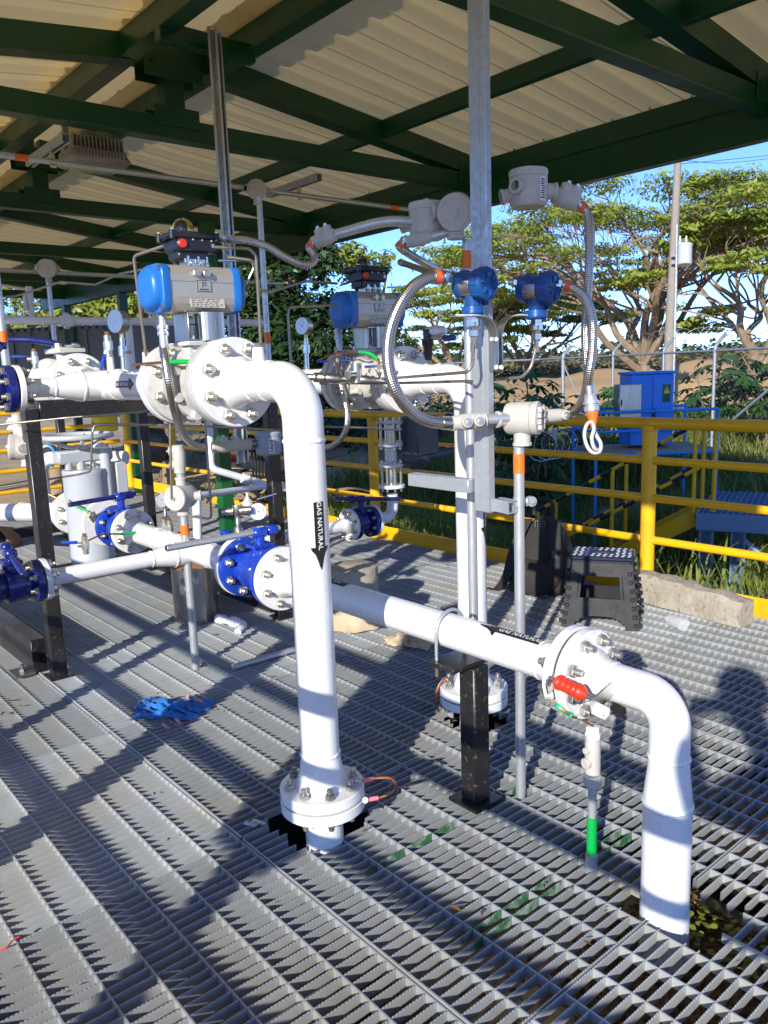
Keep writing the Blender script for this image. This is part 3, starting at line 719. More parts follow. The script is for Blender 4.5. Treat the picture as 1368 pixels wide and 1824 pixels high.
bushy_tree(G(720, 690, 17), 5, [c0(640, 470, 16, .42), c0(605, 455, 16, .4), c0(640, 560, 18, .5), c0(680, 615, 18, .6), c0(740, 640, 19, .5), c0(690, 480, 16.5, .28)], 32, 'light green tree behind the second actuator with a low hanging branch', 'leaf_rain', .075, 'trees beyond the fence', .16, dens=1500)
bushy_tree(G(260, 690, 17), 6, [c0(60, 560, 17, 1.0), c0(160, 545, 17, 1.1), c0(240, 550, 17, 1.0), c0(120, 600, 17, .8), c0(300, 570, 17, 1.1), c0(20, 520, 17, 1.0), c0(380, 600, 18, 1.0), c0(200, 490, 17, 1.2), c0(340, 500, 17, 1.2), c0(370, 660, 19, .8)], 33, 'sunlit yellow-green tree on the far left under the roof edge', 'leaf_rain', .085, 'trees beyond the fence', .3, dens=1200)
# low scrub that stands along the foot of the trees
def scrub(px0, px1, D0, D1, n, seed, h):
    r = random.Random(seed); pts = []; g = np.random.default_rng(seed)
    for i in range(n):
        q = G(r.uniform(px0, px1), 680, r.uniform(D0, D1)); hh = h * r.uniform(.4, 1.1); k = int(90)
        a = g.normal(size=(k, 3)) * np.array([.45, .45, .32]) * hh; a[:, 2] = np.abs(a[:, 2]) * 1.5; pts.append(np.array(q) + a)
    vs, fs = leafcloud(np.concatenate(pts), .09, seed); stuff(npmesh('scrub', vs, fs, 'leaf_mango'))
scrub(380, 900, 15, 24, 130, 41, 1.1)
def far_scrub(name, m, px0, px1, D0, D1, n, seed, h, w, ls, k=110):
    r = random.Random(seed); pts = []; g = np.random.default_rng(seed)
    for i in range(n):
        q = at(r.uniform(px0, px1), 650, D=r.uniform(D0, D1)); hh = r.uniform(.5, 1.1)
        a = g.normal(size=(k, 3)) * np.array([w, w, h * .4]) * hh; a[:, 2] = np.abs(a[:, 2]); pts.append(np.array((q.x, q.y, -.2)) + a)
    vs, fs = leafcloud(np.concatenate(pts), ls, seed, .1); stuff(npmesh(name, vs, fs, m))
far_scrub('tall_crop', 'leaf_mango', 870, 1430, 46, 56, 240, 3, 1.5, .8, .22)
far_scrub('dry_scrub', 'grass_dry', 850, 1450, 60, 90, 260, 4, 2.2, 1.6, .4)
far_scrub('far_wood', 'leaf_rain_dark', 540, 1500, 150, 220, 200, 5, 6.0, 5.0, 1.0)
# ---------------------------------------------------------------- grass of the bank
def grass(n, seed, box, hmin, hmax, m, cond, name='grass'):
    r = np.random.default_rng(seed); x = r.uniform(box[0], box[1], n * 2); y = r.uniform(box[2], box[3], n * 2)
    # clumped: keep where a slow pattern is high
    pat = np.sin(x * 2.1 + 1.3 * np.sin(y * 1.7)) + np.sin(y * 2.9 + x * .8) + r.normal(size=len(x)) * .9
    k = np.array([cond(a, b) for a, b in zip(x, y)]) & (pat > -.5); x, y = x[k][:n], y[k][:n]; n = len(x)
    z = np.array([gz(a, b) for a, b in zip(x, y)]) - .02; h = r.uniform(hmin, hmax, n) * (1 + .5 * np.sin(x * 1.1) * np.sin(y * .9)); a = r.uniform(0, 2 * PI, n)
    w = .0055 * r.uniform(.7, 1.5, n) * (1 + h); lx, ly = np.cos(a) * h * r.uniform(.15, .75, n), np.sin(a) * h * r.uniform(.15, .75, n); px, py = -np.sin(a) * w, np.cos(a) * w
    def pt(f, s, q): return np.stack([x + lx * q + px * s, y + ly * q + py * s, z + h * f], 1)
    vs = np.stack([pt(0, -1, 0), pt(0, 1, 0), pt(.5, -.9, .22), pt(.5, .9, .22), pt(.86, -.6, .62), pt(.86, .6, .62), pt(.97, 0, 1.0)], 1).reshape(-1, 3)
    i = np.arange(n)[:, None] * 7; q = np.concatenate([i + np.array([[0, 1, 3, 2]]), i + np.array([[2, 3, 5, 4]]), i + np.array([[4, 5, 6, 6]])])
    tri = q[:, 2] == q[:, 3]; vq = q.copy()
    me = bpy.data.meshes.new(name); me.from_pydata(vs.tolist(), [], [tuple(f) if not t else tuple(f[:3]) for f, t in zip(vq.tolist(), tri)])
    me.materials.append(MT[m]); o = bpy.data.objects.new(name, me); COL.objects.link(o); stuff(o)
ok = lambda a, b: a > -10.5 and b > 4.45
grass(26000, 61, (-10, -.5, 4.5, 9.5), .22, .55, 'grass_blade', ok)
grass(16000, 62, (-11, -2, 8.8, 14.5), .25, .65, 'grass_blade', ok)
grass(6000, 63, (-10, -.5, 4.5, 14), .2, .5, 'grass_dry', ok, 'dry_grass')
grass(5000, 64, (-20, -8, 5, 14), .05, .16, 'grass_dry', lambda a, b: True, 'dry_grass')
# ---------------------------------------------------------------- castor plants
def castor(base, H, n, seed, label, ls=.20):
    r = random.Random(seed); base = V(base); t = thing('castor_plant', label, 'plant', base, 'broad-leaved plants by the wire fence'); st = MB(); lf = MB(); vs = []; fs = []
    for s in range(max(2, n // 14)):
        e = base + V((r.uniform(-.5, .5) * H * .5, r.uniform(-.5, .5) * H * .5, H * r.uniform(.6, 1.0))); pp = bend(base + V((r.uniform(-.1, .1), r.uniform(-.1, .1), 0)), e, r, 6, .08)
        st.tube(pp, .02, 6, radii=[.022 * (1 - .7 * i / len(pp)) for i in range(len(pp))], caps=False)
        for q in range(14):
            a = pp[int(len(pp) * r.uniform(.3, .999))]; w = r.uniform(0, 6.3); L = r.uniform(.15, .34); b = a + V((math.cos(w) * L, math.sin(w) * L, r.uniform(-.05, .16)))
            st.tube([a, a.lerp(b, .5) + V((0, 0, .04)), b], .004, 4, caps=False)
            d = V((math.cos(w), math.sin(w), r.uniform(-.9, -.1))).normalized(); sd = d.cross(V((0, 0, 1))).normalized(); nn = sd.cross(d); S = ls * r.uniform(.7, 1.25)
            o = len(vs); vs.append(b); k = 7
            for i in range(k):
                f = (i - (k - 1) / 2) * .72; ln = S * (1.0 - .07 * abs(i - 3) ** 1.5)
                for g_, m_ in ((-.34, .42), (-.21, .76), (0, 1.0), (.21, .76), (.34, .42)):
                    vs.append(b + (d * math.cos(f + g_) + sd * math.sin(f + g_)) * ln * m_ + nn * (-.22 * m_ * m_ * S))
                q0 = o + 1 + i * 5; fs += [(o, q0, q0 + 1, q0 + 2), (o, q0 + 2, q0 + 3, q0 + 4)]
    lf.add(vs, fs); obj('stem', st, 'bark', t, recalc=False); obj('foliage', lf, 'leaf_castor', t, flat=True, recalc=False); return t
castor(G(950, 800, 10.5), 2.4, 110, 71, 'tall broad-leaved plant behind the blue transmitter on the strut')
castor(G(900, 800, 11.5), 2.0, 70, 72, 'broad-leaved plant just right of the galvanised strut by the fence')
castor(G(1120, 760, 12.2), 1.65, 70, 73, 'broad-leaved plant behind the stainless steel box')
castor(G(1060, 760, 12.4), 1.3, 50, 77, 'low broad-leaved plant by the hanging cable coil')
castor(G(1290, 760, 12.4), 1.7, 70, 74, 'leggy broad-leaved plant right of the blue cabinet')
castor(G(1360, 760, 11.6), 1.5, 80, 75, 'dark broad-leaved plant at the right edge in front of the fence')
castor(G(1240, 760, 13.0), 1.0, 36, 76, 'short broad-leaved plant in front of the sand mound')
# ================================================================ FENCES, RAILS, STAIRS, BACKGROUND
def sweep_lines(mb, pts, r, rad=.03, n=12, m=0): mb.tube(fillet(pts, rad), r, n, m)
# far and near guardrails
def guardrail(Y, X0, X1, posts, label, r=.024, toe=True, base=0.):
    t = thing('guardrail', label, 'guardrail', ((X0 + X1) / 2, Y, 0))
    for z, rr in ((1.035, .034), (.815, r), (.59, r), (.335, r)):
        mb = MB(); mb.cyl((X0, Y, z), (X1, Y, z), rr, n=16); obj('top_rail' if rr > .03 else 'rail', mb, 'yellow_paint', t)
    for x in posts:
        mb = MB(); mb.cyl((x, Y, -.02), (x, Y, 1.02), .043, n=20); weld(mb, (x, Y, .995), (0, 0, 1), .044); weld(mb, (x, Y, .08), (0, 0, 1), .044); [weld(mb, (x + q * .0435, Y, zz_), (1, 0, 0), r - .001) for zz_ in (.815, .59, .335) for q in (-1, 1)]
        obj('post', mb, 'yellow_paint', t)
    if toe:
        mb = MB(); mb.box(((X0 + X1) / 2, Y + .03, .03), (X1 - X0, .012, .13), bev=.002); mb.box(((X0 + X1) / 2, Y + .055, -.032), (X1 - X0, .05, .01)); obj('toe_board', mb, 'yellow_paint', t)
    return t
guardrail(4.25, -10.35, .9, (-.1, -2.585, -5.157, -8.925, -10.27), 'yellow pipe guardrail along the far edge of the grating deck')
guardrail(-.06, -5.2, 1.2, (-4.75, -2.9, .95), 'yellow pipe guardrail along the near edge of the grating deck', toe=False)
# cross rail at the far left end
t = thing('guardrail', 'short yellow guardrail closing the far left end of the deck', 'guardrail', (-10.4, 3, 0))
for z in (1.035, .815, .59, .335, .08):
    mb = MB(); mb.cyl((-10.40, 4.2, z), (-10.40, 1.2, z), .026, n=12); obj('rail', mb, 'yellow_paint', t)
# ---------------------------------------------------------------- chain link fence
def fence():
    A = V((-11.2, 14.0, 0)); B = V((-2.6, 9.35, 0)); d = (B - A); L = d.length; d.normalize(); base = -.1; top = 1.5
    t = thing('wire_fence', 'galvanised chain-link fence with razor coil along its top rail', 'fence', (A.x, A.y, base))
    P = lambda s, z: A + d * s + V((0, 0, z))
    nrm = d.cross(V((0, 0, 1)))
    mb = MB()
    k = .085
    for i in range(int((L + 1.7) / k)):
        for sg in (1, -1):
            s0 = i * k - (1.6 if sg > 0 else 0); pts = []
            a, b = s0, s0 + sg * (1.6 if sg > 0 else 1.6); z0, z1 = base, top
            # clip to 0..L
            f0, f1 = 0., 1.
            if a < 0: f0 = (0 - a) / (b - a)
            if a > L: f0 = (L - a) / (b - a)
            if b > L: f1 = (L - a) / (b - a)
            if b < 0: f1 = (0 - a) / (b - a)
            if f1 - f0 < .02: continue
            p0 = P(a + (b - a) * f0, z0 + (z1 - z0) * f0); p1 = P(a + (b - a) * f1, z0 + (z1 - z0) * f1)
            mb.tube([p0, p1], .0010, 3, caps=False)
    obj('wire_mesh', mb, 'bolt_dark', t, recalc=False)
    mb = MB(); mb.cyl(P(0, top), P(L, top), .018, n=10); obj('top_rail', mb, 'fence_grey', t)
    def sOf(px):                                             # where the fence line passes that column of the photograph
        q = at(px, 640, D=1.) - CAM; den = d.x * q.y - d.y * q.x; return ((-A.x) * q.y - (-A.y) * q.x) / den
    for px, r_ in ((1003, .045), (1092, .026), (1182, .026), (1273, .03), (1420, .03)):
        s = sOf(px); mb = MB(); mb.tube(fillet([P(s, base - .3), P(s, top + .06), P(s, top + .24) - nrm * .20 - d * .05], .10), r_ * .85, 12); obj('post', mb, 'fence_grey', t)
    s = sOf(1003); mb = MB(); mb.cyl(P(s, top - .1), P(s + 1.6, base), .016, n=8); obj('brace', mb, 'galvanised', t)
    s = sOf(1368); mb = MB(); mb.cyl(P(s + .5, top - .25), P(s - 1.25, .2), .018, n=8); obj('brace', mb, 'galvanised', t)
    for q in range(1):
        mb = MB(); pts = []; n = 1200
        for i in range(n):
            w = i / n * L / .15 * 2 * PI * .42; rr = .17 + .012 * math.sin(i * .37)
            pts.append(P(i / n * L, top + .17) + nrm * (rr * math.cos(w + q * 1.3) * (1 - q * .3)) + V((0, 0, rr * math.sin(w + q * 1.3))))
        mb.tube(pts, .0022, 3, caps=False); obj('razor_coil', mb, 'fence_grey', t, recalc=False)
fence()
# second fence line to the left of the corner
t = thing('wire_fence', 'galvanised fence returning behind the broad-leaved plants left of the corner post', 'fence', (-11.2, 14, -.1))
A = V((-11.0, 14.1, 0)); B = V((-20, 15.5, 0))
mb = MB(); mb.cyl(A + V((0, 0, 1.5)), B + V((0, 0, 1.5)), .022, n=8); mb.cyl(A + V((0, 0, .1)), B + V((0, 0, .1)), .012, n=6); obj('top_rail', mb, 'galvanised', t)
for f in (.25, .5, .75, 1.): mb = MB(); q = A.lerp(B, f); mb.cyl(q + V((0, 0, -.3)), q + V((0, 0, 1.75)), .028, n=8); obj('post', mb, 'galvanised', t)
# loose coils of razor wire lying on the bank and a small white notice
mb = MB()
for q in range(7):
    c = at(965 + q * 13, 795 - q * 2, D=9.2 + q * .1); w = [c + cr * (.17 * math.cos(a)) + V((0, 0, .17 * math.sin(a))) + cw * .05 * a / 6 for a in np.linspace(0, 2 * PI, 22)]; mb.tube(w, .004, 4)
solo('razor_wire_coil', mb, 'galv_conduit', 'loose coils of razor wire on the grassy bank behind the round junction box', 'razor wire')
t = thing('notice_sign', 'small blank white notice on a thin post behind the right junction box', 'sign', at(990, 830, D=9.4))
mb = MB(); c = at(987, 772, D=9.4); mb.box(c, (.17, .012, .12), R=M4.Rotation(math.radians(-38), 3, 'Z') @ M4.Rotation(.12, 3, 'Y')); obj('panel', mb, 'sticker_white', t)
mb = MB(); mb.cyl(at(972, 850, D=9.42), at(972, 745, D=9.42), .014, n=8); mb.cyl(at(958, 850, D=9.5), at(975, 745, D=9.5), .014, n=8); obj('post', mb, 'black_paint', t)
# ---------------------------------------------------------------- utility pole
def pole():
    D = 18; a = at(1187, 672, D=D); a.z = -.3; top = at(1210, 232, D=D); base = at(1187, 690, D=D); base.z = -.3
    t = thing('utility_pole', 'weathered wooden utility pole rising behind the blue cabinet', 'utility pole', base)
    mb = MB(); pts = [base.lerp(top, f) for f in np.linspace(0, 1, 8)]; mb.tube(pts, .1, 14, radii=[.135 - .065 * f for f in np.linspace(0, 1, 8)]); obj('shaft', mb, 'wood_pole', t)
    mb = MB(); q0 = at(1201, 640, D=D - .2); q0.z = -.2; mb.tube([q0, at(1204, 520, D=D - .2), at(1206, 400, D=D - .16)], .028, 8); obj('conduit', mb, 'fence_grey', t)
    tr = thing('transformer', 'white pole-mounted transformer can with bushings on the wooden pole', 'transformer', at(1218, 470, D=D - .3))
    c0_, c1 = at(1219, 472, D=D - .3), at(1220, 437, D=D - .3)
    mb = MB(); mb.lathe(c0_, c1 - c0_, [(0, .14), (.02, .155), (.41, .155), (.43, .17), (.45, .165), (.47, .08)], 24); obj('tank', mb, 'truck_white', tr)
    for dx in (-8, 3): mb = MB(); b = at(1219 + dx, 437, D=D - .3); mb.lathe(b, (0, 0, 1), [(0, .035), (.06, .04), (.07, .025), (.1, .04), (.11, .025), (.2, .02)], 10); obj('bushing', mb, 'truck_white', tr)
    mb = MB(); mb.box(at(1205, 455, D=D - .15), (.2, .1, .05)); mb.box(at(1205, 468, D=D - .15), (.2, .1, .05)); obj('bracket', mb, 'galvanised', tr)
    for k, (dx, dy) in enumerate(((4, 2), (5, -4))):
        mb = MB(); mb.tube(spline([at(1209 + dx, 290 + dy, D=D), at(1300, 284 + 6 * k, D=D + 3), at(1420, 272 + 4 * k, D=D + 6)], 6), .008, 5)
        solo('power_line', mb, 'black_paint', ('upper' if k else 'lower') + ' thin power line running right from the top of the wooden pole', 'cable')
pole()
# ---------------------------------------------------------------- blue cabinet on its stand
def cabinet():
    D = 9.2; s = FPX / D; c = at(1150, 795, D=D); ex = V((.60, .80, 0)); ey = V((-.80, .60, 0)); R = M4(((ex.x, ey.x, 0), (ex.y, ey.y, 0), (0, 0, 1)))
    zf = c.z
    st = thing('equipment_stand', 'pale blue tubular steel stand with a plank floor under the blue cabinet', 'stand', (c.x, c.y, gz(c.x, c.y)))
    mb = MB(); mb.box(c + V((0, 0, -.03)) + ey * .1, (1.35, .8, .035), R=R); obj('floor', mb, 'dry_wood', st)
    W_, Dp = .69, .42
    pt = lambda a, b, z: V((c.x, c.y, zf + z)) + ex * a + ey * (b + .1)
    for z in (-.055, ): 
        mb = MB()
        for a0, b0, a1, b1 in ((-W_, -Dp, W_, -Dp), (W_, -Dp, W_, Dp), (W_, Dp, -W_, Dp), (-W_, Dp, -W_, -Dp)): mb.cyl(pt(a0, b0, z), pt(a1, b1, z), .02, n=8)
        obj('floor_frame', mb, 'stand_blue', st)
    for a in (-W_, W_):
        for b in (-Dp, Dp): mb = MB(); mb.cyl(pt(a, b, -1.1), pt(a, b, .42), .018, n=8); obj('post', mb, 'stand_blue', st)
    for z in (.42, .21):
        for (a0, b0, a1, b1) in ((-W_, -Dp, W_, -Dp), (W_, Dp, -W_, Dp), (-W_, Dp, -W_, -Dp)): mb = MB(); mb.cyl(pt(a0, b0, z), pt(a1, b1, z), .017, n=8); obj('rail', mb, 'stand_blue', st)
    cb = thing('shadow_box', 'bright blue steel cabinet with a yellow hazard sticker on the blue stand', 'cabinet', (c.x, c.y, zf))
    k = c + ex * .04 + ey * .12
    mb = MB(); mb.box(k + V((0, 0, .42)), (.50, .36, .80), R=R, bev=.008); mb.box(k + V((0, 0, .835)), (.54, .40, .03), R=R, bev=.006); obj('body', mb, 'cab_blue', cb)
    mb = MB(); mb.box(k + ex * .12 - ey * .185 + V((0, 0, .42)), (.23, .012, .74), R=R, bev=.003); obj('door', mb, 'cab_blue', cb)
    mb = MB(); mb.box(k + ex * .02 - ey * .196 + V((0, 0, .38)), (.03, .02, .1), R=R, bev=.004); obj('latch', mb, 'black_paint', cb)
    mb = MB(); o = k + ex * .16 - ey * .193 + V((0, 0, .6)); mb.prism([(-.045, -.1), (.045, -.1), (.045, .1), (-.045, .1)], o, ex, (0, 0, 1), -ey * .002, 0)
    mb.prism([(-.036, .0), (.036, .0), (0, .085)], o - ey * .003, ex, (0, 0, 1), -ey * .001, 1); mb.prism([(-.036, -.09), (.036, -.09), (.036, -.02), (-.036, -.02)], o - ey * .003, ex, (0, 0, 1), -ey * .001, 2)
    mb.prism([(-.005, .02), (.008, .045), (.0, .045), (.005, .07), (-.008, .04), (0, .04)], o - ey * .0045, ex, (0, 0, 1), -ey * .001, 3)
    obj('hazard_sticker', mb, ['green_post', 'haz_yellow', 'green_paint', 'hazard_black'], cb)
    bx = thing('control_box', 'stainless steel control box mounted on the left of the blue cabinet', 'control box', k + V((-.3, 0, .4)))
    q = k - ex * .30 - ey * .22 + V((0, 0, .52))
    mb = MB(); mb.box(q, (.26, .17, .40), R=R, bev=.006); obj('body', mb, 'brushed', bx)
    mb = MB(); mb.box(q - ey * .09, (.245, .012, .385), R=R, bev=.003); obj('door', mb, 'brushed', bx)
    mb = MB(); mb.box(q - ey * .1 - ex * .105, (.014, .01, .07), R=R, bev=.003); obj('handle', mb, 'black_plastic', bx)
    mb = MB(); mb.cyl(q + V((.02, 0, -.2)), q + V((.02, 0, -.28)), .02, n=10); obj('cable_gland', mb, 'galv_conduit', bx)
defm('haz_yellow', (.75, .6, .02), .5)
cabinet()
# ---------------------------------------------------------------- walkway with striped stair on the right
def walkway():
    D = 7.6; c = at(1243, 914, D=D); z = c.z
    fx = V((.80, .60, 0)).normalized()                        # along the near edge, away to the right
    fx = V((.644, .765, 0)); fy = V((-.765, .644, 0))          # right / away as seen in the photograph
    fx = (V((.93, .36, 0))).normalized(); fy = V((-.36, .93, 0)).normalized()
    R = M4(((fx.x, fy.x, 0), (fx.y, fy.y, 0), (0, 0, 1)))
    P = lambda a, b, h=0: V((c.x, c.y, z + h)) + fx * a + fy * b
    t = thing('walkway_platform', 'grey-blue steel walkway platform with grating floor on the right of the bank', 'platform', P(1, .6, -z))
    mb = MB()
    for i in range(34): mb.box(P(.03 + i * .055, .75, -.012), (.006, 1.5, .024), R=R)
    for j in range(14): mb.box(P(.95, .06 + j * .107, -.014), (1.85, .006, .018), R=R)
    obj('grating', mb, 'walk_blue', t)
    mb = MB(); mb.box(P(.97, -.012, -.075), (1.96, .012, .15), R=R); mb.box(P(.97, .02, -.155), (1.96, .07, .012), R=R); mb.box(P(-.008, .75, -.075), (.012, 1.5, .15), R=R); obj('edge_beam', mb, 'walk_blue', t)
    for a, b in ((.08, .06), (.36, .06), (1.8, .06), (.08, 1.4)): mb = MB(); mb.box(P(a, b, -.62), (.10, .10, .90), R=R, bev=.004); mb.box(P(a, b - .045, -.62), (.13, .01, .9), R=R); obj('leg', mb, 'walk_blue', t)
    mb = MB(); mb.tube([P(.4, .06, -.25), P(1.0, .06, -.75)], .03, 8); obj('brace', mb, 'walk_blue', t)
    for q in range(3): mb = MB(); mb.lathe(P(.36 + q * .07, -.03, -.26), -fy, [(0, .014), (.012, .014)], 6); obj('bolt', mb, 'bolt_zinc', t)
    def striped(mb, p0, p1, r, st=.13):
        p0, p1 = V(p0), V(p1); L = (p1 - p0).length; n = max(1, int(L / st)); 
        for i in range(n): mb.cyl(p0.lerp(p1, i / n), p0.lerp(p1, (i + 1) / n), r, n=10, m=i % 2, caps=False)
        mb.sphere(p0, r, 0, 8, 5); mb.sphere(p1, r, 0, 8, 5)
    H = .86
    h = thing('handrail', 'yellow and black striped handrail standing round the blue walkway', 'handrail', P(.5, .8, 0))
    for zz in (H, .45):
        mb = MB(); striped(mb, P(.12, .12, zz), P(1.95, .12, zz), .02); obj('rail', mb, ['yellow_paint', 'hazard_black'], h)
        mb = MB(); striped(mb, P(.6, 1.45, zz), P(1.95, 1.45, zz), .02); obj('rail', mb, ['yellow_paint', 'hazard_black'], h)
    for a, b in ((.12, .12), (.72, .12), (.60, 1.45), (.9, 1.45), (1.35, 1.45)): mb = MB(); mb.cyl(P(a, b, 0), P(a, b, H), .021, n=10); obj('post', mb, 'yellow_paint', h)
    # stair going down to the left
    s = thing('steel_stair', 'steep steel stair with striped handrails going down left from the walkway', 'stair', P(-.6, .5, -z - .9))
    dn = lambda u, b, hh: P(-.02 - u * 1.60, b, -u * .95 + hh)
    for b in (.06, .72):
        mb = MB(); p0, p1 = dn(0, b, -.05), dn(1.0, b, -.05); d = (p1 - p0).normalized(); n = fy.cross(d).normalized()
        mb.prism([(0, -.075), ((p1 - p0).length, -.075), ((p1 - p0).length, .075), (0, .075)], p0, d, n, fy * .014); obj('stringer', mb, 'yellow_paint', s)
        for hh in (H, .42):
            mb = MB(); striped(mb, dn(.0, b, hh), dn(1.0, b, hh), .02); obj('handrail', mb, ['yellow_paint', 'hazard_black'], s)
        for u in (.02, .5, .98): mb = MB(); mb.cyl(dn(u, b, -.05), dn(u, b, H), .02, n=10); obj('post', mb, 'yellow_paint', s)
    for k in range(5): mb = MB(); mb.box(dn(.1 + k * .2, .4, -.08), (.2, .62, .025), R=R); obj('tread', mb, 'walk_blue', s)
walkway()
# ---------------------------------------------------------------- the yard on the far left
def yard():
    D = 13.5; t = thing('cargo_container', 'dark grey slotted steel container body standing in the yard on the far left', 'container', at(205, 730, D=D))
    ex = V((.72, .69, 0)); R = M4(((ex.x, -ex.y, 0), (ex.y, ex.x, 0), (0, 0, 1)))
    c = at(180, 640, D=D)
    mb = MB(); mb.box(c, (3.6, 1.6, .95), R=R, bev=.02)
    for i in range(30): mb.box(c + ex * (-1.74 + i * .12) + V((0, 0, .48)), (.06, 1.62, .07), R=R)
    for i in range(12): mb.box(c + ex * (-1.7 + i * .31), (.05, 1.66, .9), R=R)
    obj('body', mb, 'truck_grey', t)
    mb = MB(); q = at(195, 727, D=D - .4); mb.box(q, (3.4, .3, .28), R=R, bev=.02); obj('tail_beam', mb, 'truck_white', t)
    for px in (187, 229):
        mb = MB(); q = at(px, 731, D=D - .75); mb.prism([(-.11, -.12), (.11, -.12), (0, .16)], q, ex, (0, 0, 1), (.004, -.006, 0)); obj('red_reflector', mb, 'red_button', t)
    for px in (150, 262):
        mb = MB(); q = at(px, 768, D=D - .2); q.z = .25; mb.lathe(q - V((-.69, .72, 0)) * .12, (-.69, .72, 0), [(0, .26), (.03, .36), (.21, .36), (.24, .26)], 24); obj('wheel', mb, 'black_plastic', t)
    tk = thing('yellow_tank', 'small yellow plastic tank with a white cap on the sandy yard', 'tank', at(190, 770, D=12.2))
    b = at(188, 768, D=12.2); mb = MB(); mb.lathe(b, (0, 0, 1), [(0, .17), (.02, .19), (.11, .19), (.12, .17), (.135, .19), (.22, .19), (.25, .12)], 20); obj('body', mb, 'haz_yellow', tk)
    mb = MB(); mb.cyl(b + V((.08, .08, .22)), b + V((.08, .08, .29)), .045, n=12); obj('cap', mb, 'pvc_white', tk)
    for k, (px, py, h, lab) in enumerate(((296, 795, .5, 'cut tree stump standing behind the middle yellow post'), (100, 840, .62, 'thick tree stump behind the small light blue transmitter'), (144, 768, .35, 'short pale stump left of the yellow tank'))):
        b = at(px, py, D=11.5); b.z = gz(b.x, b.y) - .02; mb = MB(); n = 12; r = random.Random(k)
        mb.lathe(b, (r.uniform(-.1, .1), r.uniform(-.1, .1), 1), [(0, .15), (.1, .12), (h, .11), (h + .01, .0)], n); solo('tree_stump', mb, 'bark', lab, 'stump', 'stumps in the yard')
    # heap of loose pipes and branches behind the rail
    r = random.Random(9); t = thing('scrap_heap', 'heap of cut branches and black hoses behind the yellow rail', 'scrap heap', at(380, 880, D=9.5))
    for q in range(34):
        a = at(r.uniform(330, 520), r.uniform(845, 905), D=r.uniform(8.3, 9.3)); w = r.uniform(-.5, .9); L = r.uniform(.4, 1.2); b = a + V((math.cos(w) * L, math.sin(w) * L, r.uniform(-.1, .25)))
        mb = MB(); mb.tube(bend(a, b, r, 4, .1), r.uniform(.010, .028), 6); obj('branch' if q % 3 else 'hose', mb, 'bark' if q % 3 else 'black_plastic', t)
    rb = at(405, 812, D=9.8); mb = MB(); mb.box(rb, (.42, .3, .14), bev=.05); solo('red_crate', mb, 'red_rubber', 'red plastic crate seen between the junction box and the green column', 'crate')
    mb = MB()
    for q in range(7): c = at(455 + q * 5.5, 830, D=8.2); mb.tube([c + V((0, 0, .2 * math.sin(a))) + cw * (.2 * math.cos(a)) for a in np.linspace(0, 2 * PI, 20)], .012, 6)
    solo('hose_coil', mb, 'stool_plastic', 'coil of dark ribbed hose hanging behind the white drain pipe', 'hose')
    mb = MB(); mb.cyl(at(218, 760, D=12.6), at(222, 725, D=12.6), .05, n=12); solo('white_pipe_stub', mb, 'pvc_white', 'short upright white pipe beside the yellow tank', 'pipe')
yard()
# ================================================================ GAS PIPING
YA, ZA = 1.271, 1.378; EX = V((1, 0, 0)); EY = V((0, 1, 0)); EZ = V((0, 0, 1))
RP = .0577
TOCAM = lambda p: (CAM - V(p)).normalized()
def elbow_riser(name, label, Y, Z, XV, xf, zf, foot_R, group, up_R=.137, two_tone=True):
    """flange at xf, run to an elbow and straight down to the foot flange"""
    t = thing(name, label, 'gas pipe', (XV, Y, 0), group)
    mb = MB(); pts = fillet([(xf + .12, Y, Z), (XV, Y, Z), (XV, Y, zf + .13)], .152, 16); mb.tube(pts, RP, 40); obj('pipe', mb, 'white_paint', t)
    welds(t, [((xf + .12, Y, Z), EX, RP + .0005), ((XV - .152, Y, Z), EX, RP), ((XV, Y, Z - .165), EZ, RP), ((XV, Y, zf + .135), EZ, RP)])
    mb = MB(); flange(mb, (xf - .035, Y, Z), EX, up_R, .035, RP, .12, rn=.083); obj('upper_flange', mb, 'white_paint', t, ang=30)
    mb = MB(); flange(mb, (XV, Y, zf), EZ, foot_R, .034, RP, .10, rn=.08); obj('foot_flange', mb, 'white_paint', t, ang=30)
    return t
A = elbow_riser('gas_riser_pipe', 'thick white elbowed gas pipe in the centre foreground with its arrow sticker in full view', YA, ZA, -1.845, -2.19, .145, .127, 'white riser pipes below the actuated valves')
bolts(A, (-2.19, YA, ZA), EX, .107, 8, .087, .0105)
bolts(A, (-1.845, YA, .180), EZ, .099, 8, .073, .0085, ['bolt_zinc', 'bolt_zinc', 'bolt_dark', 'bolt_zinc', 'bolt_dark', 'bolt_zinc', 'bolt_zinc', 'bolt_dark'], skip=())
mb = MB(); mb.cyl((-2.055, YA, ZA + .05), (-2.055, YA, ZA + .10), .021, .017, n=16, bev=.002); mb.cyl((-2.055, YA, ZA + .10), (-2.055, YA, ZA + .112), .012, n=8, m=1); obj('boss', mb, ['white_paint', 'bolt_dark'], A)
mb = MB(); mb.cyl((-1.845, YA, .143), (-1.845, YA, .147), .112, n=36); obj('gasket', mb, 'gasket', A)
pipe_sticker(A, (-1.845, YA, 1.046), (0, 0, -1), RP, (1, -.04, 0), .194, .032, 'GAS NATURAL', size=.0205, head=.34)
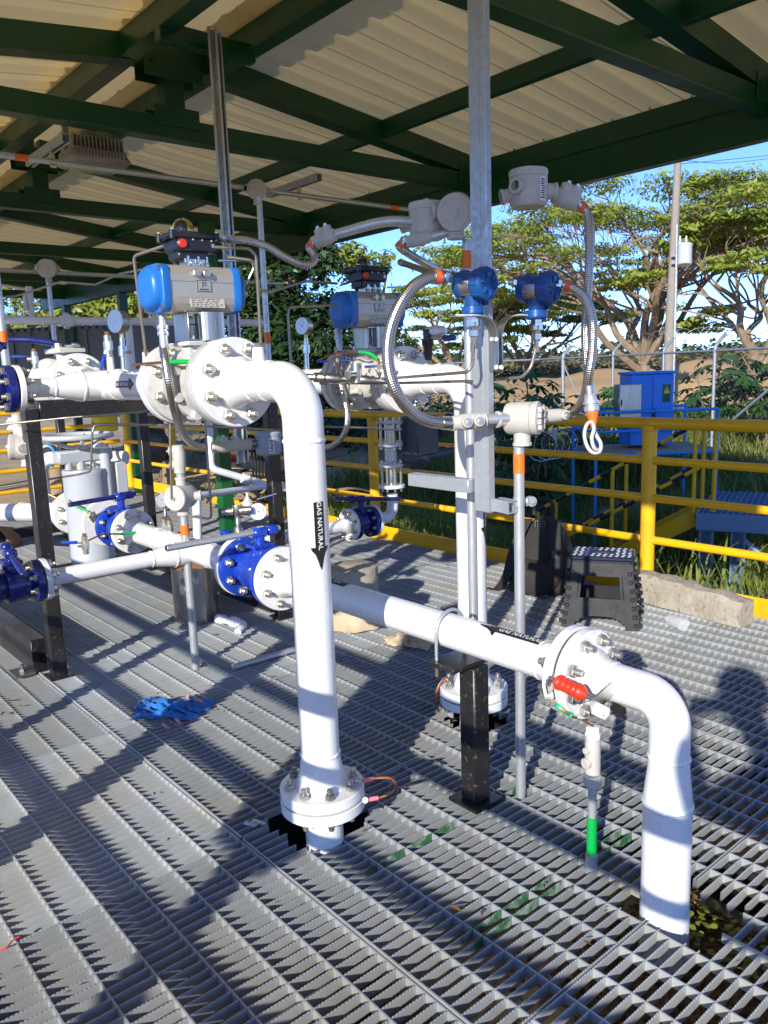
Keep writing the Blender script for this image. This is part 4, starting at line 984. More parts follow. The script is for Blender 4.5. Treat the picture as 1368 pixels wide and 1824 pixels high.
def foot_pipe(XV, Y, zf, R, label):
    t = thing('buried_pipe_stub', label, 'pipe', (XV, Y, -.3), 'white pipe stubs rising through the deck')
    mb = MB(); flange(mb, (XV, Y, zf - .002), -EZ, R, .034, RP, .05, rn=.07); obj('flange', mb, 'white_paint', t, ang=30)
    mb = MB(); mb.cyl((XV, Y, -.35), (XV, Y, zf - .05), RP, n=36); obj('pipe', mb, 'white_paint', t)
    mb = MB(); r = random.Random(int(XV * 100)); pr = []; n = 64; vs = []
    for j in range(3):
        for i in range(n):
            a = 2 * PI * i / n; z = (-.30, -.13, -.02 + .016 * math.sin(i * .9) + .012 * math.sin(i * 2.7) + r.uniform(-.006, .006))[j]; vs.append((XV + math.cos(a) * (RP + .0012), Y + math.sin(a) * (RP + .0012), z))
    mb.add(vs, [(j * n + i, j * n + (i + 1) % n, (j + 1) * n + (i + 1) % n, (j + 1) * n + i) for j in range(2) for i in range(n)]); obj('wrap', mb, 'pvc_white', t, recalc=False)
    return t
foot_pipe(-1.845, YA, .143, .127, 'white flanged pipe stub rising through the dark hole under the central riser')
# second riser: same shape, further back
XB, YB, ZB = -2.12, 2.226, 1.356
B = elbow_riser('gas_riser_pipe', 'white elbowed gas pipe standing behind the galvanised strut and conduits', YB, ZB, XB, -2.465, .10, .137, 'white riser pipes below the actuated valves')
bolts(B, (-2.465, YB, ZB), EX, .107, 8, .087, .0105); bolts(B, (XB, YB, .135), EZ, .108, 8, .073, .0085)
mb = MB(); mb.cyl((XB, YB, .098), (XB, YB, .102), .112, n=36); obj('gasket', mb, 'gasket', B)
pipe_sticker(B, (XB, YB, .96), (0, 0, -1), RP, (.9, .45, 0), .245, .034, 'GAS NATURAL', size=.024)
foot_pipe(XB, YB, .098, .137, 'white flanged pipe stub under the riser behind the black support post')
# ---------------------------------------------------------------- upstream spools
def reducer_spool(Y, Z, label, bent_, dx=0):
    """upstream spool: a small pipe along Y, a reducer, a short elbow and the run into the valve"""
    t = thing('reducer_pipe', label, 'gas pipe', (-3 + dx, Y, Z), 'white pipes feeding the actuated valves'); r1, r0, q = .0585, .036, .114; Xe = -3.2 + dx
    if bent_:
        e = fillet([(Xe, Y - q, Z), (Xe, Y, Z), (Xe + q, Y, Z)], q, 12); pts = [V((Xe, .90, Z)), V((Xe, 1.05, Z)), V((Xe, 1.057, Z)), V((Xe, Y - q - .012, Z))] + e + [V((-2.69 + dx, Y, Z))]
        mb = MB(); mb.tube(pts, r1, 40, radii=[r0, r0, r0 + .001, r1] + [r1] * (len(pts) - 4)); obj('pipe', mb, 'white_paint', t, ang=50)
        welds(t, [((Xe, 1.052, Z), EY, r0), ((Xe, Y - q, Z), EY, r1), ((Xe + q, Y, Z), EX, r1), ((-2.69, Y, Z), EX, r1)])
        mb = MB(); flange(mb, (Xe, .905, Z), EY, .088, .024, r0, .05, rn=.05); obj('small_flange', mb, 'white_paint', t, ang=30)
    else:
        mb = MB(); mb.cyl((-4.4 + dx, Y, Z), (-2.69 + dx, Y, Z), r1, n=40); obj('pipe', mb, 'white_paint', t)
    mb = MB(); flange(mb, (-2.575 + dx, Y, Z), -EX, .137, .035, RP, .11, rn=.083); obj('valve_flange', mb, 'white_paint', t, ang=30)
    bolts(t, (-2.535 + dx, Y, Z), EX, .107, 8, .075, .0105)
    return t
SA = reducer_spool(YA, ZA, 'white tapering gas pipe with a right-pointing arrow sticker leading into the nearest valve', True)
bolts(SA, (-3.2, .931, ZA), EY, .070, 8, 0, .0085)
pipe_sticker(SA, (-2.99, YA, ZA), (1, 0, 0), .0585, (.30, -1, .05), .17, .025, 'GAS NATURAL', size=.016)
reducer_spool(YB, ZB, 'white gas pipe feeding the second actuated valve behind the central elbow', False, -.275)
for x, hh, pl in ((-3.165, .06, 0), (-2.985, .06, 0), (-2.83, .06, 1)):
    mb = MB(); mb.cyl((x, YA, ZA + .045), (x, YA, ZA + .055 + hh), .016, .0135, n=14); mb.cyl((x, YA, ZA + .055 + hh), (x, YA, ZA + .066 + hh), .011, n=8, m=1); obj('boss', mb, ['white_paint', 'copper'], SA)
# ---------------------------------------------------------------- actuated ball valves
def loft_cap(mb, o, d, half, seq, m=0, n=40, p=5.):
    o = V(o); d = V(d); x = EX; y = EZ; vs = []; fs = []
    for t, s in seq:
        for i in range(n):
            a = 2 * PI * i / n; c, q = math.cos(a), math.sin(a); pw = p if s > .93 else 2.4
            k = (abs(c) ** pw + abs(q) ** pw) ** (-1 / pw); vs.append(o + d * t + (x * c + y * q) * k * half * s)
    for j in range(len(seq) - 1):
        for i in range(n): l = (i + 1) % n; fs.append((j * n + i, j * n + l, (j + 1) * n + l, (j + 1) * n + i))
    fs.append(tuple(range(n))); fs.append(tuple((len(seq) - 1) * n + i for i in range(n))); mb.add(vs, fs, m)
def valve(label):
    X, Y, Z = -2.405, YA, ZA
    C = V((X - .012, Y - .008, 1.672)); hx, hz = .072, .071; HY = .110
    t = thing('actuated_ball_valve', label, 'valve', (X, Y, Z), 'pneumatic ball valves with blue end caps')
    mb = MB(); mb.lathe((-2.572, Y, Z), EX, [(0, .105), (.002, .134), (.034, .134), (.036, .128), (.040, .088), (.075, .084), (.09, .10), (.11, .118), (.15, .122), (.178, .122), (.182, .10), (.215, .096), (.24, .10), (.268, .104), (.285, .088), (.292, .09), (.297, .132), (.300, .134), (.342, .134), (.344, .105)], 48)
    for a in range(8):
        w = PI / 8 + a * PI / 4; c = V((-2.43, Y + .112 * math.cos(w), Z + .112 * math.sin(w))); mb.cyl(c, c + EX * .055, .017, n=12, bev=.003)
    mb.cyl((X, Y, Z + .08), (X, Y, Z + .122), .05, n=24); mb.box((X, Y, Z + .126), (.11, .14, .013), bev=.002); obj('body', mb, 'valve_grey', t)
    mb = MB(); zb = Z + .133; BH = C.z - hz - zb
    for s in (-1, 1): mb.box((X, Y + s * .062, zb + BH / 2), (.10, .005, BH - .002), bev=.0015); 
    mb.box((X, Y, zb + .003), (.10, .125, .005)); mb.box((X, Y, zb + BH - .003), (.10, .125, .005))
    n = 8
    for k in range(n):
        a0, a1 = -PI / 2 + k * PI / n * .78, -PI / 2 + (k + 1) * PI / n * .78
        p0, p1 = V((X + .05 + .024 * math.cos(a0), Y + .02 + .042 * math.sin(a0), zb + BH / 2)), V((X + .05 + .024 * math.cos(a1), Y + .02 + .042 * math.sin(a1), zb + BH / 2))
        d = p1 - p0; R = M4.Rotation(math.atan2(d.y, d.x), 3, 'Z'); mb.box((p0 + p1) / 2, (d.length + .002, .003, BH - .002), R=R)
    mb.cyl((X, Y, zb), (X, Y, zb + BH), .016, n=14); mb.box((X + .012, Y - .035, zb + .03), (.03, .03, .05), bev=.004)
    for s in (-1, 1): mb.hexa((X + .035, Y + s * .045, zb + .006), EZ, .010, .012)
    obj('mounting_bracket', mb, 'brushed', t)
    # actuator
    prof = [(-.048, hz), (.046, hz), (.055, hz - .004), (.068, hz - .022), (.070, hz - .027), (hx, hz - .029), (hx, hz - .050), (hx - .002, hz - .052), (hx - .002, -.024), (hx, -.026), (hx - .004, -.046), (.056, -hz + .004), (.049, -hz), (-.049, -hz), (-hx, -.042), (-hx, .042)]
    mb = MB(); mb.prism(prof, C - EY * HY, EX, EZ, EY * HY * 2); ab = obj('actuator_body', mb, 'act_alu', t, ang=15)
    for s in (-1, 1):
        mb = MB(); loft_cap(mb, C + EY * s * (HY + .0005), EY * s, .0745, [(0, .99), (.002, 1.0), (.024, 1.0), (.027, .97), (.029, .90), (.040, .87), (.050, .80), (.055, .70), (.057, .5)])
        for a in (-1, 1):
            for b in (-1, 1): mb.lathe(C + V((a * .058, s * (HY + .026), b * .059)), EY * s, [(0, .009), (.005, .009), (.006, .005), (.002, .004)], 12, m=1)
        obj('end_cap', mb, ['act_blue', 'bolt_dark'], t, ang=30)
    mb = MB()
    for y in (-.017, .017): o = C + V((.070, y - .005, .046)); mb.hexa(o, EX, .0135, .012); mb.cyl(o + EX * .012, o + EX * .019, .0095, n=12); 
    obj('port_plug', mb, 'bolt_zinc', ab)
    mb = MB(); o = C + V((.0705, .004, .008)); mb.prism([(-.026, -.018), (.026, -.018), (.026, .018), (-.026, .018)], o, EY, EZ, EX * .0012, 0)
    for a0, b0, a1, b1 in ((-.025, -.017, .025, -.0155), (-.025, .0155, .025, .017), (-.025, -.017, -.0235, .017), (.0235, -.017, .025, .017), (-.016, -.012, .016, -.009), (-.006, -.004, -.003, .012), (-.006, .009, .006, .011), (.004, -.002, .0065, .010)):
        mb.prism([(a0, b0), (a1, b0), (a1, b1), (a0, b1)], o + EX * .0014, EY, EZ, EX * .0006, 1)
    obj('nameplate', mb, ['act_alu', 'ink'], ab)
    mb = MB(); o = C + V((.0695, .012, -.043)); az = V((-.10, 0, .99)).normalized(); mb.prism([(-.060, -.0155), (.060, -.0155), (.060, .0155), (-.060, .0155)], o, EY, az, EX * .003, 0)
    r = random.Random(4)
    for row in range(5):
        y = -.055
        while y < .044:
            w = r.uniform(.004, .012); mb.prism([(y, .0115 - row * .0056), (y + w, .0115 - row * .0056), (y + w, .0095 - row * .0056), (y, .0095 - row * .0056)], o + EX * .0032, EY, az, EX * .0006, 1); y += w + r.uniform(.003, .012)
    obj('data_plate', mb, ['label_plate', 'ink'], ab)
    # limit switch box
    S = C + V((0, -.006, .126)); zb = C.z + hz; kk = .82
    mb = MB(); mb.box((C.x, C.y, zb + .016), (.05, .06, .03), bev=.002)
    for a in (-1, 1): mb.box((C.x + .035 * a, C.y, zb + .018), (.004, .08, .034)); 
    for a, b in ((.045, -.03), (.045, .005), (.045, .035), (-.045, .03)): mb.hexa((C.x + a, C.y + b, zb + .002), EZ, .008, .010); mb.cyl((C.x + a, C.y + b, zb), (C.x + a, C.y + b, zb + .03), .004, n=8)
    obj('switch_bracket', mb, 'stainless', t)
    mb = MB(); mb.box(S + V((0, 0, -.022)), (.075, .105, .030), bev=.005); mb.box(S + V((0, .008, .010)), (.10, .135, .042), bev=.006); mb.box(S + V((0, .003, .037)), (.108, .165, .018), bev=.005); mb.box(S + V((0, .014, .048)), (.085, .12, .007), bev=.003)
    for a in (-1, 1):
        for b in (-1, 1): mb.cyl(S + V((a * .046, .003 + b * .077, .022)), S + V((a * .046, .003 + b * .077, .050)), .0095, n=10, bev=.002)
    mb.cyl(S + V((.0, .074, .008)), S + V((0, .102, .008)), .016, n=14, bev=.002)
    sb = obj('switch_box', mb, 'black_plastic', t)
    mb = MB(); mb.lathe(S + V((.050, -.044, .010)), EX, [(0, .0135), (.007, .0135), (.009, .011)], 20); obj('red_button', mb, 'red_button', sb)
    mb = MB()
    for a in (-1, 1):
        for b in (-1, 1): mb.hexa(S + V((a * .046, .003 + b * .077, .050)), EZ, .005, .005)
    for q in (-.04, 0, .04): mb.hexa(S + V((.051, .025 + q * .8, .024)), EX, .0035, .0035)
    mb.box(S + V((.0508, .062, .010)), (.001, .010, .012)); obj('screw', mb, 'bolt_zinc', sb)
    D_ = S + V((0, -.012, .0515)); mb = MB(); mb.sphere(D_ + V((0, 0, .010)), .034, 0, 24, 8, (1, 1, 1.05), 0, PI / 2); mb.cyl(D_, D_ + V((0, 0, .010)), .034, n=24, caps=False); obj('indicator_dome', mb, 'glass', sb)
    mb = MB(); n = 24
    for k in range(n):
        a0, a1 = 2 * PI * k / n, 2 * PI * (k + 1) / n; mid = (a0 + a1) / 2; col = 0 if (mid % PI) < PI / 2 else 1
        q = [D_ + V((math.cos(a) * r_, math.sin(a) * r_, z)) for r_, z in ((.029, .002), (.0285, .014), (.020, .027), (.002, .031)) for a in (a0, a1)]
        mb.add(q, [(0, 1, 3, 2), (2, 3, 5, 4), (4, 5, 7, 6)], col)
    vs, fs = text2d('OPEN', .0125)
    for ang in (.72, ): mb.add([D_ + V((math.cos(ang + a / .029) * (.0293 - max(0, b + .013 - .012) * .45), math.sin(ang + a / .029) * (.0293 - max(0, b + .001) * .45), .013 + b)) for a, b in vs], fs, 1)
    obj('position_indicator', mb, ['haz_yellow', 'hazard_black'], sb, recalc=False)
    # air tubing and bonding lug
    mb = MB(); mb.tube(fillet([C + V((.03, .165, -.0)), C + V((.05, .22, .10)), C + V((.03, .085, .095))], .02, 5), .0045, 8)
    obj('air_tube', mb, 'stainless', t)
    return t
VA = valve('nearest pneumatic ball valve with blue end caps left of the central white elbow')
VB = dup(VA, (-.275, .955, -.022), 'second pneumatic ball valve with blue end caps behind the braided hose loop')
def lever_valve(name, label, c, ax, R, L, lev_dir, mt, lever_m, group='blue lever-operated ball valves', lever_len=.36, stem=.2, rb=.085, lever_off=0.):
    """flanged floating ball valve: c centre, ax axis, L face to face"""
    c = V(c); ax = V(ax).normalized(); ld = V(lev_dir).normalized(); t = thing(name, label, 'valve', c, group); h = L / 2; f = .030
    mb = MB(); mb.lathe(c - ax * h, ax, [(0, R * .9), (.002, R), (f - .002, R), (f, R - .003), (f + .004, rb * .86), (h * .62, rb * .80), (h * .66, rb * 1.06), (h * .92, rb * 1.08), (h * .96, rb * .96), (h * 1.2, rb * .98), (h * 1.42, rb * .92), (2 * h - f - .004, rb * .8), (2 * h - f, R - .003), (2 * h - f + .002, R), (2 * h - .002, R), (2 * h, R * .9)], 44)
    mb.cyl(c, c + EZ * (rb + .035), .036, n=20); mb.box(c + EZ * (rb + .03), (.10, .075, .016), R=M4.Rotation(math.atan2(ld.y, ld.x), 3, 'Z'), bev=.003); obj('body', mb, mt, t, ang=30)
    for q in range(7):
        pass
    mb = MB(); z0 = rb + .035; mb.cyl(c + EZ * z0, c + EZ * stem, .021, n=16); mb.box(c + EZ * (stem + .006), (.07, .05, .045), R=M4.Rotation(math.atan2(ld.y, ld.x), 3, 'Z'), bev=.012)
    mb.box(c + EZ * (stem + .006) - ld * .06, (.055, .042, .042), R=M4.Rotation(math.atan2(ld.y, ld.x), 3, 'Z'), bev=.01); obj('yoke', mb, mt, t)
    mb = MB(); p0 = c + EZ * (stem + .008) + ld * (-.10 + lever_off); mb.cyl(p0, p0 + ld * lever_len, .0135, n=14, bev=.002); mb.cyl(p0 + ld * lever_len, p0 + ld * (lever_len + .001), .008, n=10, m=1); obj('lever', mb, [lever_m, 'gasket'], t)
    return t
# ---------------------------------------------------------------- low line
YL, ZL = 1.72, .575; RQ = .0545
L1 = thing('gas_pipe', 'long low white pipe crossing behind the central riser to the right flange', 'gas pipe', (-2, YL, 0))
mb = MB(); mb.cyl((-2.60, YL, ZL), (-1.36, YL, ZL), RQ, n=40); obj('pipe', mb, 'white_paint', L1)
mb = MB(); flange(mb, (-2.715, YL, ZL), EX, .132, .032, RQ, .085, rn=.08); obj('flange', mb, 'white_paint', L1, ang=30)
mb = MB(); flange(mb, (-1.243, YL, ZL), -EX, .122, .032, RQ, .085, rn=.08); obj('flange', mb, 'white_paint', L1, ang=30)
welds(L1, [((-2.60, YL, ZL), EX, RQ), ((-1.36, YL, ZL), EX, RQ)])
pipe_sticker(L1, (-1.35, YL, ZL), (-1, 0, 0), RQ, (.12, -.12, 1), .25, .034, 'GAS NATURAL', size=.024, flip=True)
pipe_sticker(L1, (-2.26, YL, ZL), (-1, 0, 0), RQ, (.1, -.1, 1), .16, .034, 'GAS', size=.024, flip=True)
bolts(L1, (-2.683, YL, ZL), EX, .103, 8, .07, .009)
R_ = thing('gas_outlet_pipe', 'white elbow dropping through the grating at the lower right with a flared lower half', 'gas pipe', (-.945, YL - .02, 0))
xr, RE, RW = -.972, .050, .0605
mb = MB(); mb.tube(fillet([(-1.14, YL, ZL), (xr, YL, ZL), (xr, YL, .425)], .142, 18), RE, 44); mb.lathe((xr, YL, .425), -EZ, [(0, RE), (.03, RE + .001), (.110, RW - .0005), (.15, RW), (.80, RW)], 44); obj('pipe', mb, 'white_paint', R_, ang=50)
welds(R_, [((-1.135, YL, ZL), EX, RE), ((xr, YL, .425), EZ, RE, .005), ((xr, YL, .300), EZ, RW, .0055)])
mb = MB(); flange(mb, (-1.237, YL, ZL), EX, .122, .032, RE, .08, rn=.076); obj('flange', mb, 'white_paint', R_, ang=30)
mb = MB(); mb.cyl((-1.2435, YL, ZL), (-1.2365, YL, ZL), .116, n=36); obj('gasket', mb, 'gasket', R_)
bolts(R_, (-1.204, YL, ZL), EX, .097, 8, .073, .0095, ['bolt_zinc', 'bolt_zinc', 'bolt_dark'], skip=(4,))
mb = MB(); n = 64; vs = []; rr = random.Random(8)
for j in range(3):
    for i in range(n): a = 2 * PI * i / n; vs.append((xr + math.cos(a) * .0617, YL + math.sin(a) * .0617, (-.30, -.08, .012 + .014 * math.sin(i * .7) + .010 * math.sin(i * 2.3) + rr.uniform(-.005, .005))[j]))
mb.add(vs, [(j * n + i, j * n + (i + 1) % n, (j + 1) * n + (i + 1) % n, (j + 1) * n + i) for j in range(2) for i in range(n)]); obj('wrap', mb, 'pvc_white', R_, recalc=False)
V2 = lever_valve('lever_ball_valve', 'bright blue flanged ball valve beside the central riser, its grey lever pointing left', (-2.862, YL, ZL), EX, .130, .285, (0, -1, 0), 'blue_paint', 'galv_conduit', lever_len=.52, stem=.165)
bolts(V2, (-2.975, YL, ZL), EX, .103, 8, 0, .0105)
bolts(V2, (-2.75, YL, ZL), -EX, .103, 8, 0, .0105)
T_ = thing('gas_tee_pipe', 'white tee pipe joining the two bright blue valves, with a tapered branch to the left', 'gas pipe', (-3.6, YL, 0))
mb = MB(); mb.tube([(-4.10, YL, ZL), (-3.12, YL, ZL)], RP, 40); obj('pipe', mb, 'white_paint', T_)
mb = MB(); flange(mb, (-3.007, YL, ZL), -EX, .132, .032, RP, .085, rn=.08); obj('flange', mb, 'white_paint', T_, ang=30)
mb = MB(); flange(mb, (-4.205, YL, ZL), EX, .122, .03, RP, .08, rn=.08); obj('flange', mb, 'white_paint', T_, ang=30)
bolts(T_, (-4.175, YL, ZL), EX, .098, 8, 0, .0095)
XQ = -3.46
mb = MB(); mb.tube([(XQ, YL, ZL), (XQ, YL - .11, ZL), (XQ, YL - .12, ZL), (XQ, YL - .22, ZL), (XQ, YL - .23, ZL), (XQ, 1.06, ZL)], .05, 32, radii=[RP, RP, RP - .001, .037, .036, .036]); obj('branch', mb, 'white_paint', T_, ang=60)
mb = MB(); flange(mb, (XQ, 1.00, ZL), EY, .090, .024, .036, .05, rn=.05); obj('branch_flange', mb, 'white_paint', T_, ang=30)
welds(T_, [((x, YL, ZL), EX, RP) for x in (-3.13, -3.30, -3.62, -3.86)] + [((XQ, YL - .225, ZL), EY, .036), ((XQ, YL - .115, ZL), EY, RP)])
VL = lever_valve('lever_ball_valve', 'dark navy ball valve at the left edge just above the black channel', (XQ, .89, ZL), EY, .090, .21, (.9, -.05, -.25), 'navy_paint', 'navy_paint', lever_len=.30, stem=.13, rb=.07, lever_off=.02)
bolts(VL, (XQ, .967, ZL), -EY, .072, 8, 0, .0085); bolts(T_, (XQ, 1.026, ZL), EY, .072, 8, 0, .0085)
V1 = lever_valve('lever_ball_valve', 'bright blue flanged ball valve next to the grey strainer, lever lying flat', (-4.325, YL, ZL), EX, .120, .215, (.25, -1, 0), 'blue_paint', 'navy_paint', lever_len=.42, stem=.175, rb=.08)
bolts(V1, (-4.40, YL, ZL), EX, .098, 8, 0, .0095)
# strainer vessel with hand wheel
SX = -4.84
ST = thing('strainer_vessel', 'tall grey strainer vessel with a big handwheel on top behind the blue valve', 'vessel', (SX, YL, 0))
mb = MB(); mb.lathe((SX, YL, .26), EZ, [(0, .03), (.012, .085), (.04, .125), (.075, .131), (.085, .128), (.58, .128), (.60, .131), (.615, .128), (.62, .09)], 44); obj('shell', mb, 'steel_grey_paint', ST, ang=50)
for sg, x in ((1, SX + .10), (-1, SX - .10)):
    mb = MB(); mb.cyl((x, YL, ZL), (x + sg * .10, YL, ZL), RP, n=30); flange(mb, (x + sg * .165, YL, ZL), -EX * sg, .135, .032, RP, .06, rn=.08); obj('nozzle', mb, 'white_paint', ST, ang=30)
bolts(ST, (SX + .233, YL, ZL), -EX, .105, 8, 0, .009); bolts(ST, (SX - .232, YL, ZL), EX, .105, 8, 0, .009)
mb = MB(); mb.box((SX, YL, .955), (.115, .33, .075), bev=.012); mb.cyl((SX + .03, YL - .1, .88), (SX + .03, YL - .1, .93), .022, n=12); mb.cyl((SX + .03, YL - .03, .88), (SX + .03, YL - .03, .93), .026, n=12); mb.cyl((SX + .06, YL + .11, .70), (SX + .06, YL + .11, .99), .032, n=16); mb.box((SX + .02, YL + .2, .80), (.11, .07, .2), bev=.006); obj('closure_yoke', mb, 'steel_grey_paint', ST)
mb = MB(); hz = 1.075; mb.tube([(SX + .03 + .19 * math.cos(a), YL - .03 + .19 * math.sin(a), hz) for a in np.linspace(0, 2 * PI, 41)[:-1]], .0165, 12, closed=True)
for k in range(3):
    a = .5 + k * 2 * PI / 3; mb.tube([(SX + .03, YL - .03, hz - .075), (SX + .03 + .08 * math.cos(a), YL - .03 + .08 * math.sin(a), hz - .055), (SX + .03 + .185 * math.cos(a), YL - .03 + .185 * math.sin(a), hz)], .012, 8)
mb.cyl((SX + .03, YL - .03, .985), (SX + .03, YL - .03, hz - .05), .028, n=14); obj('handwheel', mb, 'steel_grey_paint', ST)
UP = thing('gas_pipe', 'white pipe entering the grey strainer from the left edge', 'gas pipe', (-7, YL, ZL))
mb = MB(); mb.tube([(-5.13, YL, ZL), at(70, 912, X=-5.55), at(-60, 914, X=-6.3), at(-200, 914, X=-7.2)], RP + .006, 30); obj('pipe', mb, 'white_paint', UP)
mb = MB(); flange(mb, (-5.108, YL, ZL), -EX, .135, .032, RP, .08, rn=.08); obj('flange', mb, 'white_paint', UP, ang=30)
welds(UP, [(at(40, 912, X=-5.73), EX, RP + .006)])
mb = MB(); mb.tube(fillet([(-5.6, YL - .02, ZL), (-5.6, YL - .02, ZL + .32), (-5.05, YL + .35, ZL + .32)], .1), .045, 20); flange(mb, (-5.25, YL + .245, ZL + .32), V((.87, .5, 0)), .10, .03, .045); obj('bypass_branch', mb, 'white_paint', UP, ang=40)
# left top valve of train A
VT = lever_valve('lever_ball_valve', 'navy blue flanged ball valve at the left edge where the tapering pipe starts', (-3.2, .795, ZA), EY, .088, .21, (-.2, -1, 0), 'navy_paint', 'navy_paint', lever_len=.3, stem=.15, rb=.065)
bolts(VT, (-3.2, .872, ZA), -EY, .070, 8, 0, .0085)
# middle train: big white flange seen behind the tapering pipe
MX, MY = -4.92, 1.78
MV = thing('flanged_valve', 'large white flanged valve behind the tapering pipe, its long blue lever pointing left', 'valve', (MX, MY, 1.385))
mb = MB(); flange(mb, (MX - .04, MY, 1.385), EX, .178, .042, .075, .11, n=48, rn=.11); obj('flange', mb, 'white_paint', MV, ang=30)
mb = MB(); mb.lathe((MX - .05, MY, 1.385), -EX, [(0, .16), (.002, .172), (.03, .172), (.034, .12), (.1, .105), (.16, .14), (.24, .14), (.30, .11), (.36, .172), (.40, .172)], 44); mb.box((MX - .22, MY, 1.585), (.28, .16, .03), bev=.004); mb.cyl((MX - .2, MY, 1.5), (MX - .2, MY, 1.6), .06, n=18); obj('body', mb, 'valve_grey', MV)
bolts(MV, (MX + .002, MY, 1.385), EX, .138, 8, .09, .0125)
mb = MB()
for dx, dy in ((-.3, -.03), (-.12, .03), (-.16, -.06), (-.3, .05)): mb.hexa((MX + dx, MY + dy, 1.6), EZ, .022, .03)
mb.box((MX - .17, MY + .02, 1.61), (.2, .05, .012)); obj('top_nut', mb, 'bolt_zinc', MV)
mb = MB(); q0, q1 = at(100, 612, X=-5.1), at(-25, 604, X=-5.3); mb.tube([q0, q0.lerp(q1, .35) + EZ * .012, q1], .019, 12); obj('lever', mb, 'navy_paint', MV)
mb = MB(); mb.cyl((MX, MY, 1.385), (-3.2, MY, 1.385), .05, n=28); solo('gas_pipe', mb, 'white_paint', 'white pipe half hidden behind the tapering pipe at the left', 'gas pipe')
# header pipe high on the left
HX = -5.2; HZ = 1.772
HP = thing('air_header_pipe', 'slim white header pipe with a union running level under the roof at the left', 'pipe', (HX, 1.9, HZ))
mb = MB(); mb.cyl((HX, 1.3, HZ), (HX, 3.3, HZ), .026, n=20); obj('pipe', mb, 'pvc_white', HP)
for px in (118, 212, 283):
    y = at(px, 573, X=HX).y; mb = MB(); mb.lathe((HX, y - .04, HZ), EY, [(0, .03), (.01, .036), (.028, .036), (.03, .05), (.055, .05), (.058, .038), (.08, .036), (.085, .03)], 8 if px == 118 else 20); obj('union', mb, 'pvc_white', HP, ang=25)
y = at(58, 573, X=HX).y; mb = MB(); mb.cyl((HX, y, HZ), (HX, y, HZ + .12), .017, n=14); mb.cyl((HX, y, HZ + .11), (HX, y, HZ + .2), .022, n=8); mb.cyl((HX, y - .03, HZ + .06), (HX, y - .03, HZ + .16), .012, n=10); obj('riser_fitting', mb, 'valve_grey', HP)
y = at(228, 573, X=HX).y; mb = MB(); mb.cyl((HX, y, HZ), (HX, y, HZ - .5), .024, n=16); obj('drop_leg', mb, 'pvc_white', HP)
# ---------------------------------------------------------------- black skid frame
def skid():
    t = thing('pipe_skid_frame', 'black square-tube skid frame carrying the upper pipes', 'frame', (-5.5, 1.75, 0)); y0, y1 = 1.14, 2.42
    for x in (-3.83, -5.55, -7.3):
        for y in (y0, y1): mb = MB(); mb.box((x, y, .64), (.066, .066, 1.28), bev=.004); mb.box((x, y, .006), (.11, .11, .012)); obj('post', mb, 'black_paint', t)
        mb = MB(); mb.box((x, (y0 + y1) / 2, 1.275), (.064, y1 - y0 - .068, .085), bev=.005); obj('cross_beam', mb, 'black_paint', t)
        if x < -4: mb = MB(); mb.box((x, (y0 + y1) / 2, .11), (.064, y1 - y0 - .068, .085), bev=.005); obj('floor_beam', mb, 'black_paint', t)
    for y, s in ((y0 - .075, -1), (y1, 1)):
        mb = MB(); mb.box((-5.75, y, .085), (3.6, .008, .165), bev=.002); mb.box((-5.75, y + .03, .166), (3.6, .065, .009)); mb.box((-5.75, y + .03, .006), (3.6, .065, .009)); mb.box((-3.952, y + .03, .085), (.008, .06, .15)); obj('base_channel', mb, 'black_paint', t)
    mb = MB(); mb.box((-4.0, y0 - .12, .008), (.12, .09, .012)); mb.cyl((-3.99, y0 - .12, .01), (-3.99, y0 - .12, .05), .009, n=10); mb.hexa((-3.99, y0 - .12, .015), EZ, .018, .015); obj('anchor_plate', mb, 'bolt_dark', t)
skid()
# black post under the low pipe
SP = thing('pipe_support_post', 'black square support post with a U-bolt under the low pipe', 'support', (-1.69, 1.755, 0))
mb = MB(); mb.box((-1.665, YL + .03, .245), (.069, .069, .455), bev=.005); obj('post', mb, 'black_paint', SP)
mb = MB(); mb.box((-1.665, YL + .03, .012), (.125, .125, .012)); obj('base_plate', mb, 'black_paint', SP); mb = MB(); mb.box((-1.695, YL - .005, .487), (.12, .17, .014), bev=.002); obj('top_plate', mb, 'black_paint', SP)
mb = MB(); ux = -1.735; u = [(ux, YL - .064, .455), (ux, YL - .064, ZL)] + [(ux, YL - .064 * math.cos(a), ZL + .069 * math.sin(a)) for a in np.linspace(.15, PI - .15, 14)] + [(ux, YL + .064, ZL), (ux, YL + .064, .455)]
mb.tube(u, .0055, 10); mb.hexa((ux, YL - .064, .48), -EZ, .011, .012, m=1); mb.cyl((ux, YL - .064, .44), (ux, YL - .064, .47), .006, n=8, m=1); obj('u_bolt', mb, ['galv_conduit', 'brass'], SP)
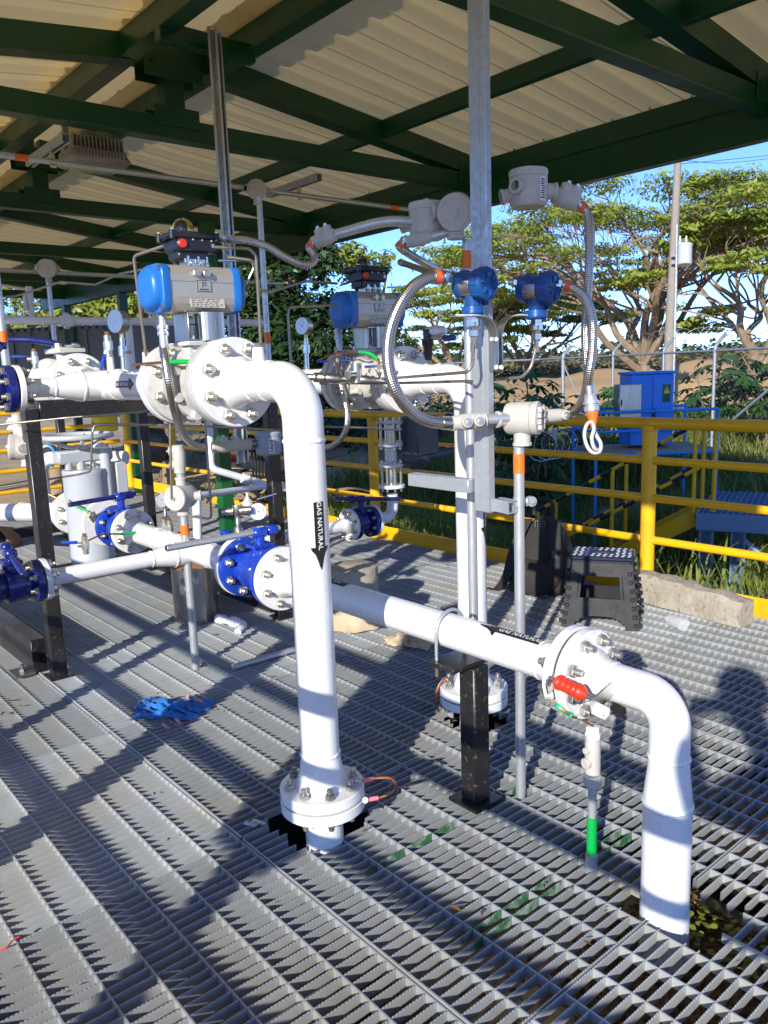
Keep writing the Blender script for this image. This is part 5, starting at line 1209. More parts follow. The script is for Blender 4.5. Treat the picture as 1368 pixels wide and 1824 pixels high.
# ---------------------------------------------------------------- drain unit behind the central riser (by the rail)
PX, PY = at(700, 920, Z=.42).x, at(700, 920, Z=.42).y
DU = thing('relief_valve_unit', 'white flanged relief assembly with long studs standing beside the yellow rail', 'valve', (PX, PY, 0), None)
dpt = lambda px, py: at(px, py, D=(V((PX, PY, .6)) - CAM).dot(cw))
sc_ = (V((PX, PY, .6)) - CAM).dot(cw) / FPX
topc, botc = dpt(712, 745), dpt(716, 880)
zz = lambda py: dpt(713, py).z
cx_, cy_ = PX, PY
mb = MB(); mb.tube(fillet([(cx_, cy_, zz(880)), (cx_, cy_, .42), (cx_, cy_ - .16, .42)], .11, 10), .038, 24); obj('elbow', mb, 'white_paint', DU)
for k, py in enumerate((862, 815, 797, 790, 750)):
    pass
def disc(py, rad, th, m='white_paint', nm='flange'): mb = MB(); mb.cyl((cx_, cy_, zz(py)), (cx_, cy_, zz(py) + th), rad, n=32, bev=.003); obj(nm, mb, m, DU)
disc(868, .088, .022); disc(829, .084, .020); disc(793, .084, .020); disc(752, .09, .016, 'valve_grey')
mb = MB(); mb.cyl((cx_, cy_, zz(862)), (cx_, cy_, zz(829)), .03, n=18); obj('sight_tube', mb, 'stainless', DU); mb = MB(); mb.cyl((cx_, cy_, zz(790)), (cx_, cy_, zz(755)), .032, n=18); obj('sight_tube', mb, 'stainless', DU)
mb = MB(); mb.cyl((cx_, cy_, zz(826)), (cx_, cy_, zz(793)), .042, n=20); obj('spool', mb, 'white_paint', DU)
for a in range(8):
    w = PI / 8 + a * PI / 4; x, y = cx_ + .068 * math.cos(w), cy_ + .068 * math.sin(w)
    mb = MB(); mb.cyl((x, y, zz(874)), (x, y, zz(826)), .0075, n=8); mb.cyl((x, y, zz(798)), (x, y, zz(742)), .0075, n=8)
    for q in (822, 868, 798, 750): mb.hexa((x, y, zz(q)), EZ, .014, .014)
    obj('stud', mb, 'bolt_zinc', DU)
mb = MB(); mb.box((cx_ + .12, cy_ + .16, zz(775)), (.16, .2, .26), bev=.01); mb.cyl((cx_ + .12, cy_ + .3, zz(765)), (cx_ + .05, cy_ + .6, zz(765)), .07, n=20); mb.cyl((cx_ + .2, cy_ + .35, zz(752)), (cx_ + .14, cy_ + .62, zz(752)), .05, n=16); obj('regulator_body', mb, 'steel_dark', DU)
mb = MB(); mb.lathe((cx_ + .06, cy_ + .05, zz(818)), V((.4, .9, .1)), [(0, .03), (.05, .075), (.12, .085), (.16, .07), (.18, .05), (.3, .045), (.32, .03), (.42, .026)], 24); obj('pilot_valve', mb, 'steel_dark', DU)
VD = lever_valve('lever_ball_valve', 'dark blue ball valve with a long blue lever near the concrete pedestal', (cx_, cy_ - .275, .42), EY, .105, .17, (.35, 1, -.1), 'navy_paint', 'navy_paint', lever_len=.46, stem=.15, rb=.07, lever_off=-.08)
mb = MB(); flange(mb, (cx_, cy_ - .188, .42), EY, .105, .024, .04); obj('end_flange', mb, 'white_paint', DU, ang=30)
bolts(VD, (cx_, cy_ - .215, .42), -EY, .084, 8, 0, .008)
DP = thing('drain_pipe', 'short white flanged pipe passing behind the central riser to the dark blue valve', 'pipe', (cx_, cy_ - .7, .42))
mb = MB(); flange(mb, (cx_, cy_ - .362, .42), -EY, .105, .024, .042, .07, rn=.06); mb.cyl((cx_, cy_ - .43, .42), (cx_, cy_ - 1.25, .42), .042, n=24); obj('pipe', mb, 'white_paint', DP, ang=30)
bolts(DP, (cx_, cy_ - .388, .42), -EY, .084, 8, 0, .008)
# white drain lines near the green column
mb = MB(); mb.tube(fillet([at(372, 745, D=5.2), at(376, 835, D=5.2), at(470, 862, D=5.4), at(520, 872, D=5.5)], .06), .024, 14); mb.lathe(at(430, 851, D=5.31), at(450, 857, D=5.35) - at(430, 851, D=5.31), [(0, .024), (.005, .034), (.05, .034), (.055, .024)], 14)
solo('drain_pipe', mb, 'pvc_white', 'white pipe bending down and right in front of the green column', 'pipe')
mb = MB(); mb.tube([at(345, 884, D=4.7), at(500, 862, D=5.6)], .021, 14); mb.tube(fillet([at(350, 885, D=4.72), at(352, 960, D=4.72)], .03), .026, 12)
solo('drain_pipe', mb, 'pvc_white', 'thin white pipe running level behind the grey round junction box', 'pipe')
# steel and concrete pedestals
p = V((-4.19, 2.06, 0)); mb = MB(); mb.cyl(p, p + EZ * .315, .128, n=48, caps=False); mb.cyl(p + EZ * .012, p + EZ * .306, .122, n=48, caps=False); mb.lathe(p + EZ * .300, EZ, [(0, .0), (.001, .124)], 40, m=1, caps=False)
mb.lathe(p, EZ, [(.315, .128), (.315, .122)], 48, caps=False)
solo('steel_pedestal', mb, ['brushed', 'terracotta'], 'short shiny steel tube pedestal under the white tee', 'pedestal')
p = at(632, 1108, Z=0); mb = MB(); mb.lathe(p, EZ, [(0, .150), (.30, .143), (.325, .139), (.333, .12), (.336, 0)], 48); PD = solo('concrete_pedestal', mb, 'concrete', 'round concrete pedestal with a cloth skirt behind the central riser', 'pedestal', ang=40)
mb = MB(); n = 60; vs = []
for j in range(4):
    for i in range(n):
        a = 2 * PI * i / n; R = (.158, .160, .170, .20)[j] * (1 + .05 * math.sin(i * .8 + j) * j / 3); vs.append(p + V((math.cos(a) * R, math.sin(a) * R, (.10 + .02 * math.sin(i * .5), .07, .03, .006)[j])))
mb.add(vs, [(j * n + i, j * n + (i + 1) % n, (j + 1) * n + (i + 1) % n, (j + 1) * n + i) for j in range(3) for i in range(n)]); obj('cloth_skirt', mb, 'cloth_beige', PD, recalc=False)
# pvc elbow lying on the grating, steel rod
a = at(388, 1102, Z=.025); b = at(436, 1112, Z=.025); mb = MB(); mb.tube(fillet([a, b, b + V((.04, -.07, -.02))], .03), .021, 16); mb.lathe(a, b - a, [(0, .028), (.05, .028), (.052, .02)], 16); d = (b - a).normalized(); mb.lathe(a + d * .11, d, [(0, .02), (.004, .031), (.05, .031), (.054, .02)], 8)
solo('pvc_pipe_piece', mb, 'pvc_white', 'bent piece of white plastic pipe lying on the deck by the steel pedestal', 'pipe')
mb = MB(); mb.cyl(at(415, 1189, Z=.016), at(548, 1150, Z=.016), .016, n=16); solo('steel_tube', mb, 'galv_conduit', 'loose grey steel tube lying on the grating behind the central riser', 'tube')
# ================================================================ INSTRUMENTS, CONDUIT, SMALL THINGS
def strut_rail(mb, p0, p1, face, w=.041, m=0):
    """C-channel from p0 to p1 with its slot towards face"""
    p0, p1 = V(p0), V(p1); d = (p1 - p0).normalized(); f = V(face); f = (f - d * f.dot(d)).normalized(); s = d.cross(f); t = .003; h = w / 2; L = (p1 - p0)
    for poly in ([(-h, -h), (h, -h), (h, -h + t), (-h, -h + t)], [(-h, -h + t), (-h + t, -h + t), (-h + t, h), (-h, h)], [(h - t, -h + t), (h, -h + t), (h, h), (h - t, h)], [(-h + t, h - t), (-h + .0115, h - t), (-h + .0115, h), (-h + t, h)], [(h - .0115, h - t), (h - t, h - t), (h - t, h), (h - .0115, h)]):
        mb.prism(poly, p0, s, f, L, m)
SPX, SPY = -1.70, 1.85
t = thing('instrument_strut', 'heavy galvanised strut post hanging from the roof with the blue transmitters on it', 'strut', (SPX, SPY, .95), None)
mb = MB(); zb_ = at(868, 912, Y=SPY).z; mb.box((SPX, SPY, (zb_ + 3.0) / 2), (.066, .026, 3.0 - zb_), bev=.003); mb.box((SPX, SPY - .0135, (zb_ + 3.0) / 2), (.022, .001, 3.0 - zb_ - .01)); obj('post', mb, 'galvanised', t)
mb = MB()
q0, q1 = at(733, 853, Y=SPY - .02), at(852, 868, Y=SPY - .02); z = (q0.z + q1.z) / 2; mb.box(((q0.x + SPX - .04) / 2, SPY - .015, z), (abs(q0.x - SPX) - .036, .041, .043), bev=.002); obj('cross_arm', mb, 'galvanised', t)
mb = MB(); b0 = at(884, 898, Y=SPY + .03); b1 = V((-1.605, 1.904 - .03, b0.z)); strut_rail(mb, (SPX + .02, SPY + .033, b0.z), (-1.60, 1.87, b0.z), (0, 0, 1), .04); obj('bracket', mb, 'galvanised', t)
t2 = thing('hanging_strut', 'thin galvanised slotted strut hanging from the ridge plate behind the nearest actuator', 'strut', (-3.63, 2.1, .9))
mb = MB(); strut_rail(mb, (-3.63, 2.1, .95), (-3.63, 2.1, 3.02), TOCAM((-3.63, 2.1, 2)) * V((1, 1, 0)), .045); strut_rail(mb, (-3.665, 2.135, .95), (-3.665, 2.135, 3.02), (1, .3, 0), .041); obj('channel', mb, 'galvanised', t2)
def conduit(label, pts, r, bands=(), rad=.05, name='conduit', m='galv_conduit', group='vertical steel conduits', n=18):
    t = thing(name, label, 'conduit', pts[0], group); mb = MB(); mb.tube(fillet(pts, rad, 8), r, n); obj('tube', mb, m, t)
    for a, b, c in bands: mb = MB(); mb.cyl(a, b, r + .0012, n=n, caps=False); obj('colour_band', mb, c, t)
    return t
def vz(px, py, X, Y):                                        # height on a vertical line
    a, b = at(px, py, X=X), at(px, py, Y=Y); return (a.z + b.z) / 2
cz = lambda py: at(925, py, Y=1.904).z
c1 = conduit('long galvanised conduit with an orange band under the lugged junction box', [(-1.605, 1.904, -.12), (-1.605, 1.904, cz(790))], .0165, [((-1.605, 1.904, cz(843)), (-1.605, 1.904, cz(808)), 'orange_tape')])
mb = MB(); q = V((-1.605, 1.904, cz(893))); mb.cyl(q - EZ * .014, q + EZ * .014, .0185, n=18); mb.box(q + V((.02, .026, 0)), (.012, .02, .028), bev=.002); mb.box(q + V((.028, .016, 0)), (.006, .03, .026), bev=.002); mb.cyl(q + V((.035, .02, .0)), q + V((.018, .028, 0)), .016, n=14); mb.hexa(q + V((.036, .018, 0)), (.8, -.5, 0), .007, .008); obj('clamp', mb, 'galvanised', c1)
c2y = lambda py: at(842, py, Y=1.95).z
conduit('galvanised conduit with a red-orange top band dropping behind the strut to the low pipe', [(-1.852, 1.95, .52), (-1.852, 1.95, c2y(425))], .0165, [((-1.852, 1.95, c2y(478)), (-1.852, 1.95, c2y(445)), 'orange_tape')])
p0 = at(349, 1190, Z=0); lz = lambda py: at(340, py, Y=p0.y).z
conduit('galvanised conduit with an orange band standing in the deck left of the bright blue valve', [(p0.x, p0.y, -.1), (p0.x, p0.y, lz(905))], .019, [((p0.x, p0.y, lz(955)), (p0.x, p0.y, lz(938)), 'orange_tape')])
q = at(470, 500, X=-4.0); kz = lambda py: at(472, py, X=q.x).z; ky = at(470, 500, X=-4.0).y
conduit('grey hanging conduit with an orange band behind the nearest actuator', [(q.x, ky, .9), (q.x, ky, kz(352))], .0165, [((q.x, ky, kz(612)), (q.x, ky, kz(592)), 'orange_tape')])
q = at(10, 640, D=4.2); ez = lambda py: at(10, py, D=4.2).z
conduit('light grey conduit with an orange band at the far left edge', [(q.x, q.y, ez(712)), (q.x, q.y, ez(470))], .021, [((q.x, q.y, ez(612)), (q.x, q.y, ez(590)), 'orange_tape')])
# conduit under the roof with lamp and round boxes
CXr = -4.36; cz0 = at(440, 335, X=CXr).z
rc = conduit('level conduit with orange bands clamped under the roof trusses across the pipes', [(CXr, .6, cz0), (CXr, at(730, 372, X=CXr).y + .5, cz0)], .015, [((CXr, at(24, 268, X=CXr).y, cz0), (CXr, at(48, 271, X=CXr).y, cz0), 'orange_tape'), ((CXr, at(693, 367, X=CXr).y, cz0), (CXr, at(709, 370, X=CXr).y, cz0), 'orange_tape')], group='conduits under the roof')
for px in (92, 533):
    y = at(px, 277 if px < 200 else 345, X=CXr).y; mb = MB(); mb.cyl((CXr, y - .012, cz0), (CXr, y + .012, cz0), .019, n=14); mb.box((CXr, y, cz0 + .024), (.024, .022, .02)); mb.cyl((CXr, y, cz0 + .03), (CXr, y, cz0 + .05), .010, n=10); mb.cyl((CXr + .01, y - .015, cz0 - .022), (CXr + .01, y + .015, cz0 - .022), .009, n=10); obj('pipe_clamp', mb, 'clamp_zinc', rc)
    mb = MB(); strut_rail(mb, (CXr - .35, y, cz0 + .066), (CXr + .22, y, cz0 + .066), (0, 0, -1), .041); obj('strut_arm', mb, 'galvanised', rc)
q = at(85, 490, X=-6.6); rz2 = q.z
conduit('far level conduit under the second bay of the roof', [(-6.6, .5, rz2 + .02), (-6.6, 4.4, rz2 + .02)], .016, group='conduits under the roof')
conduit('far hanging conduit dropping from the round box at the left', [(-6.6, q.y, 1.2), (-6.6, q.y, rz2)], .018, group='vertical steel conduits')
def jbox(name, label, c, ax, r, h, hubs=(), m='grey_cast', lugs=0, rim=True, window=None, sticker=None, group='explosion-proof junction boxes', emboss=0):
    c = V(c); ax = V(ax).normalized(); t = thing(name, label, 'junction box', c, group); mb = MB()
    mb.lathe(c - ax * h / 2, ax, [(0, r * .5), (.003, r * .86), (h * .12, r * .98), (h * .5, r), (h * .80, r), (h * .80 + .0001, r)], 36)
    for d, rr, L in hubs:
        d = V(d).normalized(); st = c + d * r * .55 if abs(d.dot(ax)) < .8 else c - ax * h * .3
        mb.cyl(st, c + d * (r + L), rr, n=22, bev=.003); mb.lathe(c + d * (r + L - .012), d, [(0, rr), (.002, rr + .0035), (.010, rr + .0035), (.012, rr)], 22)
    obj('housing', mb, m, t, ang=35)
    mb = MB(); mb.lathe(c + ax * h * .30, ax, [(0, r * .9), (.0, r * .985), (.003, r * 1.0), (h * .13, r * 1.03), (h * .17, r * 1.03), (h * .21, r * .98), (h * .215, r * .80), (h * .23, r * .78), (h * .23, 0)], 36)
    if lugs:
        a = V((0, 0, 1)); x = (a - ax * a.dot(ax)).normalized(); y = ax.cross(x)
        for k in range(lugs):
            w = (k - (lugs - 1) / 2) * .55; 
            for sg in (1, -1): mb.box(c + ax * (h * .56) + (x * math.sin(w) * .72 + y * sg * math.cos(w) * .5) * r, (.016, .016, .016), R=M4((ax, x, y)).transposed(), bev=.002)
    else:
        mb.cyl(c + ax * h * .5, c + ax * h * .62, r * .16, n=8)
    obj('cover', mb, m, t, ang=35)
    mb = MB(); mb.lathe(c + ax * h * .292, ax, [(0, r * .99), (.003, r * .99)], 36); obj('cover_gasket', mb, 'gasket', t)
    if window:
        d = V(window).normalized(); mb = MB(); p = c + d * r * .9; mb.lathe(p, d, [(0, .024), (.016, .024), (.018, .022), (.018, .015), (.008, .015)], 28); mb.lathe(p, d, [(.009, .0), (.0095, .015)], 24, m=1, caps=False); up = EZ; rt = d.cross(up).normalized(); mb.box(p + d * .0105 + up * .004, (.004, .004, .018), R=M4((rt, d, up)).transposed() , m=2)
        obj('sight_window', mb, [m, 'glass_green', 'ink'], t)
    if sticker:
        d = V(sticker).normalized(); mb = MB(); n = 6; s = d.cross(ax).normalized(); vs = []
        for k in range(n + 1):
            w = (k / n - .5) * .42; e = (d * math.cos(w) + s * math.sin(w)) * (r + .0012); vs += [c + e - ax * h * .38, c + e + ax * h * .26]
        mb.add(vs, [(2 * k, 2 * k + 2, 2 * k + 3, 2 * k + 1) for k in range(n)])
        for row in range(9):
            vs = []; rr_ = random.Random(row)
            a0, a1 = -.15 + rr_.uniform(0, .04), .05 + rr_.uniform(0, .13)
            for w in (a0, (a0 + a1) / 2, a1): e = (d * math.cos(w) + s * math.sin(w)) * (r + .0018); vs += [c + e + ax * h * (.20 - row * .06), c + e + ax * h * (.165 - row * .06)]
            mb.add(vs, [(0, 2, 3, 1), (2, 4, 5, 3)], 1)
        obj('sticker', mb, ['sticker_white', 'ink_blue'], t, recalc=False)
    return t
defm('ink_blue', (.03, .06, .16), .5)
defm('glass_green', (.20, .26, .18), .15, coat=.5)
DS = 2.66
SR = V((.644, .765, 0))                                      # to the right in the photograph, level
def dp(px, py, D=DS): return at(px, py, D=D - (.22 * sst(560, 720, px) if D < 2.9 else 0))
j1 = dp(760, 396, 2.78); jbox('junction_box', 'squat grey junction box with a screwed lid at the right end of the bent conduit', j1, (0, 0, 1), .056, .115, [((-.85, -.5, 0), .024, .03), ((.6, .8, .0), .022, .02)])
j2 = dp(812, 376, 2.72); jbox('junction_box', 'round-faced grey junction box just left of the top of the strut', j2, (.62, -.72, -.25), .055, .10, [((0, 0, -1), .026, .03), ((-.64, -.76, 0), .022, .02)])
j3 = dp(941, 338, 2.62); jbox('junction_box', 'grey junction box with a sight window and sticker at the upper right of the strut', j3, (0, 0, 1), .057, .108, [((-.6, -.8, -.25), .020, .03), ((.62, .78, -.1), .023, .03)], window=(.10, -.99, .05), sticker=(.95, -.05, 0))
j4 = dp(930, 745, 2.66); jbox('junction_box', 'grey junction box with a lugged round cover above the banded conduit', j4, (.90, .42, 0), .050, .105, [((0, 0, -1), .026, .035), ((-.45, -.9, 0), .022, .035), ((.2, 1, -.05), .022, .03)], lugs=4)
j5 = at(457, 338, X=CXr + .02); jbox('junction_box', 'round grey box under the roof where the conduit branches down', j5, (.85, -.5, -.15), .058, .09, [((0, 0, -1), .022, .03), ((0, 1, 0), .02, .02), ((0, -1, 0), .02, .02)])
j6 = at(85, 478, X=-6.55); jbox('junction_box', 'dim round grey box under the far roof bay at the left', j6, (.85, -.5, -.15), .07, .1, [((0, 0, -1), .024, .03), ((0, 1, 0), .02, .02), ((0, -1, 0), .02, .02)])
j7 = at(333, 888, X=p0.x); jbox('junction_box', 'round-faced grey junction box on top of the banded conduit left of the bright blue valve', (p0.x, p0.y, lz(888)), (.45, -.88, .02), .058, .12, [((0, 0, -1), .026, .03), ((0, 0, 1), .024, .035), ((.5, .86, 0), .022, .03)])
j8 = dp(44, 797, 3.7); jbox('junction_box', 'grey junction box with a side plug hanging at the left edge beside the black post', j8, (-.35, -.93, .1), .058, .13, [((0, 0, 1), .026, .04), ((.93, -.35, 0), .026, .02), ((0, 0, -1), .022, .03)])
j9 = dp(478, 790, 3.85); jbox('junction_box', 'blue-grey square-shouldered junction box peeking out left of the central riser', j9, (0, 0, 1), .062, .11, [((-.64, -.76, 0), .026, .03)], m='box_blue', sticker=(.9, -.3, 0))
# ---- sealing fittings
def seal(label, a, b, r=.021, m='grey_cast', plugs=((.35, 0), (.7, 0)), group='conduit sealing fittings', up=None):
    a, b = V(a), V(b); d = (b - a).normalized(); L = (b - a).length; t = thing('seal_fitting', label, 'conduit fitting', (a + b) / 2, group)
    mb = MB(); mb.lathe(a, d, [(0, r * .8), (.002, r), (L * .18, r), (L * .26, r * 1.12), (L * .74, r * 1.12), (L * .82, r), (L - .002, r), (L, r * .8)], 22)
    u = V(up) if up else V((0, 0, 1)); u = (u - d * u.dot(d)).normalized()
    for f, _ in plugs: p = a + d * (L * f) + u * r * .7; mb.cyl(p, p + u * r * .95, r * .8, n=18, bev=.002)
    obj('body', mb, m, t, ang=35)
    for f, _ in plugs: mb = MB(); p = a + d * (L * f) + u * r * 1.6; mb.cyl(p, p + u * .004, r * .55, n=14); mb.box(p + u * .007, (.010, .010, .009), R=u.to_track_quat('Z', 'Y').to_matrix()); obj('plug', mb, 'bolt_zinc', t)
    return t
def bent(label, pts, r, name='conduit', m='galv_conduit', group='short conduit runs'):
    mb = MB(); mb.tube(spline(pts, 8), r, 18); return solo(name, mb, m, label, 'conduit', group)
seal('grey sealing fitting at the left end of the bent conduit', dp(560, 432, 2.68), dp(598, 417, 2.70), .021, up=(0, 0, 1))
bent('thick galvanised conduit bending up from the sealing fitting to the squat junction box', [dp(596, 418, 2.70), dp(625, 410, 2.71), dp(665, 399, 2.73), dp(700, 394, 2.75), dp(735, 396, 2.77)], .0165)
seal('grey sealing fitting below the squat junction box, pointing left', dp(722, 432, 2.74), dp(766, 422, 2.74), .019, up=TOCAM(dp(740, 430)) * -1)
bent('short galvanised conduit joining the lower sealing fitting to the strut', [dp(764, 423, 2.74), dp(790, 416, 2.74), dp(820, 408, 2.74)], .015)
seal('grey sealing fitting at the right of the windowed junction box', dp(985, 346, 2.64), dp(1030, 363, 2.64), .025, up=(0, 0, 1), plugs=((.4, 0), (.75, 0)))
seal('pale grey sealing fitting left of the lugged junction box with two plugs', dp(806, 754, 2.60), dp(866, 748, 2.62), .022, up=TOCAM(dp(830, 750)))
bent('short conduit between the two-plug fitting and the lugged junction box', [dp(862, 748, 2.62), dp(885, 746, 2.63), dp(905, 745, 2.64)], .016)
seal('pale grey sealing fitting right of the lugged junction box', dp(962, 742, 2.70), dp(1010, 739, 2.74), .019, up=TOCAM(dp(985, 740)), plugs=((.75, 0),))
seal('grey sealing fitting with raised letters right of the front hose end', dp(378, 797, 3.7), dp(446, 791, 3.8), .026, up=(0, 0, 1), plugs=((.3, 0), (.6, 0)))
bent('dark short conduit behind the lettered sealing fitting', [dp(444, 791, 3.8), dp(456, 790, 3.82), dp(466, 790, 3.84)], .022, m='bolt_dark')
q = V((p0.x, p0.y, 0))
seal('upright grey sealing fitting above the round-faced junction box', (p0.x, p0.y, lz(846)), (p0.x, p0.y, lz(795)), .027, up=(-.5, -.85, 0), plugs=((.3, 0), (.8, 0)))
bent('short upright conduit under the grey sealing fitting', [(p0.x, p0.y, lz(868)), (p0.x, p0.y, lz(857)), (p0.x, p0.y, lz(845))], .020)
seal('upright grey sealing fitting above the left edge junction box', dp(34, 775, 3.7), dp(30, 738, 3.7), .024, up=(-.6, -.8, 0))
# green banded conduit beside the right flange
gx, gy = -1.207, 1.735; g_ = lambda py: at(1046, py, Y=gy).z
GC = thing('bonding_conduit', 'short upright conduit with a green painted band under the right flange', 'conduit', (gx, gy, 0))
mb = MB(); mb.cyl((gx, gy, -.15), (gx, gy, g_(1392)), .0125, n=18); mb.cyl((gx, gy, g_(1518)), (gx, gy, -.06), .0165, n=18); obj('tube', mb, 'galv_conduit', GC)
mb = MB(); mb.cyl((gx, gy, g_(1516)), (gx, gy, g_(1450)), .0142, n=18, caps=False); obj('green_band', mb, 'green_tape', GC)
mb = MB(); mb.cyl((gx, gy, g_(1372)), (gx, gy, g_(1312)), .0215, n=20); mb.lathe((gx, gy, g_(1396)), EZ, [(0, .016), (.004, .024), (.03, .025), (.034, .0215)], 20); u = V((-.2, -.98, 0)); 
for py, rr in ((1352, .0155), (1330, .010)): p = V((gx, gy, g_(py))) + u * .012; mb.cyl(p, p + u * .018, rr, n=16, bev=.002)
obj('seal_body', mb, 'grey_cast', GC, ang=35)
mb = MB(); mb.lathe((gx, gy, g_(1312)), EZ, [(0, .019), (.004, .022), (.016, .022), (.018, .019), (.034, .0185), (.037, .014), (.037, .008)], 8); obj('cable_gland', mb, 'pvc_white', GC)
# insulating joint kit on the right flange
IK = thing('spark_gap', 'red ribbed spark gap arrester bridging the right flange joint', 'arrester', (-1.25, 1.58, .52))
a, b = at(985, 1210, Y=1.585), at(1047, 1240, Y=1.585); d = (b - a).normalized(); L = (b - a).length
mb = MB(); pr = [(0, .004), (L * .10, .014)]
for k in range(5): f = L * (.14 + .145 * k); e = .021 if k in (0, 4) else .0185; pr += [(f, e * .86), (f + L * .03, e), (f + L * .09, e), (f + L * .125, e * .86)]
pr += [(L * .92, .013), (L, .004)]; mb.lathe(a, d, pr, 28); obj('body', mb, 'red_rubber', IK, ang=40)
for p, q, s in ((a - d * .012, a + d * .01, 1), (b + d * .014, b - d * .008, 1)):
    mb = MB(); mb.cyl(p, q, .006, n=10); mb.box(p + V((0, .035, -.012)), (.005, .10, .042), R=M4.Rotation(.25, 3, 'X'), bev=.002); obj('bracket', mb, 'stainless', IK)
mb = MB(); mb.box(b + V((.02, .03, -.045)), (.04, .04, .005)); obj('bracket_foot', mb, 'stainless', IK)
mb = MB(); n_ = at(1062, 1262, Y=1.60); mb.lathe(n_, V((1, -.1, -.08)), [(0, .018), (.03, .018), (.031, .012), (.022, .011)], 6); obj('white_cap', mb, 'pvc_white', IK)
mb = MB(); n_ = at(1092, 1262, Y=1.66); mb.hexa(n_, V((1, 0, 0)), .016, .03); obj('black_nut', mb, 'black_plastic', IK)
BC = thing('bonding_cable', 'copper bonding cable with a mint green sleeve running into the white cable gland', 'cable', (gx, gy - .1, .4))
a, b, c = at(982, 1250, Y=1.60), at(1018, 1275, Y=1.63), V((gx, gy, g_(1290))); mb = MB(); mb.tube(spline([a, b, at(1034, 1280, Y=1.70), c], 6), .0042, 8); obj('wire', mb, 'copper', BC)
mb = MB(); mb.tube(spline([a + (b - a) * .1, a.lerp(b, .5), b], 4), .0072, 10); obj('sleeve', mb, 'mint_sleeve', BC)
mb = MB(); mb.box(a, (.03, .02, .018), R=M4.Rotation(.5, 3, 'Z'), bev=.003); mb.hexa(a, (0, -1, .2), .008, .014); obj('lug', mb, 'bolt_zinc', BC)
# copper jumper on the central foot flange
CJ = thing('bonding_cable', 'curled copper bonding cable with pink sleeves on the foot flange of the central riser', 'cable', (-1.72, 1.36, .2))
a = V((-1.752, 1.352, .192)); e = V((-1.738, 1.352, .135)); u_ = V((.62, .78, 0)); pts = [a, a + u_ * .045 + EZ * .006, a + u_ * .085 + EZ * .003, a + u_ * .10 - EZ * .02, a + u_ * .09 - EZ * .042, a + u_ * .055 - EZ * .056, e]
mb = MB(); mb.tube(spline(pts, 8), .0052, 10); obj('wire', mb, 'copper', CJ); mb = MB(); mb.tube([pts[0].lerp(pts[1], .1), pts[0].lerp(pts[1], .75)], .0068, 10); obj('sleeve', mb, 'pink_sleeve', CJ)
mb = MB(); mb.tube([pts[-2].lerp(pts[-1], .2), pts[-1]], .0066, 10); obj('sleeve', mb, 'pink_sleeve', CJ)
mb = MB(); mb.tube([a, a + (a - pts[1]).normalized() * .05], .0045, 8); mb.hexa(a + V((-.012, -.012, -.006)), EZ, .010, .014); obj('lug', mb, 'bolt_zinc', CJ); mb = MB(); mb.hexa(e, (.5, -.5, .4), .010, .014); obj('lug', mb, 'bolt_zinc', CJ)
mb = MB(); mb.tube(spline([at(782, 1268, Y=YB - .12), at(776, 1250, Y=YB - .13), at(780, 1225, Y=YB - .12), at(792, 1208, Y=YB - .09), at(800, 1215, Y=YB - .08)], 6), .0052, 8); solo('bonding_cable', mb, 'copper', 'copper bonding cable looped at the left of the rear foot flange', 'cable')
def jumper(label, pts, sl, sleeve='green_tape'):
    t = thing('bonding_cable', label, 'cable', pts[0]); mb = MB(); P = spline(pts, 8); mb.tube(P, .0045, 8); obj('wire', mb, 'copper', t); n = len(P)
    mb = MB(); mb.tube(P[int(n * sl[0]):int(n * sl[1]) + 1], .0075, 10); obj('sleeve', mb, sleeve, t)
    mb = MB(); e = P[-1]; mb.box(e + V((0, 0, -.01)), (.01, .045, .055), R=M4.Rotation(.5, 3, 'X'), bev=.002); mb.hexa(e + V((.006, .0, 0)), EX, .009, .012); obj('lug', mb, 'bolt_zinc', t); return t
jumper('copper bonding cable with a green sleeve across the nearest valve', [dp(236, 650, 2.75), dp(270, 647, 2.6), dp(305, 645, 2.5), dp(340, 645, 2.46), dp(352, 652, 2.44)], (.45, .82))
jumper('dark copper bonding cable with a green sleeve on the second valve', [dp(566, 642, 3.5), dp(600, 629, 3.35), dp(640, 627, 3.25), dp(666, 634, 3.22), dp(678, 655, 3.2)], (.5, .82))
jumper('thin bonding cable with a green sleeve in front of the grey strainer', [dp(85, 880, 4.6), dp(120, 896, 4.6), dp(150, 908, 4.6), dp(166, 918, 4.6)], (.5, .8))
jumper('black bonding wire with green sleeve running to the bright blue left valve', [dp(152, 965, 3.9), dp(185, 952, 4.1), dp(220, 951, 4.2), dp(258, 946, 4.25)], (.6, .9))
# ---- flexible hoses
def hose(label, pts, r, ends=(1, 1), bandm='orange_seal', k=10, bands=(0, 0)):
    t = thing('flexible_hose', label, 'hose', pts[0], 'braided flexible hoses'); P = spline(pts, k); mb = MB(); mb.tube(P, r, 20); obj('braid', mb, 'braid', t)
    for i, (a, b) in enumerate(((P[0], P[1]), (P[-1], P[-2]))):
        d = (a - b).normalized()
        if ends[i]:
            mb = MB(); mb.lathe(a - d * r * 1.6, d, [(0, r * 1.02), (.001, r * 1.16), (r * 1.8, r * 1.16), (r * 1.9, r * .98), (r * 2.2, r * .98)], 20); mb.lathe(a + d * r * .5, d, [(0, r * 1.25), (r * .9, r * 1.25)], 6); mb.cyl(a + d * r * 1.3, a + d * r * 2.2, r * .85, n=14); obj('end_fitting', mb, 'stainless', t)
        if bands[i]: mb = MB(); mb.lathe(a - d * r * 1.4, d, [(0, r * 1.2), (r * 1.2, r * 1.2)], 20, caps=False); obj('colour_band', mb, bandm, t)
    return t
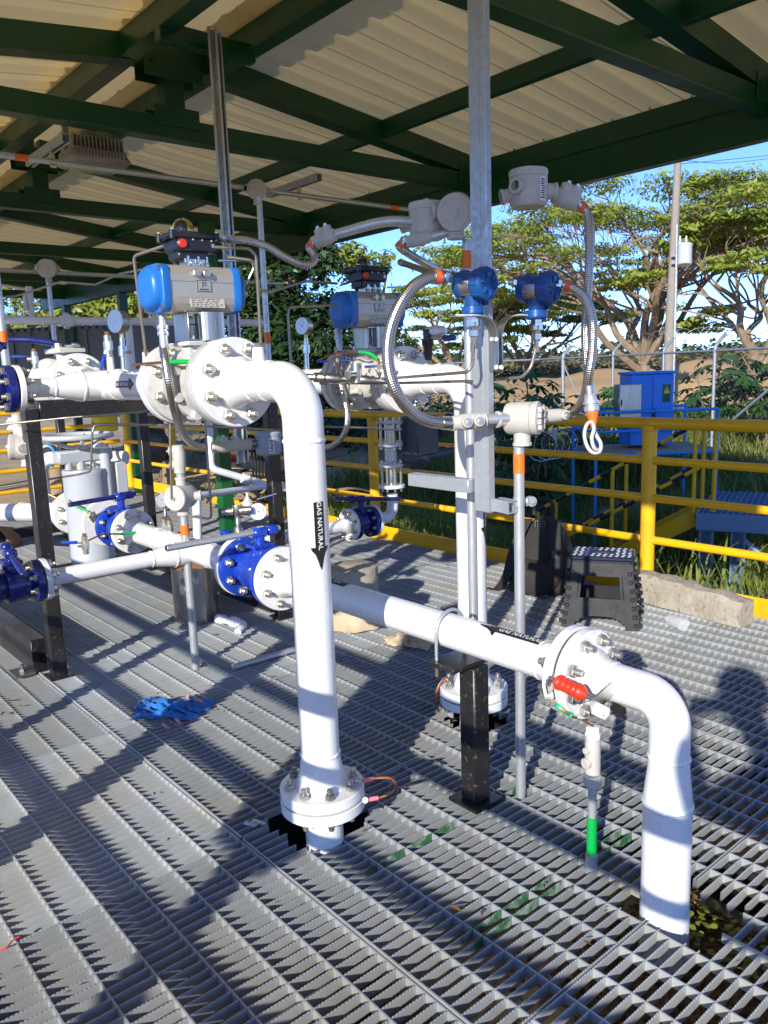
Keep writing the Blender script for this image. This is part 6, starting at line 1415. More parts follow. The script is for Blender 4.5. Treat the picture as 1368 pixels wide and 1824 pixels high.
hose('braided hose arching from the nearest switch box to the bent conduit fitting', [dp(408, 427, 2.63), dp(440, 428, 2.62), dp(478, 440, 2.62), dp(510, 459, 2.63), dp(538, 471, 2.65), dp(557, 468, 2.67), dp(560, 455, 2.68), dp(551, 442, 2.68), dp(556, 434, 2.68)], .0125, (1, 1), bands=(0, 1))
hose('braided hose drooping from the nearest actuator past the valve flange to the lettered fitting', [dp(293, 625, 2.52), dp(297, 655, 2.50), dp(304, 695, 2.52), dp(313, 738, 2.62), dp(326, 772, 2.85), dp(342, 790, 3.2), dp(362, 797, 3.6)], .0140, (1, 1), bands=(0, 1))
hose('braided hose from the second switch box to the lower sealing fitting', [dp(716, 468, 3.30), dp(745, 478, 3.15), dp(768, 486, 2.98), dp(780, 482, 2.9), dp(755, 468, 2.82), dp(728, 452, 2.76), dp(712, 440, 2.74), dp(716, 434, 2.74)], .0125, (1, 1), bands=(0, 1))
hose('large braided hose loop left of the strut from the left transmitter to the two-plug fitting', [dp(783, 494, 2.52), dp(765, 494, 2.50), dp(735, 512, 2.48), dp(708, 552, 2.46), dp(693, 600, 2.46), dp(692, 650, 2.47), dp(706, 698, 2.50), dp(732, 733, 2.54), dp(765, 751, 2.57), dp(800, 754, 2.60)], .0175, (1, 1), bands=(1, 0))
hose('braided hose hanging from the upper right fitting down past the right transmitter', [dp(1034, 366, 2.64), dp(1046, 380, 2.64), dp(1050, 420, 2.63), dp(1049, 480, 2.62), dp(1045, 540, 2.62), dp(1043, 600, 2.62), dp(1046, 650, 2.63), dp(1050, 700, 2.64)], .0135, (1, 1), bands=(1, 0))
hose('braided hose curving from the right transmitter down to the right of the lugged box', [dp(1003, 508, 2.56), dp(1022, 514, 2.56), dp(1044, 535, 2.57), dp(1055, 572, 2.58), dp(1055, 620, 2.60), dp(1049, 665, 2.62), dp(1042, 705, 2.66), dp(1028, 728, 2.70), dp(1012, 738, 2.74)], .0145, (1, 1), bands=(1, 0))
hose('braided hose hanging behind the central elbow from the second actuator', [dp(601, 628, 3.42), dp(604, 670, 3.38), dp(614, 710, 3.35), dp(619, 745, 3.35), dp(612, 775, 3.38), dp(592, 793, 3.45), dp(570, 799, 3.5)], .0125, (1, 0))
def down_fitting(label, px, py0, py1, D):
    t = thing('hose_connector', label, 'connector', dp(px, py1, D), 'hose connectors under the actuators'); a, b = dp(px, py0, D), dp(px + 5, py1, D); d = b - a; L = d.length
    mb = MB(); mb.lathe(a, d, [(0, .011), (L * .35, .011), (L * .36, .018), (L * .46, .018), (L * .47, .014), (L * .52, .014), (L * .53, .018), (L * .62, .018), (L * .63, .0135), (L * .85, .0135), (L, .012)], 18); obj('body', mb, 'galv_conduit', t, ang=30)
down_fitting('steel hose connector under the blue cap of the nearest actuator', 288, 557, 622, 2.52); down_fitting('steel hose connector under the blue cap of the second actuator', 600, 566, 626, 3.42)
# plug connector and knotted grey cable
PC = thing('cable_plug', 'grey screw connector with an orange nut hanging at the end of the right hose', 'connector', dp(1056, 715, 2.64)); a, b = dp(1051, 700, 2.64), dp(1056, 748, 2.64); d = b - a; L = d.length
mb = MB(); mb.lathe(a, d, [(0, .012), (.01, .018), (L * .28, .020), (L * .3, .024), (L * .42, .024), (L * .44, .019), (L * .5, .019), (L * .52, .023), (L * .68, .022), (L * .72, .018), (L, .012)], 24); obj('body', mb, 'galv_conduit', PC, ang=30)
mb = MB(); c, e = dp(1055, 735, 2.64), dp(1057, 762, 2.64); mb.lathe(c, e - c, [(0, .019), ((e - c).length, .007)], 16); obj('orange_nut', mb, 'orange_tape', PC)
kc = [dp(1057, 760, 2.64), dp(1062, 775, 2.63), dp(1070, 790, 2.62), dp(1068, 804, 2.62), dp(1056, 806, 2.63), dp(1046, 795, 2.64), dp(1041, 775, 2.64), dp(1045, 757, 2.64), dp(1054, 752, 2.63), dp(1058, 764, 2.61), dp(1054, 780, 2.61), dp(1058, 797, 2.61), dp(1066, 803, 2.62)]
mb = MB(); mb.tube(spline(kc, 8), .0058, 12); solo('grey_cable', mb, 'cable_grey', 'knotted loop of grey cable hanging in front of the yellow rail', 'cable')
# ---- transmitters
def transmitter(label, c, yaw, group='blue pressure transmitters', left_plug=True):
    c = V(c); t = thing('pressure_transmitter', label, 'transmitter', c, group); ax = V((math.cos(yaw), math.sin(yaw), -.06)).normalized(); k = 1.0
    mb = MB(); mb.lathe(c - ax * .052, ax, [(0, .030), (.004, .040), (.028, .043), (.03, .039), (.052, .037), (.074, .039), (.076, .046), (.108, .047), (.112, .045), (.116, .036), (.113, .034), (.113, 0)], 32)
    a = EZ; x = (a - ax * a.dot(ax)).normalized(); y = ax.cross(x)
    for q in range(8): w = q * PI / 4; mb.box(c + ax * .040 + (x * math.cos(w) + y * math.sin(w)) * .046, (.03, .012, .006), R=M4((ax, (-x * math.sin(w) + y * math.cos(w)), (x * math.cos(w) + y * math.sin(w)))).transposed(), bev=.002)
    for q in range(6): w = q * PI / 3 + .3; mb.box(c + ax * .0625 + (x * math.cos(w) + y * math.sin(w)) * .026, (.008, .012, .018), R=M4((ax, (-x * math.sin(w) + y * math.cos(w)), (x * math.cos(w) + y * math.sin(w)))).transposed(), bev=.002)
    lf = V((-.64, -.77, .12)).normalized(); rt = -lf
    for d in (lf, rt): mb.cyl(c - ax * .005 + d * .02 + EZ * .012, c - ax * .005 + d * .055 + EZ * .012, .019, n=18, bev=.003)
    mb.cyl(c - EZ * .03, c - EZ * .062, .025, .022, n=24); mb.lathe(c - EZ * .060, -EZ, [(0, .024), (.003, .033), (.022, .034), (.027, .030), (.03, .018)], 30); mb.box(c + V((.02, .03, -.05)), (.018, .02, .02), bev=.004); obj('housing', mb, 'trans_blue', t, ang=35)
    mb = MB(); fd = (TOCAM(c) - ax * TOCAM(c).dot(ax)); fd.z = -.25; fd = (fd - ax * fd.dot(ax)).normalized(); s = fd.cross(ax).normalized(); vs = []
    for k_ in range(7):
        w = (k_ / 6 - .5) * 1.1; e = (fd * math.cos(w) + s * math.sin(w)) * .0408; vs += [c + e - ax * .028, c + e + ax * .018]
    mb.add(vs, [(2 * i, 2 * i + 2, 2 * i + 3, 2 * i + 1) for i in range(6)]); obj('nameplate', mb, 'stainless', t, recalc=False)
    mb = MB(); mb.lathe(c - EZ * .090, -EZ, [(0, .017), (.008, .017), (.009, .020), (.030, .020), (.031, .015), (.04, .013), (.041, .016), (.058, .016), (.06, .009), (.075, .008)], 6)
    mb.box(c - EZ * .112 + TOCAM(c) * .0185 , (.014, .012, .012), R=M4.Rotation(yaw, 3, 'Z')); obj('process_nut', mb, 'stainless', t)
    pl = c - ax * .005 + lf * .055 + EZ * .012
    mb = MB(); mb.hexa(pl, lf, .014, .012); mb.cyl(pl + lf * .012, pl + lf * .022, .010, n=14); obj('plug', mb, 'stainless', t); return t
T1 = dp(842, 507, 2.56); T2 = dp(955, 514, 2.58)
transmitter('blue pressure transmitter on the left side of the strut', T1, math.radians(2)); transmitter('blue pressure transmitter standing free to the right of the strut', T2, math.radians(8))
tb = thing('transmitter_bracket', 'pair of curved steel brackets bolted to the strut under the two transmitters', 'bracket', dp(882, 600, 2.6))
for pts in ([dp(805, 562, 2.56), dp(850, 563, 2.56), dp(868, 570, 2.58), dp(878, 592, 2.60), dp(880, 625, 2.61), dp(880, 660, 2.62)], [dp(938, 563, 2.60), dp(915, 562, 2.60), dp(898, 570, 2.61), dp(888, 592, 2.62), dp(888, 625, 2.63), dp(889, 660, 2.63)]):
    P = spline(pts, 6); mb = MB(); n = len(P); wv = V((-.9, .35, 0)).normalized() * .026; vs = []
    for i, q in enumerate(P):
        d = (P[min(n - 1, i + 1)] - P[max(0, i - 1)]).normalized(); nn = d.cross(wv).normalized() * .002
        vs += [q - wv + nn, q + wv + nn, q + wv - nn, q - wv - nn]
    mb.add(vs, [(4 * i + a, 4 * i + (a + 1) % 4, 4 * i + 4 + (a + 1) % 4, 4 * i + 4 + a) for i in range(n - 1) for a in range(4)] + [(0, 1, 2, 3), (4 * n - 4, 4 * n - 1, 4 * n - 2, 4 * n - 3)]); obj('strap', mb, 'brushed', tb)
mb = MB()
for px, py in ((884, 604), (884, 654), (876, 604), (893, 654)): mb.hexa(dp(px, py, 2.585), TOCAM(dp(px, py)), .008, .010)
obj('bolt', mb, 'bolt_zinc', tb)
# ---- stainless impulse tubing
def tubing(label, pts, r=.0052, rad=.035, m='tube_steel', nuts=()):
    t = thing('steel_tubing', label, 'tubing', pts[0], 'stainless impulse tubing'); mb = MB(); mb.tube(fillet(pts, rad, 6), r, 10); obj('tube', mb, m, t)
    for a, d in nuts: mb = MB(); mb.lathe(a, d, [(0, r * 1.9), (.016, r * 1.9), (.018, r * 1.5), (.03, r * 1.5)], 6); obj('compression_nut', mb, m, t)
    return t
e1 = T1 - EZ * .165; e2 = T2 - EZ * .165
tubing('bent tube dropping from the left transmitter and running back left', [e1, dp(842, 650, 2.56), dp(832, 663, 2.56), dp(720, 672, 2.95), dp(650, 676, 3.2)], nuts=[(e1 - EZ * .02, EZ)])
tubing('bent tube dropping from the right transmitter and running left behind the strut', [e2, dp(946, 655, 2.60), dp(930, 672, 2.62), dp(860, 678, 2.75), dp(720, 682, 3.05), dp(570, 683, 3.3)], nuts=[(e2 - EZ * .02, EZ)])
tubing('long level tube passing under the nearest valve flange', [dp(165, 770, 3.6), dp(168, 756, 3.6), dp(300, 757, 3.5), dp(430, 762, 3.4), dp(500, 767, 3.4)])
tubing('long tube running left under the tapering pipe and hooking up behind it', [dp(-15, 758, 3.5), dp(120, 744, 3.5), dp(260, 733, 3.45), dp(270, 722, 3.45), dp(270, 700, 3.45)], r=.0042)
tubing('tube frame dropping in front of the handwheel', [dp(165, 752, 3.62), dp(162, 840, 3.7), dp(140, 845, 3.75), dp(0, 868, 3.9)])
tubing('thin tube dropping in front of the green column with a hooked foot', [dp(365, 745, 3.4), dp(372, 850, 3.45), dp(377, 925, 3.5), dp(345, 921, 3.6)])
tubing('thin upright tube left of the nearest hose under the valve', [dp(303, 745, 3.4), dp(304, 830, 3.45), dp(306, 890, 3.5)])
tubing('air tube rising from the pipe to the left of the nearest actuator', [dp(262, 648, 2.75), dp(238, 456, 2.62), dp(310, 432, 2.55), dp(322, 428, 2.52)], rad=.02)
tubing('air tube from the nearest switch box dropping behind the flange', [dp(375, 440, 2.55), dp(445, 443, 2.6), dp(456, 455, 2.6), dp(466, 640, 2.72)], rad=.02)
tubing('air tube between the two actuators with a shallow kink', [dp(405, 458, 2.6), dp(452, 464, 2.62), dp(462, 518, 2.7), dp(480, 520, 2.75), dp(545, 501, 3.1), dp(600, 505, 3.3)], rad=.02)
tubing('air tube standing left of the second actuator', [dp(600, 543, 3.25), dp(515, 547, 3.1), dp(513, 560, 3.1), dp(519, 660, 3.15)], rad=.02)
tubing('sagging air tube running under the far roof at the left', [dp(-10, 530, 4.2), dp(30, 527, 4.2), dp(108, 502, 4.0), dp(170, 507, 3.9), dp(215, 487, 3.8), dp(262, 478, 3.0)], rad=.05)
tubing('level tube behind the central riser below the second valve', [dp(580, 760, 3.5), dp(650, 762, 3.6), dp(712, 766, 3.9)])
mb = MB(); a, b = dp(540, 671, 3.12), dp(690, 679, 3.1); d = (b - a).normalized(); L = (b - a).length
mb.lathe(a, d, [(0, .013), (L * .12, .013), (L * .13, .019), (L * .25, .019), (L * .26, .012), (L * .28, .019), (L * .42, .018), (L * .44, .013), (L * .60, .013), (L * .62, .018), (L * .78, .018), (L * .8, .013), (L, .013)], 14)
c = dp(635, 668, 3.1); mb.cyl(c - EZ * .03, c + EZ * .045, .022, n=14); mb.cyl(c, c + V((.02, -.06, 0)), .016, n=12)
IM = thing('instrument_manifold', 'row of stainless fittings and needle valves in front of the second valve flange', 'manifold', c); obj('body', mb, 'brushed', IM)
for px, py, D in ((575, 644, 3.2), (618, 642, 3.15), (660, 653, 3.1)): mb = MB(); q = dp(px, py, D); mb.box(q, (.012, .075, .010), R=M4.Rotation(.3, 3, 'Z'), bev=.003); obj('lever', mb, 'blue_paint', IM)
# ---- gauges
def gauge(label, c, face, r, stem, m='brushed'):
    c = V(c); f = V(face).normalized(); t = thing('pressure_gauge', label, 'gauge', c, 'round pressure gauges'); mb = MB(); mb.lathe(c - f * .022, f, [(0, r * .8), (.004, r * .97), (.03, r), (.036, r * 1.04), (.044, r * 1.04), (.044, r * .9)], 30); obj('case', mb, m, t)
    mb = MB(); mb.lathe(c + f * .016, f, [(0, r * .93), (.002, r * .93), (.002, 0)], 30); obj('dial', mb, 'dial', t)
    mb = MB(); up = EZ; up = (up - f * up.dot(f)).normalized(); rt = up.cross(f) * -1; o = c + f * .0190
    for k in range(21):
        w = math.radians(225 - k * 13.5); di = rt * math.cos(w) + up * math.sin(w); l0 = .70 if k % 5 == 0 else .78; s = f.cross(di) * (.0011 if k % 5 == 0 else .0007)
        mb.add([o + di * r * l0 - s, o + di * r * .88 - s, o + di * r * .88 + s, o + di * r * l0 + s], [(0, 1, 2, 3)])
    w = math.radians(200); di = rt * math.cos(w) + up * math.sin(w); s = f.cross(di) * .0016; mb.add([o + f * .001 - di * r * .2 - s, o + f * .001 + di * r * .7, o + f * .001 - di * r * .2 + s], [(0, 1, 2)]); mb.lathe(o, f, [(0, r * .1), (.003, r * .1), (.003, 0)], 12)
    obj('scale', mb, 'ink', t, recalc=False)
    if stem:
        mb = MB(); a = c - f * .004 - EZ * r; e = V(stem); mb.cyl(a, a - EZ * .018, .009, n=6, m=1); mb.lathe(a - EZ * .018, e - (a - EZ * .018), [(0, .010), (.03, .010), (.031, .016), (.07, .016), (.071, .010), ((e - a).length - .02, .011)], 12); obj('stem', mb, ['stainless', 'brass'], t)
    return t
gauge('round gauge on a stem standing on the tapering pipe', at(213, 573, Y=YA), (.30, -.95, .06), .042, (at(213, 573, Y=YA).x, YA, ZA + .05))
gauge('round gauge seen between the two actuators with a digital-looking face', at(543, 581, Y=YB), (.25, -.97, .05), .038, (at(543, 581, Y=YB).x, YB, ZB + .05))
gauge('round white-faced gauge beside the brass regulator above the bright blue valve', dp(460, 911, 3.55), (.80, -.55, .15), .036, None)
gauge('round gauge half hidden left of the round-faced junction box', dp(292, 890, 4.2), (.55, -.8, .1), .037, dp(296, 930, 4.2))
# small valve with blue lever
def needle(label, c, ld, hcol='blue_paint', L=.085):
    c = V(c); ld = V(ld).normalized(); t = thing('needle_valve', label, 'valve', c, 'small instrument ball valves'); mb = MB(); mb.cyl(c - EZ * .045, c + EZ * .04, .014, n=14, bev=.003); mb.lathe(c - EZ * .02, EZ, [(0, .018), (.035, .018)], 6); mb.cyl(c, c + ld * .035, .012, n=12); obj('body', mb, 'bolt_zinc', t)
    mb = MB(); mb.box(c + ld * (.04 + L / 2) + EZ * .012, (L, .018, .014), R=ld.to_track_quat('X', 'Z').to_matrix(), bev=.005); obj('lever', mb, hcol, t)
    mb = MB(); mb.cyl(c + EZ * .04, c + EZ * .052, .010, n=8); obj('cap', mb, 'copper', t); return t
needle('small valve with a blue lever standing on the branch pipe by the left black post', dp(152, 970, 3.7), (-.8, -.6, -.05)); needle('small valve with a blue lever beside the left edge blue flange', dp(62, 640, 3.95), (-.75, -.65, .05))
needle('small valve with a dropped blue lever below the stemmed gauge', at(206, 615, Y=YA + .0) + V((0, -.03, 0)), (-.1, -.3, -.95), L=.07)
needle('small valve with a hanging blue lever on the stem before the bright blue valve', dp(425, 960, 3.5), (-.3, -.3, -.9)); needle('tiny valve with a navy hanging lever above the blue left valve, left one', dp(293, 938, 4.15), (-.2, -.2, -.95), 'navy_paint', .07)
needle('tiny valve with a navy hanging lever above the blue left valve, right one', dp(302, 940, 4.12), (.1, -.2, -.95), 'navy_paint', .07)
RG = thing('gas_regulator', 'bell-shaped grey regulator on a tee of stainless fittings above the bright blue valve', 'regulator', dp(428, 930, 3.5)); mb = MB(); c = dp(442, 905, 3.55); mb.lathe(c - EZ * .02, EZ, [(0, .035), (.004, .04), (.02, .038), (.024, .028), (.05, .025), (.055, .018), (.07, .008), (.09, .006)], 20); obj('bell', mb, 'grey_cast', RG)
mb = MB(); a = dp(428, 985, 3.5); mb.lathe(a, dp(422, 905, 3.5) - a, [(0, .016), (.05, .013), (.06, .02), (.11, .02), (.12, .012), (.17, .012), (.18, .02), (.21, .02)], 12); b = dp(395, 912, 3.5); mb.lathe(b, dp(445, 908, 3.5) - b, [(0, .012), (.02, .018), (.05, .018), (.055, .012), (.09, .018), (.13, .016)], 10); obj('fittings', mb, 'brushed', RG)
mb = MB(); b = dp(458, 890, 3.6); mb.cyl(b, dp(492, 880, 3.6), .006, n=8); obj('lever', mb, 'navy_paint', RG)
# black plastic valve on the second pipe and its blue lever, small light blue transmitter at left
BV = thing('vent_valve', 'black vent valve with a blue lever standing on the second pipe', 'valve', at(762, 630, Y=YB)); c = at(762, 612, Y=YB); mb = MB(); mb.lathe(c + EZ * .055, -EZ, [(0, .018), (.035, .018), (.036, .024), (.06, .024), (.07, .018), (.10, .018), (.12, .012)], 16); obj('body', mb, 'black_plastic', BV)
mb = MB(); q = at(800, 602, Y=YB + .02); mb.box(q, (.028, .055, .022), R=M4.Rotation(-.7, 3, 'Z'), bev=.006); mb.cyl(c + EZ * .02, q, .008, n=8, m=1); obj('lever', mb, ['navy_paint', 'bolt_zinc'], BV)
mb = MB(); q = at(778, 590, Y=YB + .03); mb.sphere(q, .04, 0, 10, 6, (1.2, 1, .6)); solo('plastic_wrap', mb, 'pvc_white', 'crumpled pale plastic tied round the black vent valve', 'wrap')
s_ = thing('small_transmitter', 'small light blue transmitter with a black window by the left black post', 'transmitter', dp(88, 812, 5.6)); c = dp(88, 804, 5.6); f = V((.8, -.55, 0)).normalized(); mb = MB(); mb.lathe(c - f * .05, f, [(0, .03), (.004, .045), (.05, .048), (.08, .045), (.085, .05), (.1, .05), (.104, .035)], 20); mb.cyl(c, c - EZ * .11, .02, n=12); obj('housing', mb, 'stand_blue', s_)
mb = MB(); mb.lathe(c + f * .05, f, [(0, .036), (.007, .036)], 20); obj('window', mb, 'black_plastic', s_)
# ---- flood light under the truss
FL = thing('flood_light', 'finned grey flood light fixed under the roof truss at the upper left', 'lamp', at(165, 280, X=CXr - .1)); Xf = CXr - .16; a, b = at(112, 283, X=Xf), at(218, 290, X=Xf); c = (a + b) / 2; wv = (b - a); wv.z = 0; W_ = wv.length; wv.normalize(); R = M4((V((wv.y, -wv.x, 0)), wv, EZ)).transposed()
mb = MB(); mb.box(c + V((0, 0, -.012)), (.26, W_, .045), R=R, bev=.018); mb.box(c + V((0, 0, .02)), (.22, W_ * .92, .04), R=R, bev=.01); mb.box(c + V((.0, 0, -.036)), (.20, W_ * .8, .01), R=R, bev=.004); obj('housing', mb, 'lamp_grey', FL)
mb = MB()
for i in range(14): mb.box(c + wv * ((i - 6.5) / 14 * W_ * .88) + EZ * .07, (.19, .009, .075), R=R, bev=.003)
for i in range(14): mb.box(c + wv * ((i - 6.5) / 14 * W_ * .75) + EZ * .004 + R @ V((.128, 0, 0)), (.012, .010, .03), R=R, bev=.002)
obj('fins', mb, 'lamp_grey', FL); mb = MB(); mb.box(c + EZ * .115, (.10, .15, .06), R=R, bev=.01); mb.box(c + EZ * .16 + wv * -.02, (.42, .04, .008), R=R); mb.box(c + EZ * .1 + wv * (-W_ * .42), (.02, .03, .13), R=R); obj('bracket', mb, 'lamp_grey', FL)
mb = MB(); mb.box(c + EZ * -.0425, (.17, W_ * .7, .004), R=R); obj('lens', mb, 'glass_green', FL)
# ================================================================ THINGS ON THE DECK
def stool():
    c = at(1068, 1112, Z=0); c = V((-2.47, 3.62, 0)); ex = V((.94, .33, 0)).normalized(); ex = V((.86, .5, 0)).normalized(); ey = V((-ex.y, ex.x, 0)); t = thing('folding_stool', 'black folding step stool with a white-dotted top in front of the yellow post', 'stool', c, None); H = .385
    P = lambda a, b, z: c + ex * a + ey * b + EZ * z
    R = M4((ex, ey, EZ)).transposed()
    mb = MB(); mb.box(P(0, 0, H - .012), (.335, .235, .024), R=R, bev=.008); mb.box(P(0, 0, H - .03), (.31, .215, .02), R=R, bev=.004); obj('top', mb, 'stool_navy', t)
    mb = MB(); r = random.Random(2)
    for i in range(10):
        for j in range(6):
            if abs(i - 4.5) < 1.6 and abs(j - 2.5) < 1: continue
            mb.lathe(P(-.142 + i * .0315 + (j % 2) * .005, -.092 + j * .037, H + .0005), EZ, [(0, .0092), (.0012, .0085), (.0012, 0)], 14)
    obj('grip_dot', mb, 'sticker_white', t)
    mb = MB(); mb.box(P(0, 0, H + .0008), (.085, .03, .004), R=R, bev=.001); obj('hand_slot', mb, 'black_plastic', t)
    # four sloping panels with cut-outs
    def panel(nm, w0, w1, o0, o1, u, v, hole):
        """trapezoid panel, u across, pushed out along v from o1 at the top to o0 at the floor"""
        th = .012; mb = MB(); zt = H - .035
        def Q(a, f, e=0): o = o0 + (o1 - o0) * f; return c + u * (a * (w0 + (w1 - w0) * f)) + v * (o + e) + EZ * (zt * f)
        def strip(a0, f0, a1, f1):
            vs = [Q(a0, f0), Q(a1, f0), Q(a1, f1), Q(a0, f1)]; vs += [q - v * th for q in vs]
            mb.add(vs, [(0, 1, 2, 3), (7, 6, 5, 4), (0, 4, 5, 1), (1, 5, 6, 2), (2, 6, 7, 3), (3, 7, 4, 0)])
        strip(-.5, .0, -.33, 1.); strip(.33, .0, .5, 1.); strip(-.33, .80, .33, 1.)
        # lower apron with an arched foot cut and two round holes drawn as rings
        n = 12
        for k in range(n):
            a0, a1 = -.33 + .66 * k / n, -.33 + .66 * (k + 1) / n; am = (a0 + a1) / 2; low = .03 + .16 * max(0, 1 - (am / .34) ** 4)
            top = .46 if abs(am) < .30 else .8
            strip(a0, low, a1, .46)
        if hole:
            for sx in (-.2, .2):
                o = Q(sx, .335, .0015); up = (Q(sx, .6) - Q(sx, .2)).normalized(); nn = u.cross(up).normalized(); nn = nn if nn.dot(v) > 0 else -nn; mb.lathe(o - nn * .001, nn, [(0, .028), (.004, .028), (.004, .022), (.0012, .022), (.0012, 0)], 24, m=1)
        strip(-.35, .46, -.30, .80); strip(.30, .46, .35, .80)
        for sg in (-1, 1):
            for k in range(7): q = Q(sg * .47, .08 + k * .13, .004); mb.box(q, (.02, .02, .02), R=R, bev=.003)
        obj(nm, mb, ['stool_plastic', 'black_plastic'], t)
    panel('side_panel', .40, .30, .155, .115, ex, -ey, True); panel('side_panel', .40, .30, .155, .115, ex, ey, True)
    panel('end_panel', .29, .20, .205, .158, ey, ex, True); panel('end_panel', .29, .20, .205, .158, ey, -ex, True)
defm('stool_navy', (.012, .016, .04), .4)
stool()
def backpack():
    c = V((-3.06, 3.84, -.01)); t = thing('backpack', 'black backpack with a small pale emblem leaning on the far rail beside the stool', 'bag', c, None)
    ex = V((.93, .37, 0)).normalized(); fy = V((.37, -.93, 0)).normalized()
    mb = MB(); n = 32; vs = []; L = 15
    for j in range(L):
        f = j / (L - 1); z = .02 + .44 * f; w = .20 * (1 - .22 * f * f) * (1 - max(0, f - .55) ** 2 * 2.6) * (1 + .04 * math.sin(f * 8)); d = .155 * (1 - .50 * f) * (1 + .12 * math.sin(f * 9)) * (1 - max(0, f - .7) ** 2 * 3); lean = -.08 * f
        w = max(w, .06); d = max(d, .03)
        if j == 0: w *= .86; d *= .8
        for i in range(n):
            a = 2 * PI * i / n; k = (abs(math.cos(a)) ** 2.3 + abs(math.sin(a)) ** 2.3) ** (-1 / 2.3); wob = 1 + .045 * math.sin(a * 3 + f * 7) + .025 * math.sin(a * 7 - f * 11)
            vs.append(c + ex * math.cos(a) * k * w * wob + fy * (math.sin(a) * k * d * wob + lean) + EZ * (z + .012 * math.sin(a * 2 + f * 5)))
    mb.add(vs, [(j * n + i, j * n + (i + 1) % n, (j + 1) * n + (i + 1) % n, (j + 1) * n + i) for j in range(L - 1) for i in range(n)] + [tuple(range(n)), tuple((L - 1) * n + i for i in range(n))]); obj('body', mb, 'bag_black', t, ang=60)
    P = lambda a, b, z: c + ex * a + fy * b + EZ * z
    mb = MB(); vs = []; n = 24; L = 9
    for j in range(L):
        f = j / (L - 1); s = math.sin(PI * (.12 + .80 * f)) ** .45
        for i in range(n):
            a = 2 * PI * i / n; k = (abs(math.cos(a)) ** 3 + abs(math.sin(a)) ** 3) ** (-1 / 3); vs.append(P(.145 * math.cos(a) * k * s * (1 + .03 * math.sin(5 * a + f * 9)), .115 + .062 * math.sin(a) * k * s - .03 * f, .035 + .20 * f + .008 * math.sin(3 * a)))
    mb.add(vs, [(j * n + i, j * n + (i + 1) % n, (j + 1) * n + (i + 1) % n, (j + 1) * n + i) for j in range(L - 1) for i in range(n)] + [tuple(range(n)), tuple((L - 1) * n + i for i in range(n))]); obj('front_pocket', mb, 'bag_black', t, ang=60)
    mb = MB(); 
    def loft(pts, w, th):
        pts = spline(pts, 6); vs = []; k = len(pts)
        for q in pts: vs += [q - ex * w + fy * th, q + ex * w + fy * th, q + ex * w - fy * th, q - ex * w - fy * th]
        mb.add(vs, [(4 * i + a, 4 * i + (a + 1) % 4, 4 * i + 4 + (a + 1) % 4, 4 * i + 4 + a) for i in range(k - 1) for a in range(4)] + [(0, 1, 2, 3), (4 * k - 4, 4 * k - 3, 4 * k - 2, 4 * k - 1)])
    loft([P(.085, .0, .47), P(.10, .055, .40), P(.12, .10, .28), P(.13, .13, .16)], .034, .009); loft([P(-.085, .0, .47), P(-.11, .06, .40), P(-.15, .105, .27), P(-.19, .11, .12), P(-.27, .08, .02), P(-.36, .05, .02)], .030, .008); obj('shoulder_strap', mb, 'bag_black', t, ang=60)
    mb = MB(); mb.tube(spline([P(-.06, -.04, .49), P(-.055, -.04, .565), P(0, -.04, .595), P(.055, -.04, .565), P(.06, -.04, .49)], 6), .012, 8); obj('top_handle', mb, 'bag_black', t)
    mb = MB(); o = P(.0, .027, .445); up = (EZ - fy * -.3).normalized()
    for a, b, w, h in ((-.03, .0, .006, .035), (-.015, -.002, .005, .03), (.0, .0, .006, .036), (.015, -.002, .005, .03), (.03, 0, .006, .02), (0, .02, .07, .005)): mb.box(o + ex * a + EZ * b + fy * (.006 + .25 * (-b)), (w, .004, h), R=M4((ex, -fy, EZ)).transposed() )
    for a in (-.012, .012): mb.sphere(o + ex * a + EZ * .036, .005, 0, 8, 5)
    obj('emblem', mb, 'bag_grey', t); mb = MB(); q = P(.115, .115, .27); mb.box(q, (.03, .008, .09), R=M4((ex, -fy, EZ)).transposed() @ M4.Rotation(.35, 3, 'X'), bev=.003); obj('strap_patch', mb, 'bag_grey', t)
backpack()
mb = MB(); r = random.Random(6); n = 14; vs = []
p0_, p1_ = V((-2.62, 4.09, 0)), V((-1.88, 3.99, 0)); d = (p1_ - p0_).normalized(); s = V((-d.y, d.x, 0)); L = (p1_ - p0_).length
for i in range(n + 1):
    f = i / n; w = .075 + r.uniform(-.006, .006); h = (.172 - .03 * f) + r.uniform(-.008, .008); ctr = p0_ + d * L * f + s * .06
    if i in (0, n): w *= .9; h *= .92
    for a, z in ((-1, .0), (-1.0, .45), (-.95, .8), (-.7, 1.0), (0, 1.03), (.75, .98), (1, .8), (1, 0)): vs.append(ctr + s * (a * w + r.uniform(-.004, .004)) + EZ * (.002 + z * h + (r.uniform(-.012, .006) if z > .7 else 0)) + d * r.uniform(-.012, .012))
k = 8; mb.add(vs, [(i * k + a, i * k + (a + 1) % k, (i + 1) * k + (a + 1) % k, (i + 1) * k + a) for i in range(n) for a in range(k)] + [tuple(range(k)), tuple(n * k + a for a in range(k))])
solo('concrete_block', mb, 'concrete_block', 'broken tan concrete block lying along the foot of the right-hand rail', 'block', ang=25)
c = at(1205, 1108, Z=.036); ax = V((.96, -.28, .02)).normalized(); mb = MB(); mb.lathe(c - ax * .055, ax, [(0, 0), (.0, .026), (.002, .028), (.10, .037), (.103, .0385), (.106, .037), (.102, .0355), (.004, .0265), (.003, 0)], 32); solo('plastic_cup', mb, 'clear_plastic', 'clear plastic cup lying on its side by the concrete block', 'cup', ang=50)
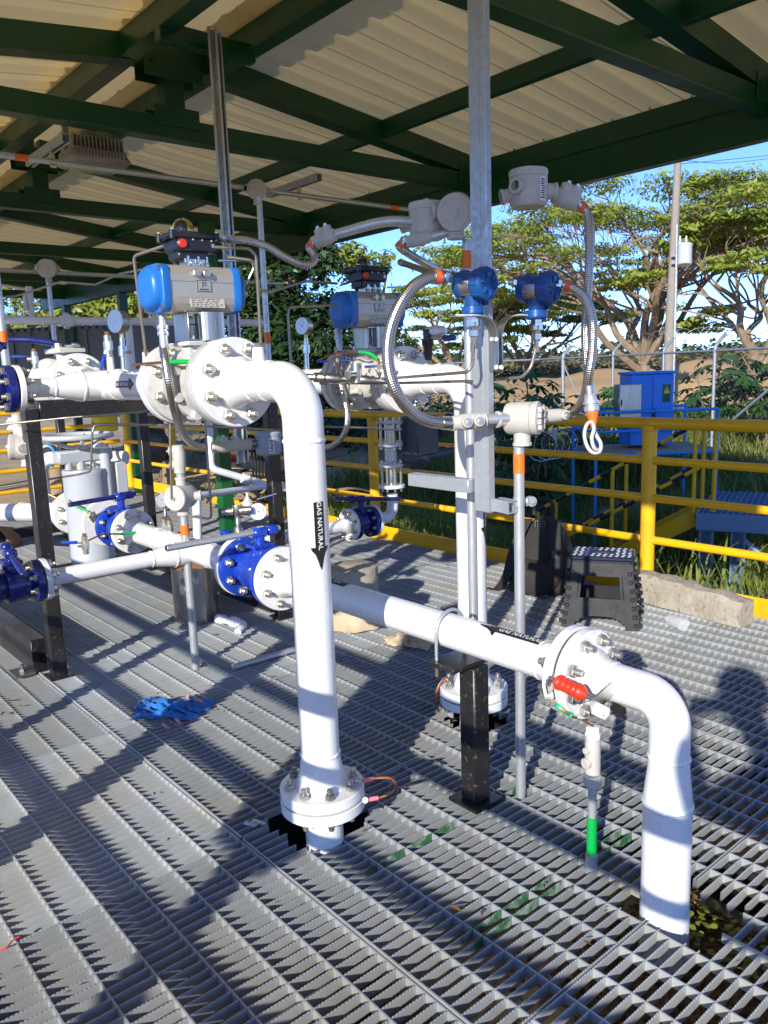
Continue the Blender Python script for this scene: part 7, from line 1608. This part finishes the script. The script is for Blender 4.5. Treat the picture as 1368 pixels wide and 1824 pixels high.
def rag(name, label, c, sx, sy, rot, h, m, seed, m2=None):
    r = np.random.default_rng(seed); n = 56; mb = MB(); vs = []; ca, sa = math.cos(rot), math.sin(rot); ph = r.uniform(0, 6, 8); fr = r.uniform(5, 15, 8); di = r.uniform(0, PI, 8)
    for i in range(n + 1):
        for j in range(n + 1):
            u, v = i / n * 2 - 1, j / n * 2 - 1; a = math.atan2(v, u); z = 0
            sx_ = u * (1 + .10 * math.sin(v * 3 + ph[0]) + .05 * math.sin(v * 11 + ph[1])); sy_ = v * (1 + .14 * math.sin(u * 2.6 + ph[2]) + .06 * math.sin(u * 9 + ph[3]))
            uu = u + .22 * math.sin(v * 4 + ph[4]) + .08 * math.sin(v * 9 + ph[6]); vv = v + .2 * math.sin(u * 5 + ph[5]) + .08 * math.sin(u * 11 + ph[7])
            for k in range(7): z += (1 - abs(math.sin((uu * math.cos(di[k]) + vv * math.sin(di[k])) * fr[k] * .62 + ph[k]))) ** 1.8 * (1 / (1 + k * .3))
            ed = max(abs(u), abs(v)); z = h * (.06 + z * .34) * (1 - .8 * ed ** 4) + .003
            x, y = sx_ * sx + .012 * math.sin(z * 160), sy_ * sy + .012 * math.cos(z * 140); vs.append((c[0] + x * ca - y * sa, c[1] + x * sa + y * ca, c[2] + z))
    mb.add(vs, [(i * (n + 1) + j, (i + 1) * (n + 1) + j, (i + 1) * (n + 1) + j + 1, i * (n + 1) + j + 1) for i in range(n) for j in range(n)]); 
    Z = np.array([q[2] for q in mb.v]).reshape(n + 1, n + 1)
    for _ in range(2): Z[1:-1, 1:-1] = (Z[1:-1, 1:-1] * 2 + Z[:-2, 1:-1] + Z[2:, 1:-1] + Z[1:-1, :-2] + Z[1:-1, 2:]) / 6
    mb.v = [(q[0], q[1], float(z)) for q, z in zip(mb.v, Z.ravel())]; return solo(name, mb, m, label, 'cloth', ang=75)
c = at(300, 1266, Z=.004); rag('blue_rag', 'crumpled blue rag lying on the grating at the left front', c, .155, .105, .75, .050, 'cloth_blue', 3)
pk = thing('pink_cloth', 'faded pink cloth strips sticking out from under the blue rag', 'cloth', at(300, 1266, Z=0))
for k, (px, py, qx, qy) in enumerate(((236, 1278, 262, 1266), (335, 1240, 362, 1252), (290, 1290, 300, 1298), (312, 1280, 322, 1290), (240, 1262, 250, 1250))): mb = MB(); mb.tube(spline([at(px, py, Z=.012), at((px + qx) / 2, (py + qy) / 2, Z=.026), at(qx, qy, Z=.012)], 4), .006 + .003 * (k == 1), 6); obj('strip', mb, 'cloth_pink', pk)
c = at(735, 1143, Z=.004); rag('beige_rag', 'crumpled beige rag on the grating behind the low pipe', c, .13, .11, .3, .07, 'cloth_beige', 9)
q = at(24, 960, Z=.05); mb = MB(); mb.lathe(q, V((.5, -.8, .1)), [(0, .04), (.02, .11), (.18, .13), (.2, .12), (.19, .10), (.03, .08)], 18); solo('broken_pot', mb, 'terracotta', 'brown broken clay piece lying on the deck at the far left', 'pot')
mb = MB(); mb.tube(spline([at(0, 1693, Z=.004), at(12, 1688, Z=.006), at(22, 1676, Z=.004), at(34, 1668, Z=.006)], 5), .0022, 6); solo('orange_string', mb, 'red_rubber', 'scrap of orange string on the grating at the lower left edge', 'string')
gc = thing('grating_clip', 'small saddle clip fastening the grating seam left of the central hole', 'clip', at(446, 1468, Z=.004), 'saddle clips on the grating seams')
mb = MB(); q = at(446, 1468, Z=.005); mb.box(q, (.045, .018, .006), R=M4.Rotation(.4, 3, 'Z'), bev=.002); mb.box(q + V((.006, .013, .003)), (.03, .03, .004), R=M4.Rotation(.4, 3, 'Z'), bev=.001); mb.box(q + V((.012, .026, 0)), (.045, .014, .006), R=M4.Rotation(.4, 3, 'Z'), bev=.002); obj('saddle', mb, 'galvanised', gc)
mb = MB(); mb.hexa(q + V((.006, .013, .004)), EZ, .008, .008); obj('bolt', mb, 'bolt_zinc', gc)
mb = MB(); q = at(403, 951, D=4.6); mb.lathe(q - EZ * .03, EZ, [(0, .03), (.02, .03), (.021, .034), (.05, .034), (.052, .02)], 16); solo('bottle_cap', mb, 'blue_paint', 'blue and white bottle cap behind the blue valve lever', 'cap')
# ================================================================ NEAR SIDE, BEHIND THE CAMERA (throws the shadows on the deck)
CASTER = thing('shadow_box', 'grey box on a post added behind the near rail to cast a shadow', 'cabinet', (-.71, -1.19, -.2))  # unseen box, added only to throw a shadow on the deck and low pipe
mb = MB(); mb.box((-.71, -1.19, 1.49), (.28, .16, .98), bev=.01); obj('body', mb, 'steel_grey_paint', CASTER); mb = MB(); mb.box((-.71, -1.19, .39), (.08, .08, 1.22)); obj('leg', mb, 'black_paint', CASTER)
def photographer():
    B_ = V((.88, -1.05, .20)); t = thing('person', 'person in dark clothes standing behind the near rail with both arms raised to a phone', 'person', B_)
    f = _h.copy(); rt = V((.644, .765, 0)); S = lambda a, b, z: B_ + rt * a + f * b + EZ * z
    me = bpy.data.meshes.new('body')
    J = [(S(.24, -.08, .95), .12), (S(.20, -.05, 1.12), .105), (S(.13, .0, 1.32), .115), (S(.06, .01, 1.46), .075), (S(.01, .03, 1.54), .055), (S(0, .05, 1.63), .095), (S(0, .05, 1.71), .085),
         (S(.34, -.06, .90), .095), (S(.35, 0, .50), .065), (S(.35, -.04, .08), .045), (S(.36, .08, .03), .04), (S(.15, -.06, .90), .095), (S(.14, 0, .50), .065), (S(.14, -.04, .08), .045), (S(.13, .08, .03), .04),
         (S(.27, .02, 1.38), .06), (S(.30, .16, 1.18), .045), (S(.14, .38, 1.36), .036), (S(.09, .42, 1.44), .03), (S(.0, .03, 1.38), .06), (S(-.12, .2, 1.24), .045), (S(-.12, .38, 1.38), .036), (S(-.09, .42, 1.44), .03)]
    E_ = [(0, 1), (1, 2), (2, 3), (3, 4), (4, 5), (5, 6), (0, 7), (7, 8), (8, 9), (9, 10), (0, 11), (11, 12), (12, 13), (13, 14), (2, 15), (15, 16), (16, 17), (17, 18), (2, 19), (19, 20), (20, 21), (21, 22)]
    me.from_pydata([tuple(p - B_) for p, r in J], E_, []); o = bpy.data.objects.new('body', me); COL.objects.link(o); o.parent = t; me.materials.append(MT['shirt'])
    sk = o.modifiers.new('skin', 'SKIN'); sk.use_smooth_shade = True
    for i, (p, r) in enumerate(J): me.skin_vertices[0].data[i].radius = (r, r)
    me.skin_vertices[0].data[0].use_root = True; ss = o.modifiers.new('sub', 'SUBSURF'); ss.levels = 2; ss.render_levels = 2
    for sg in (-1, 1):
        mb = MB()
        for k in range(4): mb.tube([S(sg * (.09 - .004 * k), .425, 1.45 + .018 * (k - 1.5)), S(sg * .06, .455, 1.46 + .018 * (k - 1.5)), S(sg * .035, .445, 1.46 + .018 * (k - 1.5))], .009, 8, radii=[.010, .0085, .007])
        mb.tube([S(sg * .085, .41, 1.42), S(sg * .06, .40, 1.41), S(sg * .04, .41, 1.425)], .011, 8); obj('fingers', mb, 'skin', t)
    mb = MB(); mb.box(S(0, .435, 1.465), (.155, .01, .075), R=M4((rt, f, EZ)).transposed(), bev=.004); solo('phone', mb, 'black_plastic', 'black phone held up in both hands by the person behind the near rail', 'phone')
    mb = MB(); mb.sphere(S(0, .04, 1.69), .112, 0, 18, 10, (1, 1, 1), -.2, PI / 2); obj('hair', mb, 'hair', t)
    mb = MB(); mb.sphere(S(0, .145, 1.625), .017, 0, 8, 6); [mb.sphere(S(s * .098, .045, 1.63), .02, 0, 8, 6, (.5, 1, 1.4)) for s in (-1, 1)]; obj('nose_and_ears', mb, 'skin', t)
    mb = MB(); [mb.sphere(S(s * .035, .132, 1.655), .010, 0, 8, 6) for s in (-1, 1)]; obj('eye', mb, 'sticker_white', t)
    mb = MB(); mb.box(B_ + V((.1, .1, -.06)), (.9, .9, .06), bev=.01); [mb.box(B_ + V((a, b, -.23)), (.07, .07, .36)) for a in (-.38, .38) for b in (-.25, .32)]; solo('added_riser', mb, 'galvanised', 'low steel work platform behind the near rail', 'platform')  # riser added under the set-back person so the shadow lands in place
photographer()
